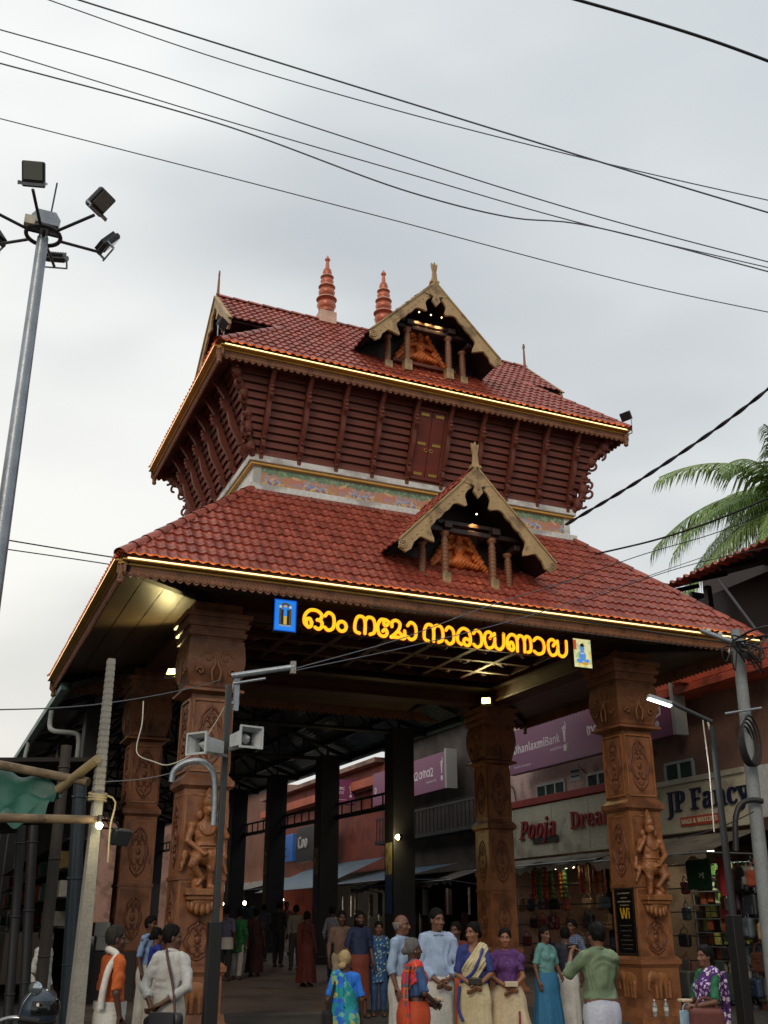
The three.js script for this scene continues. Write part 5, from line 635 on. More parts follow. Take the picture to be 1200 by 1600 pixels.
// goods on and inside the shops
{
  const r = rngOf(99), pal = ['#7a2f36', '#2c2f38', '#8a6a48', '#5b3a2c', '#26364f', '#a0503a', '#53606a', '#b79a78', '#3f2a3c', '#1e1e20', '#8c8a80', '#6d2230'];
  const mats = pal.map((h, i) => surf(h, { seed: 100 + i, scale: 3, roughness: 0.5 }));
  const bagG = join([bx(0.34, 0.28, 0.13, 0, -0.32, 0, 0.05), bx(0.3, 0.12, 0.145, 0, -0.24, 0, 0.04), new THREE.TorusGeometry(0.12, 0.012, 5, 14, Math.PI).translate(0, -0.18, 0), cyl(0.008, 0.008, 0.1, 4, 0, -0.07, 0), bx(0.05, 0.03, 0.02, 0, -0.3, 0.075, 0.005)]), packG = join([bx(0.28, 0.4, 0.16, 0, -0.3, 0, 0.07), bx(0.2, 0.16, 0.06, 0, -0.38, 0.1, 0.03), new THREE.TorusGeometry(0.05, 0.012, 5, 10).translate(0, -0.08, 0)]);
  const hang = (name, label, group, geom, m, x, y, z, ry) => { const o = share(name, geom, m, null, V(x, y, z), [0, ry, 0]); tag(o, label, 'bag', group); return o; };
  // bag shop: rows of bags hung on the front and on both sides
  for (let k = 0; k < 9; k++) for (let j = 0; j < 4; j++) { const z = -21.1 + k * 0.14 + (r() - 0.5) * 0.1; if (k < 3 || k > 7) hang('handbag', 'handbag hung on the dark side of the bag shop front beside the carved pillar', 'handbags by the bag shop door', bagG, mats[Math.floor(r() * 12)], 15.85 + r() * 0.3, 2.75 - j * 0.55, z, -1.57 + (r() - 0.5) * 0.6); }
  for (let k = 0; k < 15; k++) for (let j = 0; j < 6; j++) hang('backpack', 'rucksack hung in the crowded display near the concrete pole', 'rucksacks on the shop front', r() < 0.5 ? packG : bagG, mats[Math.floor(r() * 12)], 15.7 + r() * 0.4, 2.9 - j * 0.5, -18.5 + k * 0.21 + (r() - 0.5) * 0.1, -1.57 + (r() - 0.5) * 0.8).scale.setScalar(0.95 + r() * 0.5);
  const yel = surf('#c8c06a', { seed: 120, scale: 4, roughness: 0.4 }), grn = surf('#7fa35a', { seed: 121, scale: 4, roughness: 0.4 }), whi = surf('#cfcfb8', { seed: 122, scale: 4 });
  for (let k = 0; k < 7; k++) for (let j = 0; j < 8; j++) { const o = mk('boxed_item', bx(0.06, 0.2 + r() * 0.1, 0.14 + r() * 0.05, 0, 0, 0, 0.01), [yel, yel, grn, whi, mats[5]][Math.floor(r() * 5)]); o.position.set(17.1 + r() * 0.25, 0.75 + j * 0.3, -20.75 + k * 0.24); tag(o, 'small pale yellow or green carton on the lit shelves of the bag shop', 'box', 'cartons on the lit shelves'); }
  const rack = grp('display_shelf', null, V(17.35, 0, -19.95)); tag(rack, 'wire display shelf holding lit cartons in the bag shop', 'shelf'); for (let j = 0; j < 9; j++) mk('shelf_board', bx(0.5, 0.02, 2.1, 0, 0.58 + j * 0.3, 0), MT.galv, rack); for (const sx of [-0.2, 0.2]) for (const sz of [-1.05, 1.05]) mk('upright', bar([sx, 0.1, sz], [sx, 3.1, sz], 0.02), MT.galv, rack);
  const gs = grp('hanging_sign', null); onWall(gs, 15.35, 2.65, -18.55); tag(gs, 'dark green hanging sign with white marks under the cloth awning', 'sign'); mk('board_panel', bx(0.78, 0.6, 0.03, 0, 0, 0, 0.006), surf('#1f4a2c', { seed: 123, scale: 1 }), gs); mk('white_mark', [at(txt('>t', fonts.sans, 0.13, 0.01), 0.02, -0.08, 0.02)], mat('#cfd6cc'), gs); mk('hanger', [bx(0.01, 0.4, 0.01, -0.3, 0.5, 0), bx(0.01, 0.4, 0.01, 0.3, 0.5, 0)], MT.galv, gs);
  const rc = mk('red_cloth', grid(8, 10, (u, v) => V((u - 0.5) * 0.4 + 0.0, -v * 0.75, 0.05 * Math.sin(u * 9) * v)), surf('#8e1f1f', { seed: 124, scale: 1 })); rc.position.set(15.4, 2.95, -17.8); rc.rotation.y = -1.57; tag(rc, 'red cloth hung beside the green sign', 'cloth');
  for (let k = 0; k < 3; k++) { const o = mk('suitcase', [bx(0.3, 0.55, 0.42, 0, 0.33, 0, 0.05), bx(0.02, 0.25, 0.24, 0, 0.7, 0, 0.008), cyl(0.03, 0.03, 0.04, 8, 0.1, 0.03, 0.15), cyl(0.03, 0.03, 0.04, 8, -0.1, 0.03, -0.15)], surf(['#4d5250', '#57504a', '#3c4a44'][k], { seed: 126 + k, scale: 2, roughness: 0.4 })); o.position.set(15.6, groundY(-19) + 0.0, -19.6 + k * 0.55); tag(o, ['grey suitcase', 'brownish suitcase', 'dark green suitcase'][k] + ' standing on the ground before the bag shop', 'suitcase'); }
  // toy shop: garlands, toys and strings of red packets
  const strandG = join([0, 1, 2, 3, 4, 5, 6].flatMap((i) => [new THREE.SphereGeometry(0.05, 6, 5).scale(1, 1.3, 0.7).translate(0, -0.08 - i * 0.1, 0)])), pkG = join(Array.from({ length: 6 }, (_, i) => bx(0.02, 0.11, 0.09, (i % 2) * 0.01, -0.08 - i * 0.12, 0)));
  const rd = surf('#a3352b', { seed: 130, scale: 6, roughness: 0.35, metalness: 0.2 }), gd = surf('#b98a3c', { seed: 131, scale: 6, roughness: 0.35, metalness: 0.4 }), gn = surf('#3f6b3a', { seed: 132, scale: 6 });
  for (let k = 0; k < 22; k++) { const o = share('packet_strip', pkG, k % 3 ? rd : gd, null, V(15.75 + r() * 0.2, 3.15, -23.9 + k * 0.1), [0, (r() - 0.5), 0]); tag(o, 'hanging strip of shiny red or gold packets at the toy shop', 'packet strip', 'packet strips at the toy shop'); }
  for (let k = 0; k < 10; k++) { const o = share('garland', strandG, [rd, gn, rd, gd][k % 4], null, V(15.8 + r() * 0.3, 3.1, -26.2 + k * 0.17), [0, r() * 3, 0]); o.scale.set(1.6, 1.1, 1.6); tag(o, 'beaded garland hung in the middle of the toy shop front', 'garland', 'garlands at the toy shop'); }
  for (let k = 0; k < 16; k++) for (let j = 0; j < 5; j++) { if (r() < 0.3) continue; const o = share(r() < 0.5 ? 'plush_toy' : 'gift_bag', r() < 0.4 ? packG : bagG, mats[Math.floor(r() * 12)], null, V(16.1 + r() * 0.7, 2.5 - j * 0.48, -27.7 + k * 0.38), [0, -1.57 + (r() - 0.5), 0]); tag(o, 'small gift or bag hung in the dark opening of the toy shop', 'gift', 'gifts in the toy shop opening'); }
  for (let k = 0; k < 18; k++) for (let j = 0; j < 3; j++) { if (r() < 0.35) continue; const o = share('garment', join(grid(4, 6, (u, v) => V((u - 0.5) * 0.34, -v * 0.8, 0.03 * Math.sin(u * 8 + k)))), mats[Math.floor(r() * 12)], null, V(15.6 + r() * 0.8, 2.75 - j * 0.75, -44 + k * 0.85), [0, -1.57 + (r() - 0.5) * 0.9, 0]); tag(o, 'folded garment hung under the tin awnings of the far shops', 'garment', 'garments at the far shops'); }
}
// ---------------------------------------------------------------- poles, lamps and loudspeakers
function poleLine(px0, py0, px1, py1, D) { const a = atDist(px0, py0, D), b = atDist(px1, py1, D), d = b.clone().sub(a); return [a.clone().addScaledVector(d, -(a.y - groundY(a.z)) / d.y), b, d.normalize()]; }
{ // floodlight mast
  const [b, t] = poleLine(-5, 890, 67, 372, 13.7), o = grp('floodlight_mast', null, b); tag(o, 'tall grey mast with a ring of unlit floodlights', 'lamp mast'); const T = t.clone().sub(b);
  mk('mast_pole', [bar(V(0, 0, 0), T.clone().multiplyScalar(1.0), 0.145, 0.09, 16), cyl(0.24, 0.24, 0.04, 16, 0, 0, 0)], MT.galv, o);
  const head = grp('head', o, T), R = 0.27; mk('ring', [new THREE.TorusGeometry(R, 0.035, 8, 28).rotateX(Math.PI / 2).translate(0, 0.05, 0), beam([-R, 0.12, 0], [R, 0.12, 0], 0.06, 0.07), beam([0, 0.0, -R], [0, 0.0, R], 0.05, 0.06), bx(0.14, 0.34, 0.14, 0, 0.1, 0, 0.01)], MT.steelDark, head);
  mk('control_box', [at(ext([[-0.2, 0], [0.2, 0], [0.22, 0.12], [0.14, 0.25], [-0.14, 0.25], [-0.22, 0.12]], 0.26, 0.01), 0, 0.2, -0.13)], MT.galv, head); mk('junction_box', bx(0.17, 0.17, 0.12, -0.24, 0.14, 0.18, 0.01), surf('#b9b3a0', { seed: 140, scale: 2 }), head); mk('lightning_rod', bar([0.06, 0.3, 0], [0.09, 1.15, 0], 0.014), MT.steelDark, head);
  for (let k = 0; k < 6; k++) { const a = k * Math.PI / 3 + 0.25, arm = grp('arm', head, V(0, 0, 0), a); mk('arm_tube', bar([R, 0.06, 0], [1.0, 0.16, 0], 0.026), MT.steelDark, arm);
    const f = grp('floodlight_unit', arm, V(1.12, 0.36, 0)); f.rotation.z = 0.95 - (k % 2) * 0.25; f.scale.setScalar(1.3); mk('housing', [bx(0.3, 0.07, 0.27, 0, 0.03, 0, 0.02), ...Array.from({ length: 7 }, (_, i) => bx(0.26, 0.05, 0.012, 0, 0.085, -0.1 + i * 0.033))], MT.steelDark, f); mk('lens', bx(0.2, 0.012, 0.22, 0.035, -0.01, 0), mat('#6d6f69', { roughness: 0.2 }), f); mk('yoke', [bx(0.025, 0.12, 0.02, -0.1, -0.02, 0.15), bx(0.025, 0.12, 0.02, -0.1, -0.02, -0.15), bx(0.03, 0.02, 0.32, -0.12, -0.08, 0)], MT.galv, f); }
}
{ // pale tapered post with notched top
  const [b, t] = poleLine(117, 1598, 174, 1030, 10.6), o = grp('timber_post', null, b), T = t.clone().sub(b); tag(o, 'pale tapered square post with a notched upper half beside the green tarpaulin', 'post');
  const q = (k, w) => { const g = new THREE.CylinderGeometry(w[1] / Math.SQRT2, w[0] / Math.SQRT2, k[1] - k[0], 4).rotateY(0.9).toNonIndexed(); g.computeVertexNormals(); const m = T.clone().multiplyScalar((k[0] + k[1]) / 2 / T.y); return g.translate(m.x, m.y, m.z); }, H = T.y;
  const pm = surf('#8e8b81', { seed: 141, scale: 1, coarse: 0.12, fine: 0.12, stain: ['#7a756a', 0.55, 0.5] });
  mk('lower_post', q([0, H * 0.68], [0.15, 0.09]), pm, o); const nt = []; for (let i = 0; i < 22; i++) { const y0 = H * (0.68 + 0.32 * i / 22), w = lerp(0.1, 0.075, i / 22); nt.push(q([y0, y0 + 0.044], [w, w]), q([y0 + 0.044, y0 + 0.064], [w * 0.9, w * 0.9])); } mk('notched_top', nt, pm, o);
  mk('rope_lashing', [0, 1, 2].map((i) => new THREE.TorusGeometry(0.085, 0.014, 5, 14).rotateX(Math.PI / 2 + 0.1 * i).translate(T.x * 0.66, H * 0.66 + i * 0.03, T.z * 0.66)).concat([tube([[0.08, H * 0.67, 0.05], [0.16, H * 0.66, 0.06], [0.14, H * 0.6, 0.05], [0.15, H * 0.52, 0.05]], 0.01, 12, 5)]), surf('#9c8f70', { seed: 142, scale: 3 }), o);
}
{ // loudspeaker pole
  const [b, t] = poleLine(327, 1598, 358, 1080, 10.6), o = grp('loudspeaker_pole', null, b); tag(o, 'slim steel pole with a thick black foot, bracket arm and curved conduit', 'pole'); const T = t.clone().sub(b), P = (px, py, D = 10.6) => atDist(px, py, D).sub(b);
  mk('pole_foot', bx(0.125, 1.68, 0.125, 0, 0.84, 0, 0.01), MT.blackPaint, o); mk('pole_tube', bx(0.06, T.y - 1.66 + 0.1, 0.06, T.x * 0.5, (T.y + 1.7) / 2, T.z * 0.5, 0.008), surf('#303232', { seed: 143, scale: 1, roughness: 0.5 }), o);
  mk('bracket_arm', [bar(P(362, 1056), P(460, 1042), 0.03), bar(P(364, 1068), P(415, 1060), 0.014), bx(0.05, 0.36, 0.05, T.x + 0.08, T.y - 0.02, T.z), bx(0.14, 0.03, 0.04, T.x + 0.04, T.y - 0.12, T.z)], MT.galv, o); mk('insulator', bx(0.05, 0.13, 0.05).translate(...P(458, 1043).toArray()), MT.concretePole, o);
  mk('curved_conduit', tube([P(268, 1222), P(272, 1205), P(290, 1192), P(315, 1190), P(332, 1205), P(336, 1240), P(334, 1290)], 0.032, 36, 8), MT.galv, o);
  const horn = (px, py, ry, label) => { const h = grp('loudspeaker', null, atDist(px, py, 10.35), ry); h.scale.setScalar(1.02); tag(h, label, 'loudspeaker'); const lm = surf('#aeb4b4', { seed: 144, scale: 1.5, roughness: 0.5 });
    const sec = [[0.115, 0.095, 0.2], [0.085, 0.07, 0.12], [0.075, 0.065, -0.02], [0.07, 0.06, -0.12]], gs = []; for (let i = 0; i < 3; i++) { const [a, c, z] = sec[i], [a2, c2, z2] = sec[i + 1], A = [V(-a, -c, z), V(a, -c, z), V(a, c, z), V(-a, c, z)], B = [V(-a2, -c2, z2), V(a2, -c2, z2), V(a2, c2, z2), V(-a2, c2, z2)]; for (let k = 0; k < 4; k++) gs.push(quadGeom(A[k], A[(k + 1) % 4], B[(k + 1) % 4], B[k])); } gs.push(bx(0.14, 0.12, 0.02, 0, 0, -0.12));
    mk('horn', gs, lm, h); mk('rim', [bx(0.25, 0.018, 0.02, 0, 0.1, 0.2), bx(0.25, 0.018, 0.02, 0, -0.1, 0.2), bx(0.018, 0.185, 0.02, 0.118, 0, 0.2), bx(0.018, 0.185, 0.02, -0.118, 0, 0.2)], lm, h); mk('throat', new THREE.ConeGeometry(0.05, 0.1, 14, 1, true).rotateX(Math.PI / 2).translate(0, 0, 0.12), mat('#c5cac9', { roughness: 0.4 }), h); mk('inner_lining', bx(0.15, 0.12, 0.01, 0, 0, 0.05), MT.steelDark, h); mk('mount', bx(0.03, 0.03, 0.2, 0.0, -0.06, -0.16), MT.galv, h); };
  horn(328, 1166, -0.95, 'white horn loudspeaker on the pole, facing out beside the curved conduit'); horn(378, 1156, 0.2, 'white horn loudspeaker on the pole, turned towards the hall');
}
{ // concrete utility pole at the right
  const [b, t] = poleLine(1195, 1400, 1150, 985, 16.8), o = grp('utility_pole', null, b), T = t.clone().sub(b), P = (px, py, D = 16.6) => atDist(px, py, D).sub(b); tag(o, 'grey concrete utility pole tangled with wires before the eave end', 'utility pole');
  mk('pole_shaft', bar(V(0, 0, 0), T, 0.125, 0.09, 14), surf('#82898a', { seed: 145, scale: 0.8, coarse: 0.12, stain: ['#5c6263', 0.6, 0.5] }), o);
  mk('crossarm', [bar(P(1095, 985), P(1162, 1010), 0.04)], MT.galv, o); mk('crossarm', bar(P(1133, 1115), P(1190, 1106), 0.02), MT.galv, o); mk('pole_band', bx(0.4, 0.08, 0.08, T.x, T.y - 0.2, T.z, 0.01), MT.galv, o); mk('insulator', [P(1108, 992), P(1126, 997), P(1164, 1012), P(1142, 1024)].map((p) => lathe([[0.001, 0], [0.04, 0.01], [0.03, 0.05], [0.045, 0.06], [0.03, 0.1], [0.001, 0.12]], 10).translate(p.x, p.y, p.z)), surf('#b9b6ac', { seed: 146, scale: 2 }), o);
  const coil = []; for (let k = 0; k < 4; k++) coil.push(new THREE.TorusGeometry(0.32 + k * 0.025, 0.018, 5, 30).scale(0.62, 1, 1).rotateY(0.3).translate(P(1166, 1165).x, P(1166, 1165).y + k * 0.02, P(1166, 1165).z + 0.05 * k)); mk('cable_coil', coil, MT.cable, o);
  const tangle = []; const r = rngOf(31); for (let k = 0; k < 14; k++) { const c = P(1140 + r() * 30, 1000 + r() * 22, 16.5); tangle.push(tube([c, c.clone().add(V((r() - 0.5) * 0.5, -0.1 - r() * 0.3, 0.1)), c.clone().add(V((r() - 0.5) * 0.7, (r() - 0.5) * 0.3, 0.15)), c.clone().add(V((r() - 0.3) * 0.8, 0.1, 0.0))], 0.014, 14, 5)); } mk('wire_tangle', tangle, MT.cable, o);
  mk('side_conduit', [tube([P(1150, 1330), P(1150, 1275), P(1158, 1256), P(1176, 1250), P(1192, 1252)], 0.045, 24, 8)], MT.steelDark, o);
}
{ // slim street lamp with lit LED head
  const [b, t] = poleLine(1166, 1598, 1112, 1135, 12), o = grp('street_lamp', null, b), T = t.clone().sub(b), P = (px, py) => atDist(px, py, 12).sub(b); tag(o, 'slim dark street lamp with a lit flat head on a sloping arm', 'street lamp');
  mk('pole_foot', bx(0.13, 1.75, 0.13, 0, 0.875, 0, 0.01), MT.blackPaint, o); mk('pole_tube', bar(V(0, 1.7, 0), T, 0.042, 0.036, 10), surf('#1f2222', { seed: 147, scale: 1 }), o);
  mk('arm', bar(P(1112, 1128), P(1048, 1098), 0.028, 0.022), MT.steelDark, o); const a = P(1048, 1100), c = P(1012, 1088); mk('lamp_head', beam(a, c, 0.12, 0.04), MT.galv, o); mk('led_panel', beam(a.clone().add(V(0, -0.028, 0)), c.clone().add(V(0, -0.028, 0)), 0.09, 0.012), mat('#ffffff', { emissive: '#eef4ff', emissiveIntensity: 5 }), o);
  const l = new THREE.SpotLight('#eef3ff', 8, 12, 0.9, 0.5, 2); l.position.copy(a).lerp(c, 0.5).add(V(0, -0.05, 0)); l.target.position.copy(l.position).add(V(0, -3, 0)); l.castShadow = true; o.add(l, l.target); mk('loose_cable', [tube([P(1098, 1122), P(1100, 1140), P(1108, 1200), P(1116, 1300)], 0.008, 14, 5), tube([P(1106, 1128), P(1112, 1150), P(1114, 1163)], 0.014, 10, 5)], MT.cableWhite, o);
}
// small floodlights on the roof corners
for (const [px, py, D, ry, label] of [[326, 505, 20.5, 0.8, 'small dark floodlight on the left corner of the upper roof'], [1000, 655, 20.5, -1.2, 'small floodlight on the right corner of the upper roof']]) { const o = grp('roof_floodlight', null, ry > 0 ? V(CX - 4.62, 12.35, CZ + 3.0) : V(CX + 4.75, 12.25, CZ + 3.05), ry); tag(o, label, 'floodlight'); mk('housing', bx(0.26, 0.2, 0.07, 0, 0.05, 0, 0.015).rotateX(0.5), MT.steelDark, o); mk('stand', [bar([-0.1, -0.4, 0], [-0.12, 0.05, 0], 0.012), bar([0.1, -0.4, 0], [0.12, 0.05, 0], 0.012), bar([-0.1, -0.4, 0], [0.1, -0.4, 0], 0.012)], MT.galv, o); }

// unseen buildings added beside and behind the viewer to shut off the low sky
for (const [x, z, w, d, h, hex, label] of [[-8.4, -26, 9, 30, 9, '#8f857a', 'unseen grey plastered building added along the near side of the market street'], [-9, -58, 9, 30, 8.5, '#8a7868', 'unseen brown plastered building added along the left of the hall'], [-2, 27, 34, 8, 7, '#93897c', 'unseen pale building added across the street facing the gateway'], [20.3, -1.5, 8, 20, 9, '#8d7a6e', 'unseen brown building added to continue the shop row past the lean-to roof']]) {
  const b = grp('added_street_building', null, V(x, 0, z)); tag(b, label, 'building'); const m = surf(hex, { seed: 210, scale: 0.3, coarse: 0.12, stain: ['#5e463c', 0.55, 0.5] }); mk('wall', bx(w, h, d, 0, h / 2, 0), m, b); mk('roof_slab', bx(w + 0.6, 0.25, d + 0.6, 0, h + 0.13, 0), wallBrown, b);
  const sx = x < 5 && d > 10 ? 1 : d > 10 ? -1 : 0, n = Math.floor((sx ? d : w) / 3.2); for (let fl = 0; fl < 2; fl++) for (let i = 0; i < n; i++) { const q = (i - (n - 1) / 2) * 3.2, wg = grp('window', b, sx ? V(sx * (w / 2 + 0.02), 2 + fl * 3.4, q) : V(q, 2 + fl * 3.4, -d / 2 - 0.02), sx ? sx * Math.PI / 2 : Math.PI); mk('window_frame', [bx(1.5, 0.1, 0.1, 0, 0.65, 0), bx(1.5, 0.1, 0.1, 0, -0.65, 0), bx(0.1, 1.2, 0.1, -0.7, 0, 0), bx(0.1, 1.2, 0.1, 0.7, 0, 0)], frameWhite, wg); mk('pane', bx(1.3, 1.2, 0.03), paneGreen, wg); }
}

for (const [b, zc, za, zb, xs] of [[bA, -16.9, -21.0, -15.3, [15.95, 16.1]], [bB, -24.85, -28.0, -21.6, [15.85, 16.45]]]) for (const x of xs) for (let j = 0; j < 6; j++) mk('hanging_rail', bar([x - FX, (b === bA ? 2.92 : 3.16) - j * 0.5, za - zc], [x - FX, (b === bA ? 2.92 : 3.16) - j * 0.5, zb - zc], 0.012, 0.012, 5), MT.steelDark, b);
// ---------------------------------------------------------------- overhead cables
function cable(label, pts, r, m = MT.cable, group) { const p = pts.map(([x, y, D]) => atDist(x, y, D)); tag(mk('overhead_cable', tube(p, r, 60, 6), m), label, 'cable', group); return p; }
cable('pale overhead cable high above the mast and the finials', [[60, -20, 13], [340, 68, 13.6], [630, 158, 14.2], [1000, 272, 15], [1260, 350, 15.6]], 0.016, MT.cableGrey, 'cables crossing the sky');
cable('pale overhead cable high above the mast and the finials', [[20, -20, 13], [330, 88, 13.6], [640, 178, 14.2], [1000, 268, 15], [1260, 326, 15.6]], 0.011, MT.cableGrey, 'cables crossing the sky');
cable('pale overhead cable high above the mast and the finials', [[-40, 35, 12], [240, 115, 12.5], [510, 205, 13], [905, 330, 14], [1260, 425, 15]], 0.011, MT.cableGrey, 'cables crossing the sky');
cable('pale overhead cable high above the mast and the finials', [[-40, 68, 12], [345, 186, 12.6], [640, 272, 13], [905, 348, 14], [1260, 432, 15]], 0.01, MT.cableGrey, 'cables crossing the sky');
cable('pale overhead cable high above the mast and the finials', [[-40, 88, 12], [345, 194, 12.6], [640, 300, 13], [800, 340, 13.6], [905, 350, 14], [1260, 440, 15]], 0.013, MT.cableGrey, 'cables crossing the sky');
cable('thin overhead wire crossing just above the roof finials', [[-40, 175, 12], [300, 262, 12.6], [600, 340, 13.2], [1000, 445, 14], [1260, 500, 14.6]], 0.009, MT.cableGrey);
cable('thick dark overhead cable crossing the top corner above the palm', [[860, -12, 12], [1000, 28, 12.3], [1120, 66, 12.6], [1260, 118, 13]], 0.026);
{ const p = [[1260, 560, 15.5], [1130, 662, 17.5], [1000, 750, 19], [884, 820, 20.6]].map(([x, y, D]) => atDist(x, y, D)), c = new THREE.CatmullRomCurve3(p), g = []; for (let s = 0; s < 2; s++) { const q = []; for (let i = 0; i <= 120; i++) { const t = i / 120, a = t * 44 + s * Math.PI; q.push(c.getPoint(t).add(V(Math.cos(a) * 0.018, Math.sin(a) * 0.018, 0))); } g.push(tube(q, 0.022, 240, 5)); } tag(mk('overhead_cable', g, MT.cable), 'thick twisted black cable running up from the painted band past the palm', 'cable'); }
cable('black cable sagging from the tiled roof towards the palm', [[1260, 752, 14], [1130, 808, 15.5], [1030, 842, 17], [930, 866, 18.4]], 0.018);
cable('thin wire below the black cable in front of the palm', [[1260, 776, 14], [1120, 832, 15.5], [1000, 868, 17], [810, 935, 18.6]], 0.008);
cable('thin wire running from the palm down across the lower roof', [[1260, 842, 14], [1060, 888, 16], [900, 945, 18], [760, 1000, 18.2]], 0.007);
cable('dark service cable reaching the left eave corner and following it to the concrete pole', [[-60, 832, 15], [185, 872, 16.2], [420, 905, 16.4], [800, 955, 16.6], [1050, 992, 16.6], [1145, 1006, 16.6]], 0.012);
cable('lower service cable strung under the front eave to the concrete pole', [[-60, 848, 15], [185, 884, 16.1], [420, 925, 16.3], [800, 975, 16.5], [1050, 1006, 16.6], [1140, 1015, 16.6]], 0.01);
cable('thin wire from the loudspeaker arm up across the glowing letters', [[460, 1045, 10.6], [620, 1000, 12], [760, 948, 14], [900, 905, 16]], 0.006, MT.cableGrey, 'wires from the loudspeaker arm');
cable('thin wire from the loudspeaker arm up across the glowing letters', [[460, 1048, 10.6], [640, 1010, 12], [840, 958, 14], [1100, 870, 16]], 0.006, MT.cableGrey, 'wires from the loudspeaker arm');
cable('pale cord looped from the rear left pillar to the loudspeaker pole', [[224, 1096, 12], [222, 1130, 11.8], [214, 1176, 11.6], [240, 1190, 11.4], [268, 1194, 11], [300, 1178, 10.9], [330, 1140, 10.8], [358, 1090, 10.6], [366, 1064, 10.6]], 0.007, MT.cableWhite);
cable('thin dark line strung from the notched post to the gateway pillar', [[-60, 1110, 10], [90, 1106, 10.8], [200, 1094, 12.2], [300, 1075, 13.6], [345, 1062, 15]], 0.007, MT.cableGrey);
cable('slack thin line tied between the pale post and the loudspeaker pole', [[155, 1222, 10.6], [230, 1216, 10.7], [300, 1198, 10.6], [345, 1178, 10.6]], 0.005, MT.cableGrey);
cable('bundle cable from the concrete pole out past the dark roof', [[1148, 1000, 16.6], [1175, 985, 16], [1260, 970, 14]], 0.02);
cable('second cable from the concrete pole passing the orange slab', [[1150, 1006, 16.6], [1180, 996, 16], [1260, 986, 14]], 0.016);
cable('drooping cable from the concrete pole across the bag shop board', [[1178, 1268, 16.4], [1150, 1282, 16.2], [1110, 1298, 15.6], [1060, 1310, 15]], 0.009);
// ---------------------------------------------------------------- coconut palm
{
  const base = atDist(1236, 786, 29), o = grp('coconut_palm', null, V(base.x + 0.8, groundY(base.z), base.z)), H = base.y - groundY(base.z); tag(o, 'coconut palm with drooping fronds behind the dark tiled roof', 'palm');
  const bark = surf('#6d6253', { seed: 150, scale: 1, coarse: 0.2, bump: 0.01 }), tr = []; for (let i = 0; i < 30; i++) { const t = i / 30, x = -0.8 * Math.pow(t, 1.6), x2 = -0.8 * Math.pow((i + 1) / 30, 1.6); tr.push(bar([x, H * t, 0], [x2, H * (i + 1) / 30, 0], lerp(0.2, 0.13, t) * 1.06, lerp(0.2, 0.13, t) * 0.96, 10)); } mk('trunk', tr, bark, o);
  const r = rngOf(64), leafMs = ['#6b8748', '#7d9654', '#5d7a3e'].map((h, i) => surf(h, { seed: 151 + i, scale: 2, coarse: 0.2, roughness: 0.5 })), crown = grp('crown', o, V(-0.8, H, 0));
  for (let f = 0; f < 34; f++) {
    const az = f * 2.399 + r() * 0.3, up = lerp(1.4, -0.75, Math.pow(f / 33, 1.0)), L = 4.3 + r() * 0.9, pts = []; for (let i = 0; i <= 16; i++) { const t = i / 16, rr = L * t, drop = (0.9 + (1 - up) * 0.35) * t * t * 2.9; pts.push(V(Math.cos(az) * rr * Math.cos(up * (1 - t * 0.55)) , rr * Math.sin(up) * (1 - 0.25 * t) - drop, Math.sin(az) * rr * Math.cos(up * (1 - t * 0.55)))); }
    const c = new THREE.CatmullRomCurve3(pts), pos = [], tri = (a, b, d) => pos.push(a.x, a.y, a.z, b.x, b.y, b.z, d.x, d.y, d.z), N = 74;
    for (let i = 4; i < N; i++) { const t = i / N, p = c.getPoint(t), tg = c.getTangent(t), side = tg.clone().cross(V(0, 1, 0)).normalize(), len = 0.98 * Math.sin(Math.min(1, t * 1.5 + 0.12) * Math.PI * 0.72) * (1 - 0.45 * t) + 0.12; for (const s of [-1, 1]) { const k = 0.85 + r() * 0.3, d = side.clone().multiplyScalar(s * (0.85 - t * 0.3)).addScaledVector(tg, 0.55 + 0.4 * t).add(V(0, -0.3 - r() * 0.45, 0)).normalize(), m = p.clone().addScaledVector(d, len * 0.55 * k), e = m.clone().addScaledVector(d, len * 0.38 * k).add(V(0, -len * (0.28 + r() * 0.35), 0)), w = tg.clone().multiplyScalar(0.03); tri(p.clone().sub(w), p.clone().add(w), m.clone().add(w)); tri(p.clone().sub(w), m.clone().add(w), m.clone().sub(w)); tri(m.clone().sub(w), m.clone().add(w), e); } }
    const g = new THREE.BufferGeometry(); g.setAttribute('position', new THREE.Float32BufferAttribute(pos, 3)); g.computeVertexNormals();
    const fr = mk('frond', g, leafMs[f % 3], crown); mk('rib', tube(pts, 0.022, 16, 4), leafMs[1], fr);
  }
  for (let i = 0; i < 7; i++) mk('coconut', new THREE.SphereGeometry(0.13, 8, 6).scale(1, 1.2, 1).translate(Math.cos(i) * 0.3, -0.3 - (i % 2) * 0.15, Math.sin(i) * 0.3), surf('#6a6a34', { seed: 155, scale: 2 }), crown);
}
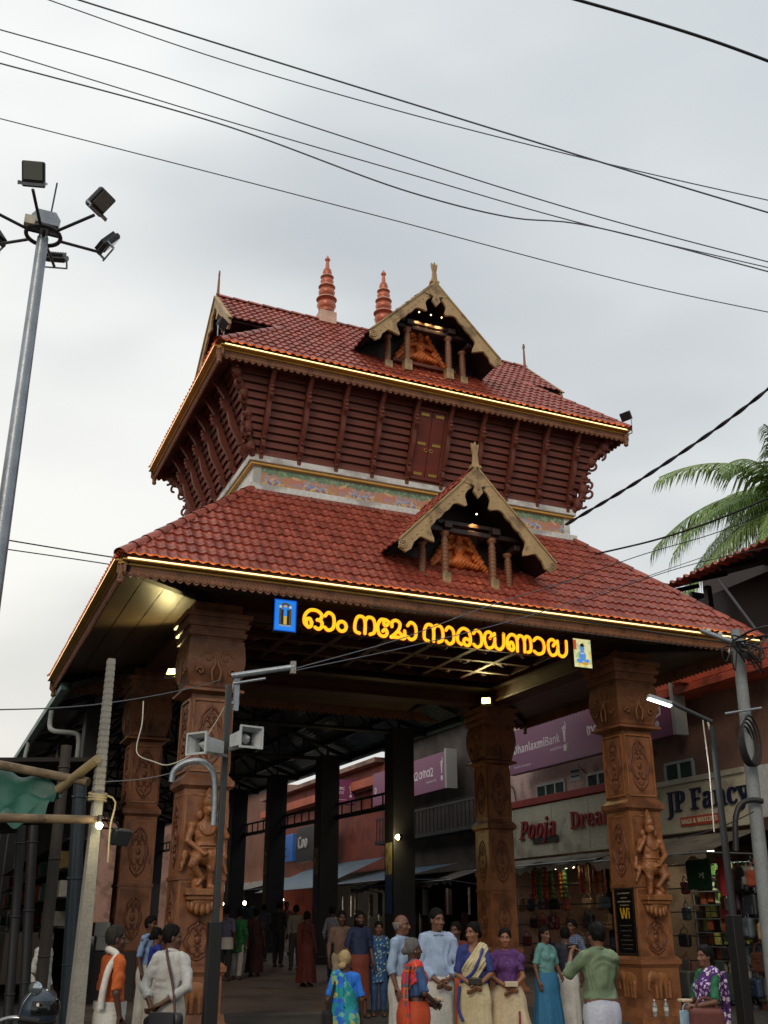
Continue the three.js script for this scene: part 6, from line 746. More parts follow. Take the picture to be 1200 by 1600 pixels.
// ---------------------------------------------------------------- left: stalls, tarpaulin, poles
{
  const tarpM = surf('#0a4a3b', { seed: 160, scale: 0.8, coarse: 0.15, roughness: 0.55 }), A = atDist(-90, 1172, 11.6), B = atDist(100, 1228, 10.9), C = atDist(66, 1272, 10.4), D = atDist(-90, 1286, 10.6);
  tag(mk('tarpaulin', grid(40, 24, (u, v) => { const p = A.clone().lerp(B, u).lerp(D.clone().lerp(C, u), v); p.y -= 0.14 * Math.sin(Math.PI * u) * Math.sin(Math.PI * v) + 0.05 * Math.sin(v * 16 + u * 6) + 0.04 * Math.sin(u * 21 + v * 5) + 0.05 * noise3(u * 9, v * 7, 1); p.z += 0.05 * Math.sin(v * 11 + u * 9); return p; }), tarpM), 'sagging green tarpaulin tied to bamboo poles', 'tarpaulin');
  const bm = surf('#6e5d45', { seed: 161, scale: 1.5, coarse: 0.2, stain: ['#3a3022', 0.5, 0.5] });
  const pole = (label, a, b, r, m = bm, cat = 'pole', nm = 'bamboo_pole') => { const d = b.clone().sub(a), gs = [bar(a, b, r, r * 0.85, 8)]; const n = Math.floor(d.length() / 0.4); for (let i = 1; i < n; i++) { const p = a.clone().addScaledVector(d, i / n); gs.push(new THREE.SphereGeometry(r * 1.12, 8, 5).scale(1, 0.6, 1).translate(p.x, p.y, p.z)); } tag(mk(nm, gs, m), label, cat); };
  pole('upper bamboo pole along the top edge of the green tarpaulin', atDist(-90, 1178, 11.3), atDist(138, 1222, 10.7), 0.052); pole('lower bamboo pole lashed across the pale post', atDist(-90, 1276, 10.2), atDist(152, 1281, 10.4), 0.048); pole('short bamboo prop tied to the pale post above the tarpaulin corner', atDist(92, 1234, 10.9), atDist(152, 1186, 10.5), 0.055, surf('#8a7a58', { seed: 162, scale: 1.5 }));
  const vpost = (px0, px1, py1, D, r, m, label, nm) => { const [b, t] = poleLine(px0, 1598, px1, py1, D); const gs = [bar(b, t, r * 1.1, r, 10)]; for (let i = 0; i < 14; i++) { const p = b.clone().lerp(t, i / 14); if (i % 4 === 1) gs.push(new THREE.TorusGeometry(r * 1.04, 0.01, 5, 12).rotateX(Math.PI / 2).translate(p.x, p.y, p.z)); } tag(mk(nm, gs, m), label, 'post'); };
  vpost(58, 104, 1165, 12.6, 0.065, surf('#3a342d', { seed: 163, scale: 1, coarse: 0.2 }), 'weathered brown post behind the tarpaulin corner', 'wooden_post'); vpost(104, 126, 1215, 13.2, 0.085, surf('#2c363d', { seed: 164, scale: 0.7, roughness: 0.4 }), 'thick blue-grey pipe standing behind the pale post', 'drain_pipe'); vpost(12, 34, 1290, 12, 0.05, MT.steelDark, 'thin dark post under the tarpaulin', 'steel_post'); vpost(36, 52, 1290, 13.4, 0.06, MT.steelDark, 'dark post between the tarpaulin and the brown post', 'steel_post');
  // stall block along the left side of the hall
  const st = grp('market_stall', null, V(2.2, 0, -31)); tag(st, 'dim open-fronted market stall along the left side of the hall', 'stall'); const dk = surf('#3a3733', { seed: 165, scale: 0.5 });
  mk('back_wall', bx(0.12, 4.3, 19, 0.9, 2.6, 0), dk, st); mk('stall_roof', bx(3.4, 0.08, 19, -0.6, 4.7, 0).rotateZ(0.06), dk, st); mk('counter', [bx(0.9, 0.9, 18, -0.1, groundY(-31) + 0.45, 0, 0.02)], surf('#54483c', { seed: 166, scale: 0.7 }), st); for (let j = 0; j < 4; j++) mk('shelf', bx(0.4, 0.03, 18, 0.6, 1.6 + j * 0.55, 0), dk, st); for (let i = 0; i < 8; i++) mk('stall_post', bx(0.1, 4.6, 0.1, -1.9, 2.4, -9 + i * 2.57), MT.steelDark, st);
  const r = rngOf(21), gm = ['#7f2a2a', '#2d4c7a', '#b8b4a4', '#8a7440', '#3c5a48', '#a1502e', '#5e3b52'].map((h, i) => surf(h, { seed: 170 + i, scale: 2 }));
  for (let k = 0; k < 26; k++) { const z = -22.5 - k * 0.6, o = mk('stall_carton', bx(0.3 + r() * 0.1, 0.22 + r() * 0.2, 0.3 + r() * 0.2, 0, 0.15, 0, 0.01), gm[Math.floor(r() * 7)]); o.position.set(2.75, 1.62 + Math.floor(r() * 3) * 0.55, z); tag(o, 'small coloured carton on the shelves of the dim left stall', 'box', 'cartons in the left stall'); }
  for (let k = 0; k < 12; k++) { const o = mk('hung_cloth', grid(5, 8, (u, v) => V((u - 0.5) * 0.5, -v * 1.1, 0.04 * Math.sin(u * 10 + k))), gm[[0, 1, 4, 6][k % 4]]); o.position.set(0.35 + r() * 0.5, 3.0 - (k % 3) * 0.5, -21.8 - k * 0.8); o.rotation.y = -0.5 + r(); tag(o, 'coloured cloth hung in the front of the dim left stall', 'cloth', 'cloths in the left stall'); }
  for (const [px, py, D] of [[158, 1452, 22], [160, 1474, 22]]) { const p = atDist(px, py, D), o = mk('white_box', bx(0.3, 0.26, 0.3, 0, 0, 0, 0.015), surf('#b9b9b0', { seed: 168, scale: 1 })); o.position.copy(p); tag(o, 'white storage box stacked on the dark counter between the pale post and the pillar', 'box', 'white storage boxes'); }
  const wc = mk('stall_counter', [bx(1.2, 1.0, 0.6, 0, 0.5, 0, 0.02)], dk); { const p = atDist(162, 1485, 22); wc.position.set(p.x, p.y - 1.0 - 0.02 , p.z); } tag(wc, 'dark counter carrying the white storage boxes', 'counter');
  // work lamp and small dark floodlight
  const wl = grp('work_lamp', null, atDist(155, 1290, 10.35)); tag(wl, 'bare lit bulb fixed to the pale post', 'lamp'); mk('bulb', new THREE.SphereGeometry(0.035, 10, 8), mat('#fffbe6', { emissive: '#fff3c4', emissiveIntensity: 12 }), wl); mk('socket', cyl(0.025, 0.02, 0.07, 8, 0, 0.03, 0), MT.blackPaint, wl); const pl = new THREE.PointLight('#fff0c0', 0.35, 6, 2); pl.position.set(0.05, 0, 0.1); pl.castShadow = true; wl.add(pl);
  const fl = grp('dark_floodlight', null, atDist(188, 1308, 11), 0.6); tag(fl, 'small unlit floodlight on a cable arm beside the rear left pillar', 'floodlight'); mk('housing', bx(0.24, 0.17, 0.08, 0, 0, 0, 0.02).rotateX(0.4), mat('#2c3238', { roughness: 0.3 }), fl); mk('arm', tube([V(-0.2, 0.16, 0), V(-0.08, 0.14, 0), V(0, 0.08, -0.02)], 0.012, 10, 5), MT.steelDark, fl);
}
// ---------------------------------------------------------------- parked motorcycle with a helmet
{
  const p = atDist(48, 1560, 8.4), o = grp('motorcycle', null, V(p.x, 0, p.z), -0.9); tag(o, 'dark motorcycle parked by the pale post', 'motorcycle');
  const blk = mat('#15171b', { roughness: 0.3 }), body = mat('#1c2733', { roughness: 0.2, metalness: 0.2 }), chrome = mat('#9a9c9e', { metalness: 0.9, roughness: 0.2 });
  for (const z of [-0.65, 0.65]) { const w = grp('wheel', o, V(0, 0.31, z)); mk('tyre', new THREE.TorusGeometry(0.26, 0.05, 10, 30).rotateY(Math.PI / 2), MT.rubber, w); mk('rim', [new THREE.TorusGeometry(0.205, 0.018, 6, 26).rotateY(Math.PI / 2), new THREE.CylinderGeometry(0.05, 0.05, 0.1, 12).rotateZ(Math.PI / 2), ...Array.from({ length: 6 }, (_, i) => bx(0.02, 0.4, 0.025).rotateX(i * Math.PI / 6 * 1))], chrome, w); }
  mk('frame', [bar([0, 0.35, 0.0], [0, 0.75, 0.35], 0.03), bar([0, 0.35, 0], [0, 0.7, -0.4], 0.03), bar([0, 0.31, -0.65], [0, 0.4, 0], 0.025)], blk, o); mk('engine', [bx(0.26, 0.3, 0.36, 0, 0.42, 0.06, 0.05), bx(0.2, 0.2, 0.2, 0, 0.58, 0.14, 0.03)], MT.steelDark, o);
  mk('fuel_tank', new THREE.SphereGeometry(0.2, 16, 12).scale(0.75, 0.72, 1.45).translate(0, 0.82, 0.16), body, o); mk('seat', [bx(0.26, 0.1, 0.62, 0, 0.8, -0.36, 0.05)], MT.rubber, o); mk('tail', [bx(0.18, 0.14, 0.3, 0, 0.78, -0.72, 0.05)], body, o); mk('tail_lamp', bx(0.14, 0.06, 0.03, 0, 0.8, -0.88, 0.01), mat('#8c1414', { roughness: 0.2 }), o);
  mk('fork', [bar([-0.08, 0.31, 0.65], [-0.08, 0.95, 0.42], 0.025), bar([0.08, 0.31, 0.65], [0.08, 0.95, 0.42], 0.025)], chrome, o); mk('handlebar', [tube([[-0.36, 1.02, 0.26], [-0.2, 1.04, 0.36], [0, 0.98, 0.42], [0.2, 1.04, 0.36], [0.36, 1.02, 0.26]], 0.016, 24, 6)], chrome, o); for (const s of [-1, 1]) { mk('grip', bar([s * 0.25, 1.035, 0.33], [s * 0.37, 1.015, 0.25], 0.022), MT.rubber, o); const m = grp('mirror', o, V(s * 0.25, 1.04, 0.34)); mk('mirror_stem', tube([V(0, 0, 0), V(s * 0.04, 0.1, 0), V(s * 0.08, 0.17, -0.03)], 0.008, 10, 5), chrome, m); mk('mirror_glass', new THREE.SphereGeometry(0.06, 12, 8).scale(1.2, 0.8, 0.25).translate(s * 0.1, 0.19, -0.03), mat('#8d979c', { metalness: 0.9, roughness: 0.08 }), m); }
  mk('headlight', [new THREE.SphereGeometry(0.1, 14, 10).scale(1, 1, 0.8).translate(0, 0.88, 0.52)], mat('#b7bec2', { roughness: 0.1, metalness: 0.3 }), o); mk('mudguard', [new THREE.TorusGeometry(0.33, 0.05, 6, 16, 1.9).rotateY(Math.PI / 2).rotateX(-0.3).translate(0, 0.31, 0.65)], body, o);
  const h = grp('helmet', null, V(p.x + 0.06, 1.0, p.z + 0.1), 0.5); tag(h, 'dark blue-grey motorcycle helmet resting on the parked motorcycle', 'helmet'); mk('shell', new THREE.SphereGeometry(0.145, 20, 14, 0, Math.PI * 2, 0, Math.PI * 0.68).scale(0.92, 1, 1.1).translate(0, 0.07, 0), mat('#2b3846', { roughness: 0.22 }), h); mk('visor', new THREE.SphereGeometry(0.15, 16, 8, Math.PI * 0.15, Math.PI * 0.7, Math.PI * 0.36, Math.PI * 0.2).scale(0.93, 1, 1.1).rotateY(0).translate(0, 0.07, 0), mat('#0d0f12', { roughness: 0.08 }), h); mk('edge_trim', new THREE.TorusGeometry(0.115, 0.014, 6, 24).rotateX(Math.PI / 2).scale(0.95, 1, 1.12).translate(0, -0.01, 0), MT.rubber, h);
}
// bottles by the right pillar
for (const px of [1025, 1043]) { const p = onZ(px, 1597, -16.44), o = grp('water_bottle', null, V(p.x, 0.13, p.z)); tag(o, 'clear plastic water bottle standing on the plinth step of the right pillar', 'bottle', 'water bottles by the pillar'); mk('bottle_body', lathe([[0.001, 0.002], [0.042, 0.004], [0.044, 0.05], [0.041, 0.07], [0.044, 0.09], [0.044, 0.19], [0.036, 0.225], [0.016, 0.25], [0.015, 0.27]], 16), new THREE.MeshPhysicalMaterial({ color: '#dfe8e6', roughness: 0.12, transmission: 0.75, thickness: 0, side: THREE.DoubleSide }), o); mk('bottle_label', new THREE.CylinderGeometry(0.0455, 0.0455, 0.06, 16, 1, true).translate(0, 0.13, 0), mat('#c9d3cf'), o); mk('bottle_cap', cyl(0.017, 0.017, 0.02, 12, 0, 0.27, 0), mat('#e6ebea'), o); }
// ---------------------------------------------------------------- people
const SKIN = {};
const skinMat = (h) => (SKIN[h] ??= mat(h, { vertexColors: true, roughness: 0.55 }));
function headShape(beard, moustache) {
  const f = (x, y, z) => {
    const ax = Math.abs(x); let d = ell(x, y, z, [0, 0.022, -0.012], [0.074, 0.098, 0.094]); d = smin(d, ell(x, y, z, [0, -0.05, 0.022], [0.056, 0.064, 0.062]), 0.04); d = smin(d, ell(x, y, z, [0, -0.1, 0.058], [0.026, 0.02, 0.024]), 0.03);
    d = smin(d, cap(x, y, z, [0, 0.008, 0.083], [0, -0.034, 0.103], 0.008, 0.014), 0.014); d = smin(d, ell(ax, y, z, [0.013, -0.04, 0.09], [0.011, 0.009, 0.012]), 0.01);
    d = smin(d, ell(ax, y, z, [0.035, 0.024, 0.07], [0.03, 0.009, 0.016]), 0.015); d = -smin(-d, ell(ax, y, z, [0.031, 0.004, 0.094], [0.02, 0.012, 0.018]), 0.014); d = smin(d, ell(ax, y, z, [0.031, 0.003, 0.066], [0.014, 0.011, 0.013]), 0.004);
    d = smin(d, ell(ax, y, z, [0.046, -0.03, 0.055], [0.022, 0.02, 0.02]), 0.02); d = smin(d, ell(x, y, z, [0, -0.066, 0.083], [0.024, 0.0065, 0.012]), 0.006); d = smin(d, ell(x, y, z, [0, -0.078, 0.08], [0.02, 0.008, 0.012]), 0.006);
    d = smin(d, ell(ax, y, z, [0.077, -0.006, -0.004], [0.011, 0.032, 0.02]), 0.008); d = smin(d, cap(x, y, z, [0, -0.06, -0.02], [0, -0.17, -0.02], 0.056, 0.058), 0.03);
    if (beard) d = smin(d, ell(x, y, z, [0, -0.085, 0.035], [0.06, 0.055, 0.06]), 0.02); return d;
  };
  const col = (x, y, z) => { const ax = Math.abs(x); if (z > 0.06 && Math.hypot((ax - 0.031) / 0.013, (y - 0.003) / 0.006) < 1) return Math.abs(ax - 0.031) < 0.006 ? [0.05, 0.04, 0.04] : [1.3, 1.25, 1.2]; if (z > 0.05 && Math.abs(y - 0.026 - ax * 0.08) < 0.0065 && ax > 0.012 && ax < 0.054) return [0.1, 0.08, 0.07]; if (z > 0.06 && y > -0.083 && y < -0.06 && ax < 0.024) return [0.9, 0.55, 0.52]; if ((beard && y < -0.035 - Math.max(0, 0.03 - ax) * 0.3 && z > -0.03 && y > -0.16 && !(ax < 0.024 && y > -0.083)) || (moustache && z > 0.07 && y < -0.046 && y > -0.062 && ax < 0.034)) return [0.12, 0.1, 0.09]; return [1, 1, 1]; };
  return sdfGeom(f, [-0.11, -0.18, -0.13, 0.11, 0.14, 0.14], 0.0065, col);
}
const HEADS = { plain: headShape(false, false), moustache: headShape(false, true), beard: headShape(true, true) };
const HAND = (() => { const f = (x, y, z) => { let d = ell(x, y, z, [0, 0.045, 0], [0.04, 0.05, 0.016]); d = smin(d, cap(x, y, z, [0, -0.02, 0], [0, 0.02, 0], 0.026, 0.03), 0.02); [[-0.03, 0.062, 0.85], [-0.0105, 0.074, 1], [0.0105, 0.078, 1], [0.03, 0.07, 0.95]].forEach(([fx, L]) => { const a = [fx, 0.085, 0], b = [fx * 1.05, 0.085 + L * 0.5, 0.012], c = [fx * 1.02, 0.085 + L * 0.8, 0.034]; d = Math.min(d, smin(cap(x, y, z, a, b, 0.0098, 0.0092), cap(x, y, z, b, c, 0.0092, 0.0078), 0.004)); }); const t = smin(cap(x, y, z, [0.03, 0.02, 0.004], [0.056, 0.058, 0.014], 0.014, 0.011), cap(x, y, z, [0.056, 0.058, 0.014], [0.058, 0.088, 0.026], 0.011, 0.009), 0.006); return smin(d, t, 0.01); }; const g = sdfGeom(f, [-0.06, -0.05, -0.03, 0.08, 0.2, 0.06], 0.0055, () => [1, 1, 1]); return g; })();
const white = (g) => { g.setAttribute('color', new THREE.Float32BufferAttribute(new Float32Array(g.attributes.position.count * 3).fill(1), 3)); return g; };
const clothes = {};
const cloth = (hex, o = {}) => (clothes[hex + JSON.stringify(o)] ??= surf(hex, { scale: 1.2, coarse: 0.1, fine: 0.12, seed: hex.charCodeAt(2), bump: 0.0006, roughness: 0.9, ...o }));
const printed = (t, k = 1) => mat(0xffffff, { map: rep(t, k), roughness: 0.8, bumpMap: rep(bumpNoise, 4), bumpScale: 0.0006 });
const wrap = (t) => { t.wrapS = t.wrapT = THREE.RepeatWrapping; return t; };
const PR = {
  floral: wrap(canvasTex(128, 128, (c) => { c.fillStyle = '#274f7c'; c.fillRect(0, 0, 128, 128); for (let i = 0; i < 46; i++) { c.fillStyle = ['#a9b8a8', '#3f7aa5', '#8fa38c', '#1c3a63'][i % 4]; c.beginPath(); c.ellipse(hash(i, 1) * 128, hash(i, 2) * 128, 10, 4, hash(i, 3) * 3, 0, 7); c.fill(); } })),
  plaid: wrap(canvasTex(128, 128, (c) => { c.fillStyle = '#c8402c'; c.fillRect(0, 0, 128, 128); c.fillStyle = 'rgba(216,50,90,0.55)'; c.fillRect(0, 0, 40, 128); c.fillRect(0, 0, 128, 34); c.fillStyle = 'rgba(70,92,110,0.75)'; for (const k of [30, 78]) { c.fillRect(k, 0, 16, 128); c.fillRect(0, k + 12, 128, 14); } c.strokeStyle = 'rgba(230,120,50,0.9)'; c.lineWidth = 5; c.strokeRect(60, 60, 50, 50); })),
  purpleDot: wrap(canvasTex(128, 128, (c) => { c.fillStyle = '#4a2468'; c.fillRect(0, 0, 128, 128); for (let i = 0; i < 22; i++) { c.fillStyle = i % 3 ? '#d8cfdd' : '#b9a5c4'; const x = hash(i, 8) * 128, y = hash(i, 9) * 128; for (let k = 0; k < 5; k++) { c.beginPath(); c.arc(x + Math.cos(k * 1.26) * 6, y + Math.sin(k * 1.26) * 6, 4.5, 0, 7); c.fill(); } } })),
  tealGold: wrap(canvasTex(128, 128, (c) => { c.fillStyle = '#1d8f98'; c.fillRect(0, 0, 128, 128); for (let i = 0; i < 26; i++) { c.fillStyle = ['#a8b06a', '#2a62c8', '#1f77d8', '#63b0a0'][i % 4]; c.beginPath(); c.ellipse(hash(i, 4) * 128, hash(i, 5) * 128, 12, 8, hash(i, 6) * 3, 0, 7); c.fill(); } })),
  check: wrap(canvasTex(64, 64, (c) => { c.fillStyle = '#7f8fa8'; c.fillRect(0, 0, 64, 64); c.fillStyle = 'rgba(30,40,80,0.55)'; for (let i = 0; i < 8; i += 2) { c.fillRect(i * 8, 0, 8, 64); c.fillRect(0, i * 8, 64, 8); } })),
  satin: wrap(canvasTex(64, 64, (c) => { c.fillStyle = '#4f2a62'; c.fillRect(0, 0, 64, 64); for (let i = 0; i < 60; i++) { c.fillStyle = ['#5c3470', '#432055', '#75508a'][i % 3]; c.fillRect(hash(i, 1) * 64, hash(i, 2) * 64, 3, 3); } })),
};
function bodyField(o, g) {      // g: extra thickness of what is worn
  const A = o.arms, sh = o.female ? 0.155 : 0.178, b = o.build ?? 1;
  const parts = { torso: (x, y, z) => { let d = ell(x, y, z, [0, 1.27, 0], [(o.female ? 0.138 : 0.152) * b + g, 0.2 + g, 0.102 * b + g]); d = smin(d, ell(x, y, z, [0, 1.08, 0.01], [0.142 * b + g, 0.19, 0.104 * b + g]), 0.06); d = smin(d, ell(x, y, z, [0, 0.93, 0], [(o.female ? 0.175 : 0.165) * b + g, 0.14 + g, 0.115 * b + g]), 0.06); d = smin(d, cap(x, y, z, [-sh + 0.04, 1.425, -0.012], [sh - 0.04, 1.425, -0.012], 0.055 + g, 0.055 + g), 0.05); if (o.female) d = smin(d, ell(Math.abs(x), y, z, [0.07, 1.28, 0.085], [0.06 + g, 0.06 + g, 0.05 + g]), 0.04); return d; } };
  const S = [V(sh, 1.4, 0), V(-sh, 1.4, 0)];
  parts.arm = (x, y, z, k, upto) => { const s = S[k], [e, h] = A[k]; let d = cap(x, y, z, [s.x, s.y, s.z], e, 0.047 + g, 0.041 + g); if (upto > 1) { const t = upto - 1, q = [lerp(e[0], h[0], t), lerp(e[1], h[1], t), lerp(e[2], h[2], t)]; d = smin(d, cap(x, y, z, e, q, 0.04 + g, lerp(0.04, 0.027, t) + g), 0.02); } else { const q = [lerp(s.x, e[0], upto), lerp(s.y, e[1], upto), lerp(s.z, e[2], upto)]; d = cap(x, y, z, [s.x, s.y, s.z], q, 0.048 + g, 0.045 + g * 1.5); } return d; };
  parts.cuff = (x, y, z, k, upto) => { const s = S[k], [e, h] = A[k], a = upto > 1 ? V(...e) : s, bb = upto > 1 ? V(...h) : V(...e), t = upto > 1 ? upto - 1 : upto, q = a.clone().lerp(bb, t), n = bb.clone().sub(a).normalize(); return (x - q.x) * n.x + (y - q.y) * n.y + (z - q.z) * n.z; };
  return parts;
}
const REST = [[[0.235, 1.13, -0.03], [0.25, 0.89, 0.06]], [[-0.235, 1.13, -0.03], [-0.25, 0.89, 0.06]]];
function person(o) {
  const p = o.pos ?? atDist(o.px, 1445, o.D), gy = groundY(p.z), s = o.h / 1.75, g = grp('person', null, V(p.x, gy, p.z), -0.41 + (o.yaw ?? 0) * Math.PI / 180); g.scale.setScalar(s); tag(g, o.label, 'person', o.group);
  o.arms ??= REST; const c = o.fine ? 0.013 : 0.017, B = bodyField(o, -0.012), skin = skinMat(o.skin ?? '#7d5640'), st = o.stride ?? 0.0;
  const leg = [[[0.09, 0.9, 0], [0.095, 0.5, 0.02 + st * 0.5], [0.095, 0.09, -0.02 + st]], [[-0.09, 0.9, 0], [-0.095, 0.5, 0.02 - st * 0.5], [-0.095, 0.09, -0.02 - st]]];
  const body = (x, y, z) => { let d = B.torso(x, y, z); d = smin(d, cap(x, y, z, [0, 1.42, -0.015], [0, 1.54, 0], 0.056, 0.05), 0.03); for (let k = 0; k < 2; k++) { d = smin(d, smin(cap(x, y, z, B.s0 ?? [(k ? -1 : 1) * (o.female ? 0.155 : 0.178), 1.4, 0], o.arms[k][0], 0.044, 0.037), cap(x, y, z, o.arms[k][0], o.arms[k][1], 0.037, 0.025), 0.02), 0.02); const [a, b, e] = leg[k]; d = smin(d, smin(cap(x, y, z, a, b, 0.08, 0.054), cap(x, y, z, b, e, 0.052, 0.036), 0.02), 0.03); d = smin(d, cap(x, y, z, [e[0], 0.045, e[2] - 0.03], [e[0] * 1.15, 0.03, e[2] + 0.16], 0.042, 0.03), 0.02); } return d; };
  let zmin = -0.3, zmax = 0.3, xmax = 0.36; for (const [e, h] of o.arms) for (const q of [e, h]) { zmin = Math.min(zmin, q[2] - 0.1); zmax = Math.max(zmax, q[2] + 0.1); xmax = Math.max(xmax, Math.abs(q[0]) + 0.1); }
  const ytop = Math.max(1.62, ...o.arms.flat().map((q) => q[1] + 0.1));
  const gs = [white(sdfGeom(body, [-xmax, -0.03, zmin, xmax, ytop, zmax], c))];
  const hq = new THREE.Matrix4().makeRotationFromEuler(new THREE.Euler(o.headPitch ?? 0, (o.headYaw ?? 0) * Math.PI / 180, o.headTilt ?? 0, 'YXZ')); hq.setPosition(0, 1.63, 0.012);
  gs.push(HEADS[o.face ?? 'plain'].clone().applyMatrix4(hq));
  for (let k = 0; k < 2; k++) { const e = V(...o.arms[k][0]), h = V(...o.arms[k][1]), y = h.clone().sub(e).normalize(); let zz = o.palm?.[k] ? V(...o.palm[k]) : V(k ? 1 : -1, 0, 0); zz.addScaledVector(y, -zz.dot(y)); if (zz.length() < 0.1) zz = V(0, 0, 1); zz.normalize(); const x = y.clone().cross(zz).multiplyScalar(1), m = new THREE.Matrix4().makeBasis(k ? x : x.clone().negate(), y, zz); m.setPosition(h.addScaledVector(y, 0.01)); const hg = HAND.clone().applyMatrix4(m); if (!k) { const ix = hg.index.array; for (let i = 0; i < ix.length; i += 3) { const t = ix[i]; ix[i] = ix[i + 1]; ix[i + 1] = t; } hg.computeVertexNormals(); } gs.push(hg); }
  mk('body', gs, skin, g);
  // hair
  if (o.hair !== 'none') { const hs = o.hair ?? 'short', cut = (x, y, z) => z * 0.8 - y * 0.62 - 0.014 + 0.02 * (noise3(x * 55, y * 40, z * 40, 5) - 0.5);
    const hf = (x, y, z) => { let d = ell(x, y, z, [0, 0.03, -0.022], [0.09, 0.116, 0.107]) + 0.018 * (noise3(x * 60, y * 20, z * 36) - 0.5); d = Math.max(d, cut(x, y, z), -0.075 - y); if (hs === 'fringe') d = Math.max(d, y - 0.03); if (hs === 'bun') { d = smin(d, ell(x, y, z, [0, -0.02, -0.125], [0.05, 0.05, 0.04]), 0.02); } if (hs === 'long') d = smin(d, cap(x, y, z, [0, -0.03, -0.09], [0.01, -0.42, -0.1], 0.06, 0.035), 0.04); if (hs === 'side') d = smin(d, cap(x, y, z, [0, -0.03, -0.08], [0.02, -0.2, -0.06], 0.06, 0.05), 0.04); return d; };
    mk('hair', sdfGeom(hf, [-0.11, -0.48, -0.2, 0.11, 0.15, 0.12], 0.009).applyMatrix4(hq), new THREE.MeshPhysicalMaterial({ color: o.hairColor ?? '#0d0a08', roughness: 0.75, specularIntensity: 0.35, side: THREE.DoubleSide }), g); }
  if (o.headCloth) mk('head_cloth', sdfGeom((x, y, z) => smin(Math.max(ell(x, y, z, [0, 0.03, -0.012], [0.09, 0.108, 0.104]) + 0.008 * (noise3(x * 30, y * 30, z * 30) - 0.5), z * 0.8 - y * 0.5 - 0.012, -0.06 - y), ell(x, y, z, [0.02, -0.07, -0.1], [0.055, 0.04, 0.04]), 0.03), [-0.12, -0.13, -0.16, 0.12, 0.16, 0.13], 0.009).applyMatrix4(hq), o.headCloth, g);
  // upper garment
  const T = o.top; if (T) { const F = bodyField(o, 0.004 + (T.loose ?? 0) * 0.55), hem = T.hem ?? 0.82, sl = T.sleeve ?? 1.85, ph = (o.px ?? 0) * 0.7;
    const f = (x, y, z) => { let d = F.torso(x, y, z); if (T.flare) d = smin(d, cap(x, y, z, [0, 1.05, 0], [0, hem - 0.1, 0], 0.15, T.flare) * 1.0 + (Math.abs(z) * 0.25), 0.08); for (let k = 0; k < 2; k++) d = smin(d, Math.max(F.arm(x, y, z, k, sl), F.cuff(x, y, z, k, sl)), 0.035); d += 0.02 * (noise3(x * 9 + ph, y * 13 + x * 6, z * 9) - 0.5) + 0.005 * Math.sin(noise3(x * 6, y * 5 + ph, z * 6) * 26); if (T.tuck) d += Math.max(0, 0.06 - Math.abs(y - hem - 0.05)) * -0.25; d = Math.max(d, hem + 0.012 * Math.sin(x * 20 + ph) - y); d = Math.max(d, 0.062 - Math.hypot(x, (z - (T.deep ? 0.055 : 0.02)) * (T.deep ? 0.9 : 1.1), y - 1.525 + 0)); if (T.deep) d = Math.max(d, 0.085 - Math.hypot(x, z - 0.1, (y - 1.46))); return d; };
    const tm = mk(T.name ?? 'shirt', sdfGeom(f, [-xmax, hem - 0.04, zmin, xmax, Math.max(1.56, ytop), zmax], c), T.mat, g);
    if (T.collar) mk('collar', [new THREE.TorusGeometry(0.062, 0.014, 6, 20).scale(1, 1, 1.5).rotateX(Math.PI / 2 + 0.25).translate(0, 1.49, 0.002), bx(0.05, 0.014, 0.05, 0.035, 1.47, 0.065, 0.005).rotateX(0.0), bx(0.05, 0.014, 0.05, -0.035, 1.47, 0.065, 0.005)], T.mat, tm);
  }
  // lower garment
  const Lo = o.low; if (Lo) { const y0 = Lo.waist ?? 1.03, y1 = Lo.hem ?? 0.1, ph = (o.px ?? 3) * 1.3;
    if (Lo.type === 'trousers') { const f = (x, y, z) => { let d = ell(x, y, z, [0, 0.95, 0], [0.18, 0.14, 0.13]); for (const [a, b, e] of leg) d = smin(d, smin(cap(x, y, z, a, b, 0.1, 0.08), cap(x, y, z, b, e, 0.078, 0.062), 0.02), 0.03); d += 0.014 * (noise3(x * 12, y * 14, z * 12) - 0.5); return Math.max(d, y - y0, y1 - y); }; mk('trousers', sdfGeom(f, [-0.3, y1 - 0.04, -0.36, 0.3, y0 + 0.05, 0.36], 0.016), Lo.mat, g); }
    else { const [rx0, rz0] = Lo.top ?? [0.18, 0.135], [rx1, rz1] = Lo.bottom ?? [0.2, 0.16], nf = Lo.folds ?? 7, amp = Lo.amp ?? 0.085;
      mk(Lo.name ?? 'mundu', grid(72, 26, (u, v) => { const a = u * 2 * Math.PI, k = Math.pow(v, 0.8), y = lerp(y0, y1, v) + 0.012 * Math.sin(a * 3 + ph) * v, w = 1 + amp * k * (Math.sin(a * nf + ph) * 0.6 + Math.sin(a * (nf * 2 + 1) + v * 3) * 0.3 + Math.sin(a * (nf * 3 + 2) - v * 4 + ph) * 0.18) + 0.03 * Math.sin(v * 9 + a * 2 + ph) * (1 - k), hipx = 0.02 * Math.sin(Math.PI * clamp(v * 3)); return V(Math.cos(a) * (lerp(rx0, rx1, k) + hipx) * w, y, Math.sin(a) * (lerp(rz0, rz1, k) + hipx) * w); }), Lo.mat, g);
      if (Lo.fold) mk('waist_fold', grid(40, 8, (u, v) => { const a = u * 2 * Math.PI, k = 1.04 + 0.03 * Math.sin(a * 5 + ph); return V(Math.cos(a) * (rx0 + 0.02) * k, y0 + 0.015 - v * 0.1 - 0.03 * Math.sin(a + ph) * v, Math.sin(a) * (rz0 + 0.02) * k); }), Lo.foldMat ?? Lo.mat, g); }
  }
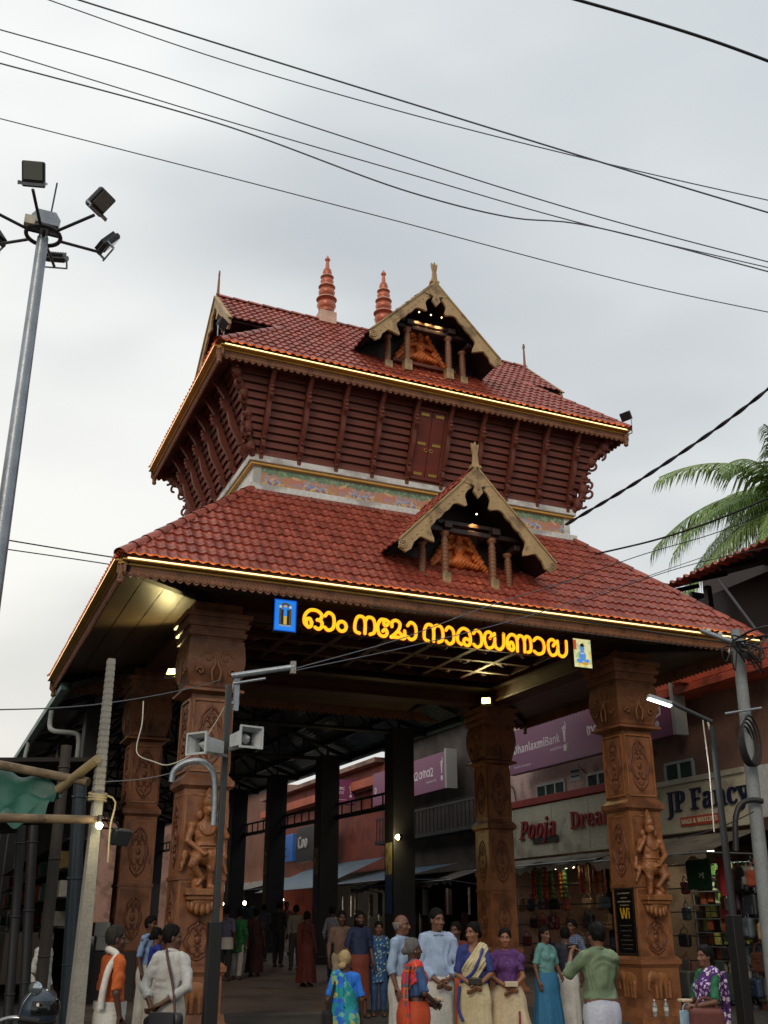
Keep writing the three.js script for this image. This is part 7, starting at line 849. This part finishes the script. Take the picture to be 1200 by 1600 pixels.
  if (o.pallu) { const F = bodyField({ ...o }, 0.034), sgn = o.palluSide ?? 1, f = (x, y, z) => { let d = F.torso(x, y, z) + 0.012 * (noise3(x * 14, y * 14, z * 20) - 0.5) + 0.006 * Math.sin((y - 1.35 * x * sgn) * 90); d = Math.max(d, Math.abs((y - 1.21) - 1.35 * x * sgn) - 0.2, -(d + 0.02)); return Math.max(d, 0.98 - y); }; mk('saree_drape', sdfGeom(f, [-0.26, 0.95, -0.26, 0.26, 1.56, 0.28], 0.013), o.pallu, g);
    mk('saree_end', grid(14, 20, (u, v) => V(sgn * (0.03 + u * 0.17) + 0.01 * Math.sin(v * 6), 1.46 - v * (o.palluLen ?? 0.75), -0.125 - 0.03 * Math.sin(v * 3) - 0.012 * Math.sin(u * 14 + v * 4))), o.palluEnd ?? o.pallu, g); }
  if (o.feet !== 'bare') for (const [, , e] of leg) mk('sandal', [new THREE.CapsuleGeometry(0.046, 0.15, 4, 10).rotateX(Math.PI / 2).scale(1, 0.4, 1).translate(e[0] * 1.08, 0.014, e[2] + 0.06), tube([[e[0] - 0.045, 0.03, e[2] + 0.09], [e[0] + 0.01, 0.085, e[2] + 0.07], [e[0] + 0.055, 0.03, e[2] + 0.09]], 0.012, 10, 5)], mat(o.shoe ?? '#2c2420', { roughness: 0.7 }), g);
  o.more?.(g, hq);
  return (o.out = g);
}
const W = (g, x, y, z) => g.localToWorld(V(x, y, z));
const ready = (g) => (g.updateMatrixWorld(true), g);
const held = (name, label, cat, g, x, y, z, ry = 0) => { ready(g); const o = grp(name, null, W(g, x, y, z), g.rotation.y + ry); return tag(o, label, cat); };
const clasp = [[[0.22, 1.14, 0.05], [0.05, 1.0, 0.2]], [[-0.22, 1.14, 0.05], [-0.02, 1.02, 0.2]]];
const whiteMundu = cloth('#c4c3bb'), creamC = cloth('#b8a98c'), paleBlue = cloth('#8fa4bd'), leather = mat('#1a1718', { roughness: 0.4 });

person({ label: 'man in an orange shirt with a white towel round his neck', px: 183, D: 10.8, h: 1.63, yaw: 125, headYaw: -15, fine: true, skin: '#4d3327', face: 'moustache', hairColor: '#2a2725', top: { mat: cloth('#b5541c'), sleeve: 0.95, hem: 0.9, loose: 0.012, collar: true }, low: { mat: whiteMundu, fold: true }, arms: [[[0.26, 1.12, 0.0], [0.24, 0.9, 0.12]], [[-0.25, 1.13, -0.04], [-0.25, 0.9, 0.02]]], stride: 0.06,
  more: (g) => { mk('towel', tube([[0.14, 1.2, 0.13], [0.12, 1.42, 0.08], [0.07, 1.52, -0.04], [-0.04, 1.53, -0.07], [-0.12, 1.48, -0.02], [-0.15, 1.36, -0.1], [-0.16, 1.12, -0.15], [-0.17, 0.98, -0.16]], 0.036, 40, 8), cloth('#c9c8c0'), g);
    const b = held('handbag', 'glossy black handbag carried by the man in orange', 'bag', g, 0.24, 0.62, 0.15, 1.2); mk('bag_body', bx(0.3, 0.24, 0.13, 0, 0, 0, 0.05), leather, b); mk('bag_handle', new THREE.TorusGeometry(0.09, 0.012, 6, 16, Math.PI).translate(0, 0.12, 0), leather, b); mk('bag_buckle', [bx(0.03, 0.03, 0.02, 0.08, 0.08, 0.065), bx(0.03, 0.03, 0.02, -0.08, 0.08, 0.065)], MT.brass, b); } });
person({ label: 'man in a white long-sleeved shirt seen from behind with a shoulder bag', px: 271, D: 11.4, h: 1.64, yaw: 158, headYaw: -55, fine: true, skin: '#5a3c2d', face: 'moustache', top: { mat: cloth('#b9bcba'), sleeve: 1.6, hem: 0.84, loose: 0.02, collar: true }, low: { mat: cloth('#aeaca0') }, arms: [[[0.27, 1.14, -0.06], [0.08, 0.95, -0.2]], [[-0.27, 1.14, -0.06], [-0.03, 0.97, -0.21]]],
  more: (g) => { ready(g); const b = grp('shoulder_bag', null, W(g, -0.14, 0.82, -0.26), g.rotation.y + 0.2); tag(b, 'slouching dark leather shoulder bag on the man in white', 'bag'); const bm = mat('#23242a', { roughness: 0.38 }); mk('bag_body', sdfGeom((x, y, z) => Math.max(ell(x, y, z, [0, 0, 0], [0.2, 0.13, 0.07]) + 0.02 * (noise3(x * 12, y * 12, z * 12) - 0.5), y - 0.08), [-0.24, -0.16, -0.1, 0.24, 0.12, 0.1], 0.014), bm, b); mk('bag_flap', bx(0.26, 0.12, 0.02, 0, 0.03, -0.075, 0.008), bm, b); mk('bag_strap', tube([[0.16, 0.06, 0.0], [0.08, 0.3, 0.1], [0.0, 0.52, 0.13], [-0.06, 0.65, 0.22], [-0.02, 0.62, 0.34]].map(([x, y, z]) => V(-x + 0.05, y, z)), 0.014, 30, 6).scale(1, 1, 1), mat('#4a2c2a', { roughness: 0.5 }), b); } });
person({ label: 'short woman in bright blue with a tan cloth on her head, seen from behind', px: 540, D: 12.3, h: 1.38, yaw: 190, headYaw: -20, female: true, fine: true, skin: '#4e3428', hair: 'none', headCloth: cloth('#9c875e'), top: { mat: cloth('#1f6fd0'), sleeve: 0.85, hem: 0.95, name: 'blouse', loose: 0.01 }, low: { mat: printed(PR.tealGold, 2), name: 'saree_skirt', bottom: [0.25, 0.21] }, pallu: printed(PR.tealGold, 2), palluLen: 0.95,
  more: (g) => { ready(g); const b = grp('shoulder_bag', null, W(g, 0.24, 0.78, -0.02), g.rotation.y); tag(b, 'black cloth bag slung on the woman in bright blue', 'bag'); mk('bag_body', bx(0.1, 0.36, 0.3, 0, 0, 0, 0.045), mat('#121214', { roughness: 0.8 }), b); mk('bag_strap', tube([[0, 0.16, 0.12], [-0.03, 0.4, 0.1], [-0.09, 0.52, -0.01], [-0.04, 0.36, -0.12], [0, 0.16, -0.13]], 0.016, 24, 6), mat('#121214'), b); } });
person({ label: 'grey-haired woman in a red and orange plaid saree with a blue blouse', px: 645, D: 12.3, h: 1.5, yaw: 112, headYaw: -12, female: true, fine: true, build: 1.12, skin: '#4a3026', hair: 'bun', hairColor: '#5c5a58', top: { mat: cloth('#2f4f7c'), sleeve: 0.95, hem: 1.08, name: 'blouse', deep: true, loose: 0.006 }, low: { mat: cloth('#b0431f'), name: 'saree_skirt', bottom: [0.27, 0.25], top: [0.2, 0.17] }, pallu: printed(PR.plaid, 3), palluSide: -1, palluLen: 0.9, arms: [[[0.24, 1.12, 0.06], [0.16, 1.0, 0.27]], [[-0.24, 1.12, 0.05], [-0.12, 1.0, 0.26]]],
  more: (g) => { mk('earring', new THREE.SphereGeometry(0.011, 6, 5).translate(-0.085, 1.6, 0.0), MT.brass, g); const q = held('prasad_packet', 'small pale packet in the hands of the woman in plaid', 'packet', g, 0.02, 1.03, 0.36); mk('packet_wrap', bx(0.1, 0.05, 0.08, 0, 0, 0, 0.015), creamC, q); } });
person({ label: 'bald man in a pale blue shirt and white mundu facing the others', px: 627, D: 14.3, h: 1.77, yaw: 62, headYaw: 10, fine: true, skin: '#6a4634', hair: 'fringe', hairColor: '#77736d', top: { mat: paleBlue, sleeve: 1.3, hem: 0.86, loose: 0.022, collar: true }, low: { mat: whiteMundu } });
person({ label: 'tall young man in a pale blue shirt and white mundu with clasped hands', px: 683, D: 13.9, h: 1.83, yaw: 8, headYaw: 22, fine: true, skin: '#6e4a37', top: { mat: cloth('#94a8c2'), sleeve: 1.7, hem: 0.83, loose: 0.022, collar: true }, low: { mat: whiteMundu }, arms: [[[0.26, 1.13, 0.02], [0.06, 0.97, 0.2]], [[-0.26, 1.13, 0.02], [-0.02, 0.95, 0.21]]], more: (g) => mk('wrist_watch', new THREE.TorusGeometry(0.03, 0.009, 6, 16).rotateY(0.9).translate(0.1, 1.0, 0.165), mat('#c9ccd0', { metalness: 0.7, roughness: 0.3 }), g) });
person({ label: 'smiling woman in a cream saree with a navy border and blue blouse', px: 738, D: 13.8, h: 1.67, yaw: -8, headYaw: -38, female: true, fine: true, skin: '#80583f', hair: 'bun', top: { mat: cloth('#23306e'), sleeve: 0.97, hem: 1.1, name: 'blouse', deep: true, loose: 0.006 }, low: { mat: cloth('#c0b38c'), name: 'saree_skirt', bottom: [0.25, 0.22], folds: 9 }, pallu: cloth('#c0b38c'), palluEnd: cloth('#2a3a7a'), arms: clasp,
  more: (g) => { mk('saree_border', tube([[-0.17, 1.05, 0.11], [-0.02, 1.14, 0.155], [0.08, 1.3, 0.16], [0.13, 1.44, 0.06]], 0.022, 24, 6), cloth('#2a3a7a'), g); mk('saree_tassel', tube([[-0.18, 1.0, 0.12], [-0.2, 0.75, 0.16], [-0.14, 0.6, 0.2]], 0.02, 16, 6), cloth('#2a3a7a'), g); mk('jasmine', new THREE.TorusGeometry(0.04, 0.014, 6, 14).translate(0, 1.62, -0.13), cloth('#d8d4c4'), g); mk('bangle', [new THREE.TorusGeometry(0.032, 0.006, 6, 14).rotateY(0.8).translate(0.1, 1.03, 0.16)], MT.brass, g); const q = held('purse', 'small dark purse held by the woman in the cream saree', 'purse', g, 0.03, 1.06, 0.26); mk('purse_body', bx(0.16, 0.09, 0.04, 0, 0, 0, 0.015), leather, q); } });
person({ label: 'girl in a shiny purple blouse and long cream skirt holding a small box', px: 788, D: 14.1, h: 1.6, yaw: 2, headYaw: -8, female: true, fine: true, skin: '#85593f', hair: 'long', top: { mat: printed(PR.satin, 5), sleeve: 0.7, hem: 1.03, name: 'blouse', loose: 0.012 }, low: { mat: cloth('#bba988'), name: 'skirt', waist: 1.06, hem: 0.06, top: [0.16, 0.125], bottom: [0.42, 0.36], folds: 11, amp: 0.06 }, arms: clasp,
  more: (g) => { for (const s of [-1, 1]) mk('puff_sleeve', new THREE.SphereGeometry(0.085, 12, 9).scale(0.9, 1, 1).translate(s * 0.2, 1.36, 0), printed(PR.satin, 5), g); mk('skirt_motif', [bx(0.03, 0.22, 0.01, 0.12, 0.62, 0.27, 0.004).rotateX(0), bx(0.06, 0.03, 0.01, 0.12, 0.56, 0.275, 0.004)], cloth('#7a2f3a'), g); const q = held('sweet_box', 'small cream box held by the girl in purple', 'box', g, 0.02, 1.06, 0.27); mk('box_body', bx(0.16, 0.06, 0.1, 0, 0, 0, 0.008), creamC, q); } });
person({ label: 'man in a dark red shirt half hidden behind the cream saree', px: 712, D: 16.6, h: 1.68, yaw: -30, skin: '#5a3b2c', face: 'moustache', top: { mat: cloth('#5a1f1c'), sleeve: 0.9 }, low: { mat: cloth('#a8402a'), hem: 0.3 } });
person({ label: 'woman in a blue and cream floral tunic and blue leggings', px: 592, D: 20.4, h: 1.58, yaw: 6, female: true, skin: '#6b4836', hair: 'side', top: { mat: printed(PR.floral, 3), sleeve: 0.95, hem: 0.62, flare: 0.2, name: 'tunic', loose: 0.01 }, low: { type: 'trousers', mat: cloth('#26446a') } });
person({ label: 'bearded man in a navy shirt and rust coloured lungi', px: 562, D: 20.2, h: 1.76, yaw: 25, skin: '#5b3d2e', face: 'beard', top: { mat: cloth('#1c2a4a'), sleeve: 0.95, hem: 0.84, loose: 0.015 }, low: { mat: cloth('#713420'), hem: 0.32 }, stride: 0.05 });
person({ label: 'man in a brown shirt and pale trousers behind the man in navy', px: 534, D: 20.9, h: 1.74, yaw: 15, skin: '#4f3529', face: 'moustache', top: { mat: cloth('#6b5346'), sleeve: 1.8, hem: 0.84 }, low: { type: 'trousers', mat: cloth('#9a9078') } });
person({ label: 'woman in a teal tunic and long blue skirt by the toy shop', px: 850, D: 17.8, h: 1.61, yaw: 35, female: true, skin: '#6b4836', hair: 'long', top: { mat: cloth('#5f8f8c'), sleeve: 0.9, hem: 0.85, name: 'tunic', loose: 0.01 }, low: { mat: cloth('#2a6c92'), name: 'skirt', hem: 0.05, bottom: [0.3, 0.26] }, arms: [[[0.23, 1.13, 0.02], [0.15, 0.98, 0.2]], REST[1]] });
person({ label: 'boy in a dark navy shirt and white mundu seen from behind', px: 882, D: 18.6, h: 1.6, yaw: 172, skin: '#5b3d2e', top: { mat: cloth('#171c2c'), sleeve: 0.9, hem: 0.92 }, low: { mat: whiteMundu, waist: 1.0 }, more: (g) => { const q = held('snack_packet', 'small red packet in the hand of the boy in navy', 'packet', g, 0.26, 0.84, 0.12); mk('packet_wrap', bx(0.09, 0.07, 0.04, 0, 0, 0, 0.012), cloth('#a8323c'), q); } });
person({ label: 'man in a blue checked shirt beyond the boy in navy', px: 893, D: 19.6, h: 1.7, yaw: -40, skin: '#5b3d2e', top: { mat: printed(PR.check, 8), sleeve: 0.95 }, low: { mat: cloth('#8f8672') } });
person({ label: 'man in a green shirt and white mundu holding up a phone, seen from behind', px: 931, D: 11.6, h: 1.66, yaw: 196, headYaw: 12, fine: true, skin: '#6a4634', top: { mat: cloth('#66785c'), sleeve: 1.55, hem: 0.96, loose: 0.026, collar: true, tuck: true }, low: { mat: cloth('#b4bac8'), waist: 1.0, top: [0.19, 0.15] }, arms: [[[0.3, 1.24, 0.14], [0.17, 1.42, 0.34]], [[-0.26, 1.22, 0.2], [0.02, 1.43, 0.37]]], palm: [[-1, 0, 0.2], [1, 0, 0.2]],
  more: (g) => { mk('waist_band', grid(40, 2, (u, v) => { const a = u * 6.283; return V(Math.cos(a) * 0.197, 1.0 - v * 0.055, Math.sin(a) * 0.157); }), cloth('#6b4a3e'), g); const q = held('phone', 'dark phone raised by the man in the green shirt', 'phone', g, 0.1, 1.5, 0.42); mk('phone_body', bx(0.15, 0.072, 0.01, 0, 0, 0, 0.004), leather, q); } });
person({ label: 'woman in a purple flowered saree and green blouse reading by the bag shop', px: 1096, D: 11.7, h: 1.44, yaw: -72, headYaw: 10, female: true, fine: true, build: 1.08, skin: '#6b4836', hair: 'side', top: { mat: cloth('#155c3c'), sleeve: 0.95, hem: 1.08, name: 'blouse', loose: 0.008 }, low: { mat: printed(PR.purpleDot, 3), name: 'saree_skirt', bottom: [0.26, 0.24], top: [0.2, 0.17] }, pallu: printed(PR.purpleDot, 3), palluLen: 0.9, arms: [[[0.23, 1.12, 0.08], [0.12, 1.06, 0.32]], [[-0.23, 1.12, 0.08], [-0.08, 1.06, 0.32]]],
  more: (g) => { const q = held('magazine', 'folded cream paper held by the woman in purple', 'paper', g, 0.03, 1.13, 0.38, 0); mk('paper_stack', bx(0.1, 0.025, 0.12, 0, 0, 0, 0.008), creamC, q); const b = held('handbag', 'soft brown handbag on the arm of the woman in purple', 'bag', g, 0.2, 0.86, 0.2, 1.3); mk('bag_body', bx(0.36, 0.32, 0.14, 0, 0, 0, 0.06), cloth('#5c2f28'), b); mk('bag_handle', new THREE.TorusGeometry(0.11, 0.013, 6, 16, Math.PI).translate(0, 0.14, 0), cloth('#5c2f28'), b); const w = held('carrier_bag', 'pale blue carrier bag below the hands of the woman in purple', 'bag', g, 0.08, 0.84, 0.4, 0.3); mk('bag_body', bx(0.02, 0.3, 0.22, 0, 0, 0, 0.006), cloth('#8fb0c4'), w); mk('bag_handle', new THREE.TorusGeometry(0.06, 0.006, 5, 12, Math.PI).rotateY(1.57).translate(0, 0.15, 0), cloth('#8fb0c4'), w); } });
person({ label: 'man in a light blue shirt standing between the two left pillars', px: 236, D: 17.5, h: 1.7, yaw: 70, skin: '#5b3d2e', top: { mat: cloth('#7f9cc4'), sleeve: 0.95 }, low: { mat: whiteMundu } });
person({ label: 'woman in a deep blue top standing between the two left pillars', px: 247, D: 17.0, h: 1.55, yaw: 120, female: true, skin: '#6b4836', hair: 'bun', top: { mat: cloth('#1c2f86'), sleeve: 0.9 }, low: { mat: cloth('#b9b4a4'), name: 'skirt' } });
person({ label: 'person in a green tunic and white trousers walking away down the hall', px: 373, D: 27, h: 1.6, yaw: 175, skin: '#5b3d2e', female: true, hair: 'bun', top: { mat: cloth('#1f6a3a'), sleeve: 1.5, hem: 0.66, flare: 0.2, name: 'tunic', loose: 0.015 }, low: { type: 'trousers', mat: cloth('#b0aea4') }, stride: 0.08, shoe: '#141212' });
person({ label: 'man in a purple-grey shirt with a white waist cloth in the hall', px: 354, D: 26.6, h: 1.66, yaw: 165, skin: '#4f3529', top: { mat: cloth('#5d5a72'), sleeve: 0.95, hem: 0.92 }, low: { type: 'trousers', mat: cloth('#2b2a2e') }, more: (g) => mk('waist_cloth', grid(24, 8, (u, v) => { const a = u * 6.283; return V(Math.cos(a) * 0.21, 1.02 - v * 0.28, Math.sin(a) * 0.17); }), whiteMundu, g) });
person({ label: 'woman in a maroon saree by the second hall column', px: 480, D: 25.6, h: 1.6, yaw: 150, female: true, skin: '#4f3529', hair: 'bun', top: { mat: cloth('#4a1512'), sleeve: 0.9, hem: 1.05, name: 'blouse' }, low: { mat: cloth('#5a1d16'), name: 'saree_skirt', bottom: [0.28, 0.24] }, pallu: cloth('#5a1d16') });
person({ label: 'woman in a dark wine saree deep in the hall beside the green tunic', px: 400, D: 28, h: 1.58, yaw: 170, female: true, skin: '#4f3529', hair: 'bun', top: { mat: cloth('#2c1014'), sleeve: 0.9, hem: 1.05, name: 'blouse' }, low: { mat: cloth('#3a1418'), name: 'saree_skirt', bottom: [0.26, 0.22] }, pallu: cloth('#3a1418') });
person({ label: 'man in black deep in the hall near the far lit shops', px: 436, D: 31, h: 1.7, yaw: 160, skin: '#4f3529', top: { mat: cloth('#1a1a1c'), sleeve: 1.8 }, low: { type: 'trousers', mat: cloth('#1c1c20') } });
person({ label: 'man in white leaning beside the weathered brown post', px: 74, D: 15, h: 1.62, yaw: 80, skin: '#4f3529', top: { mat: cloth('#b3b5ae'), sleeve: 1.7, hem: 0.8 }, low: { type: 'trousers', mat: cloth('#b3b5ae') } });

{ // more people walking deep in the hall and along the far shops
  const cols = [['#3a3f52', '#2a2a2e', 'slate blue shirt'], ['#6b2f2a', '#b0aea4', 'brick red shirt'], ['#7a7466', '#3a342e', 'khaki shirt'], ['#2f5148', '#8f8672', 'bottle green shirt'], ['#8a8c92', '#2b3550', 'pale grey shirt'], ['#7a5a2c', '#57443a', 'mustard shirt'], ['#40304a', '#b9b4a4', 'plum shirt'], ['#a3a59e', '#a8a69c', 'off-white shirt']];
  [[412, 33, 170], [447, 36, 10], [462, 30, 200], [388, 38, 20], [520, 27, 150], [508, 33, 0], [425, 40, 175], [500, 41, 30]].forEach(([px, D, yaw], i) => person({ label: 'person in a ' + cols[i][2] + ' walking far down the hall', px, D, h: 1.58 + 0.03 * (i % 5), yaw, skin: '#4f3529', top: { mat: cloth(cols[i][0]), sleeve: i % 2 ? 0.95 : 1.7 }, low: i % 2 ? { mat: cloth(cols[i][1]) } : { type: 'trousers', mat: cloth(cols[i][1]) }, stride: 0.06 }));
}
renderer.render(scene, camera);
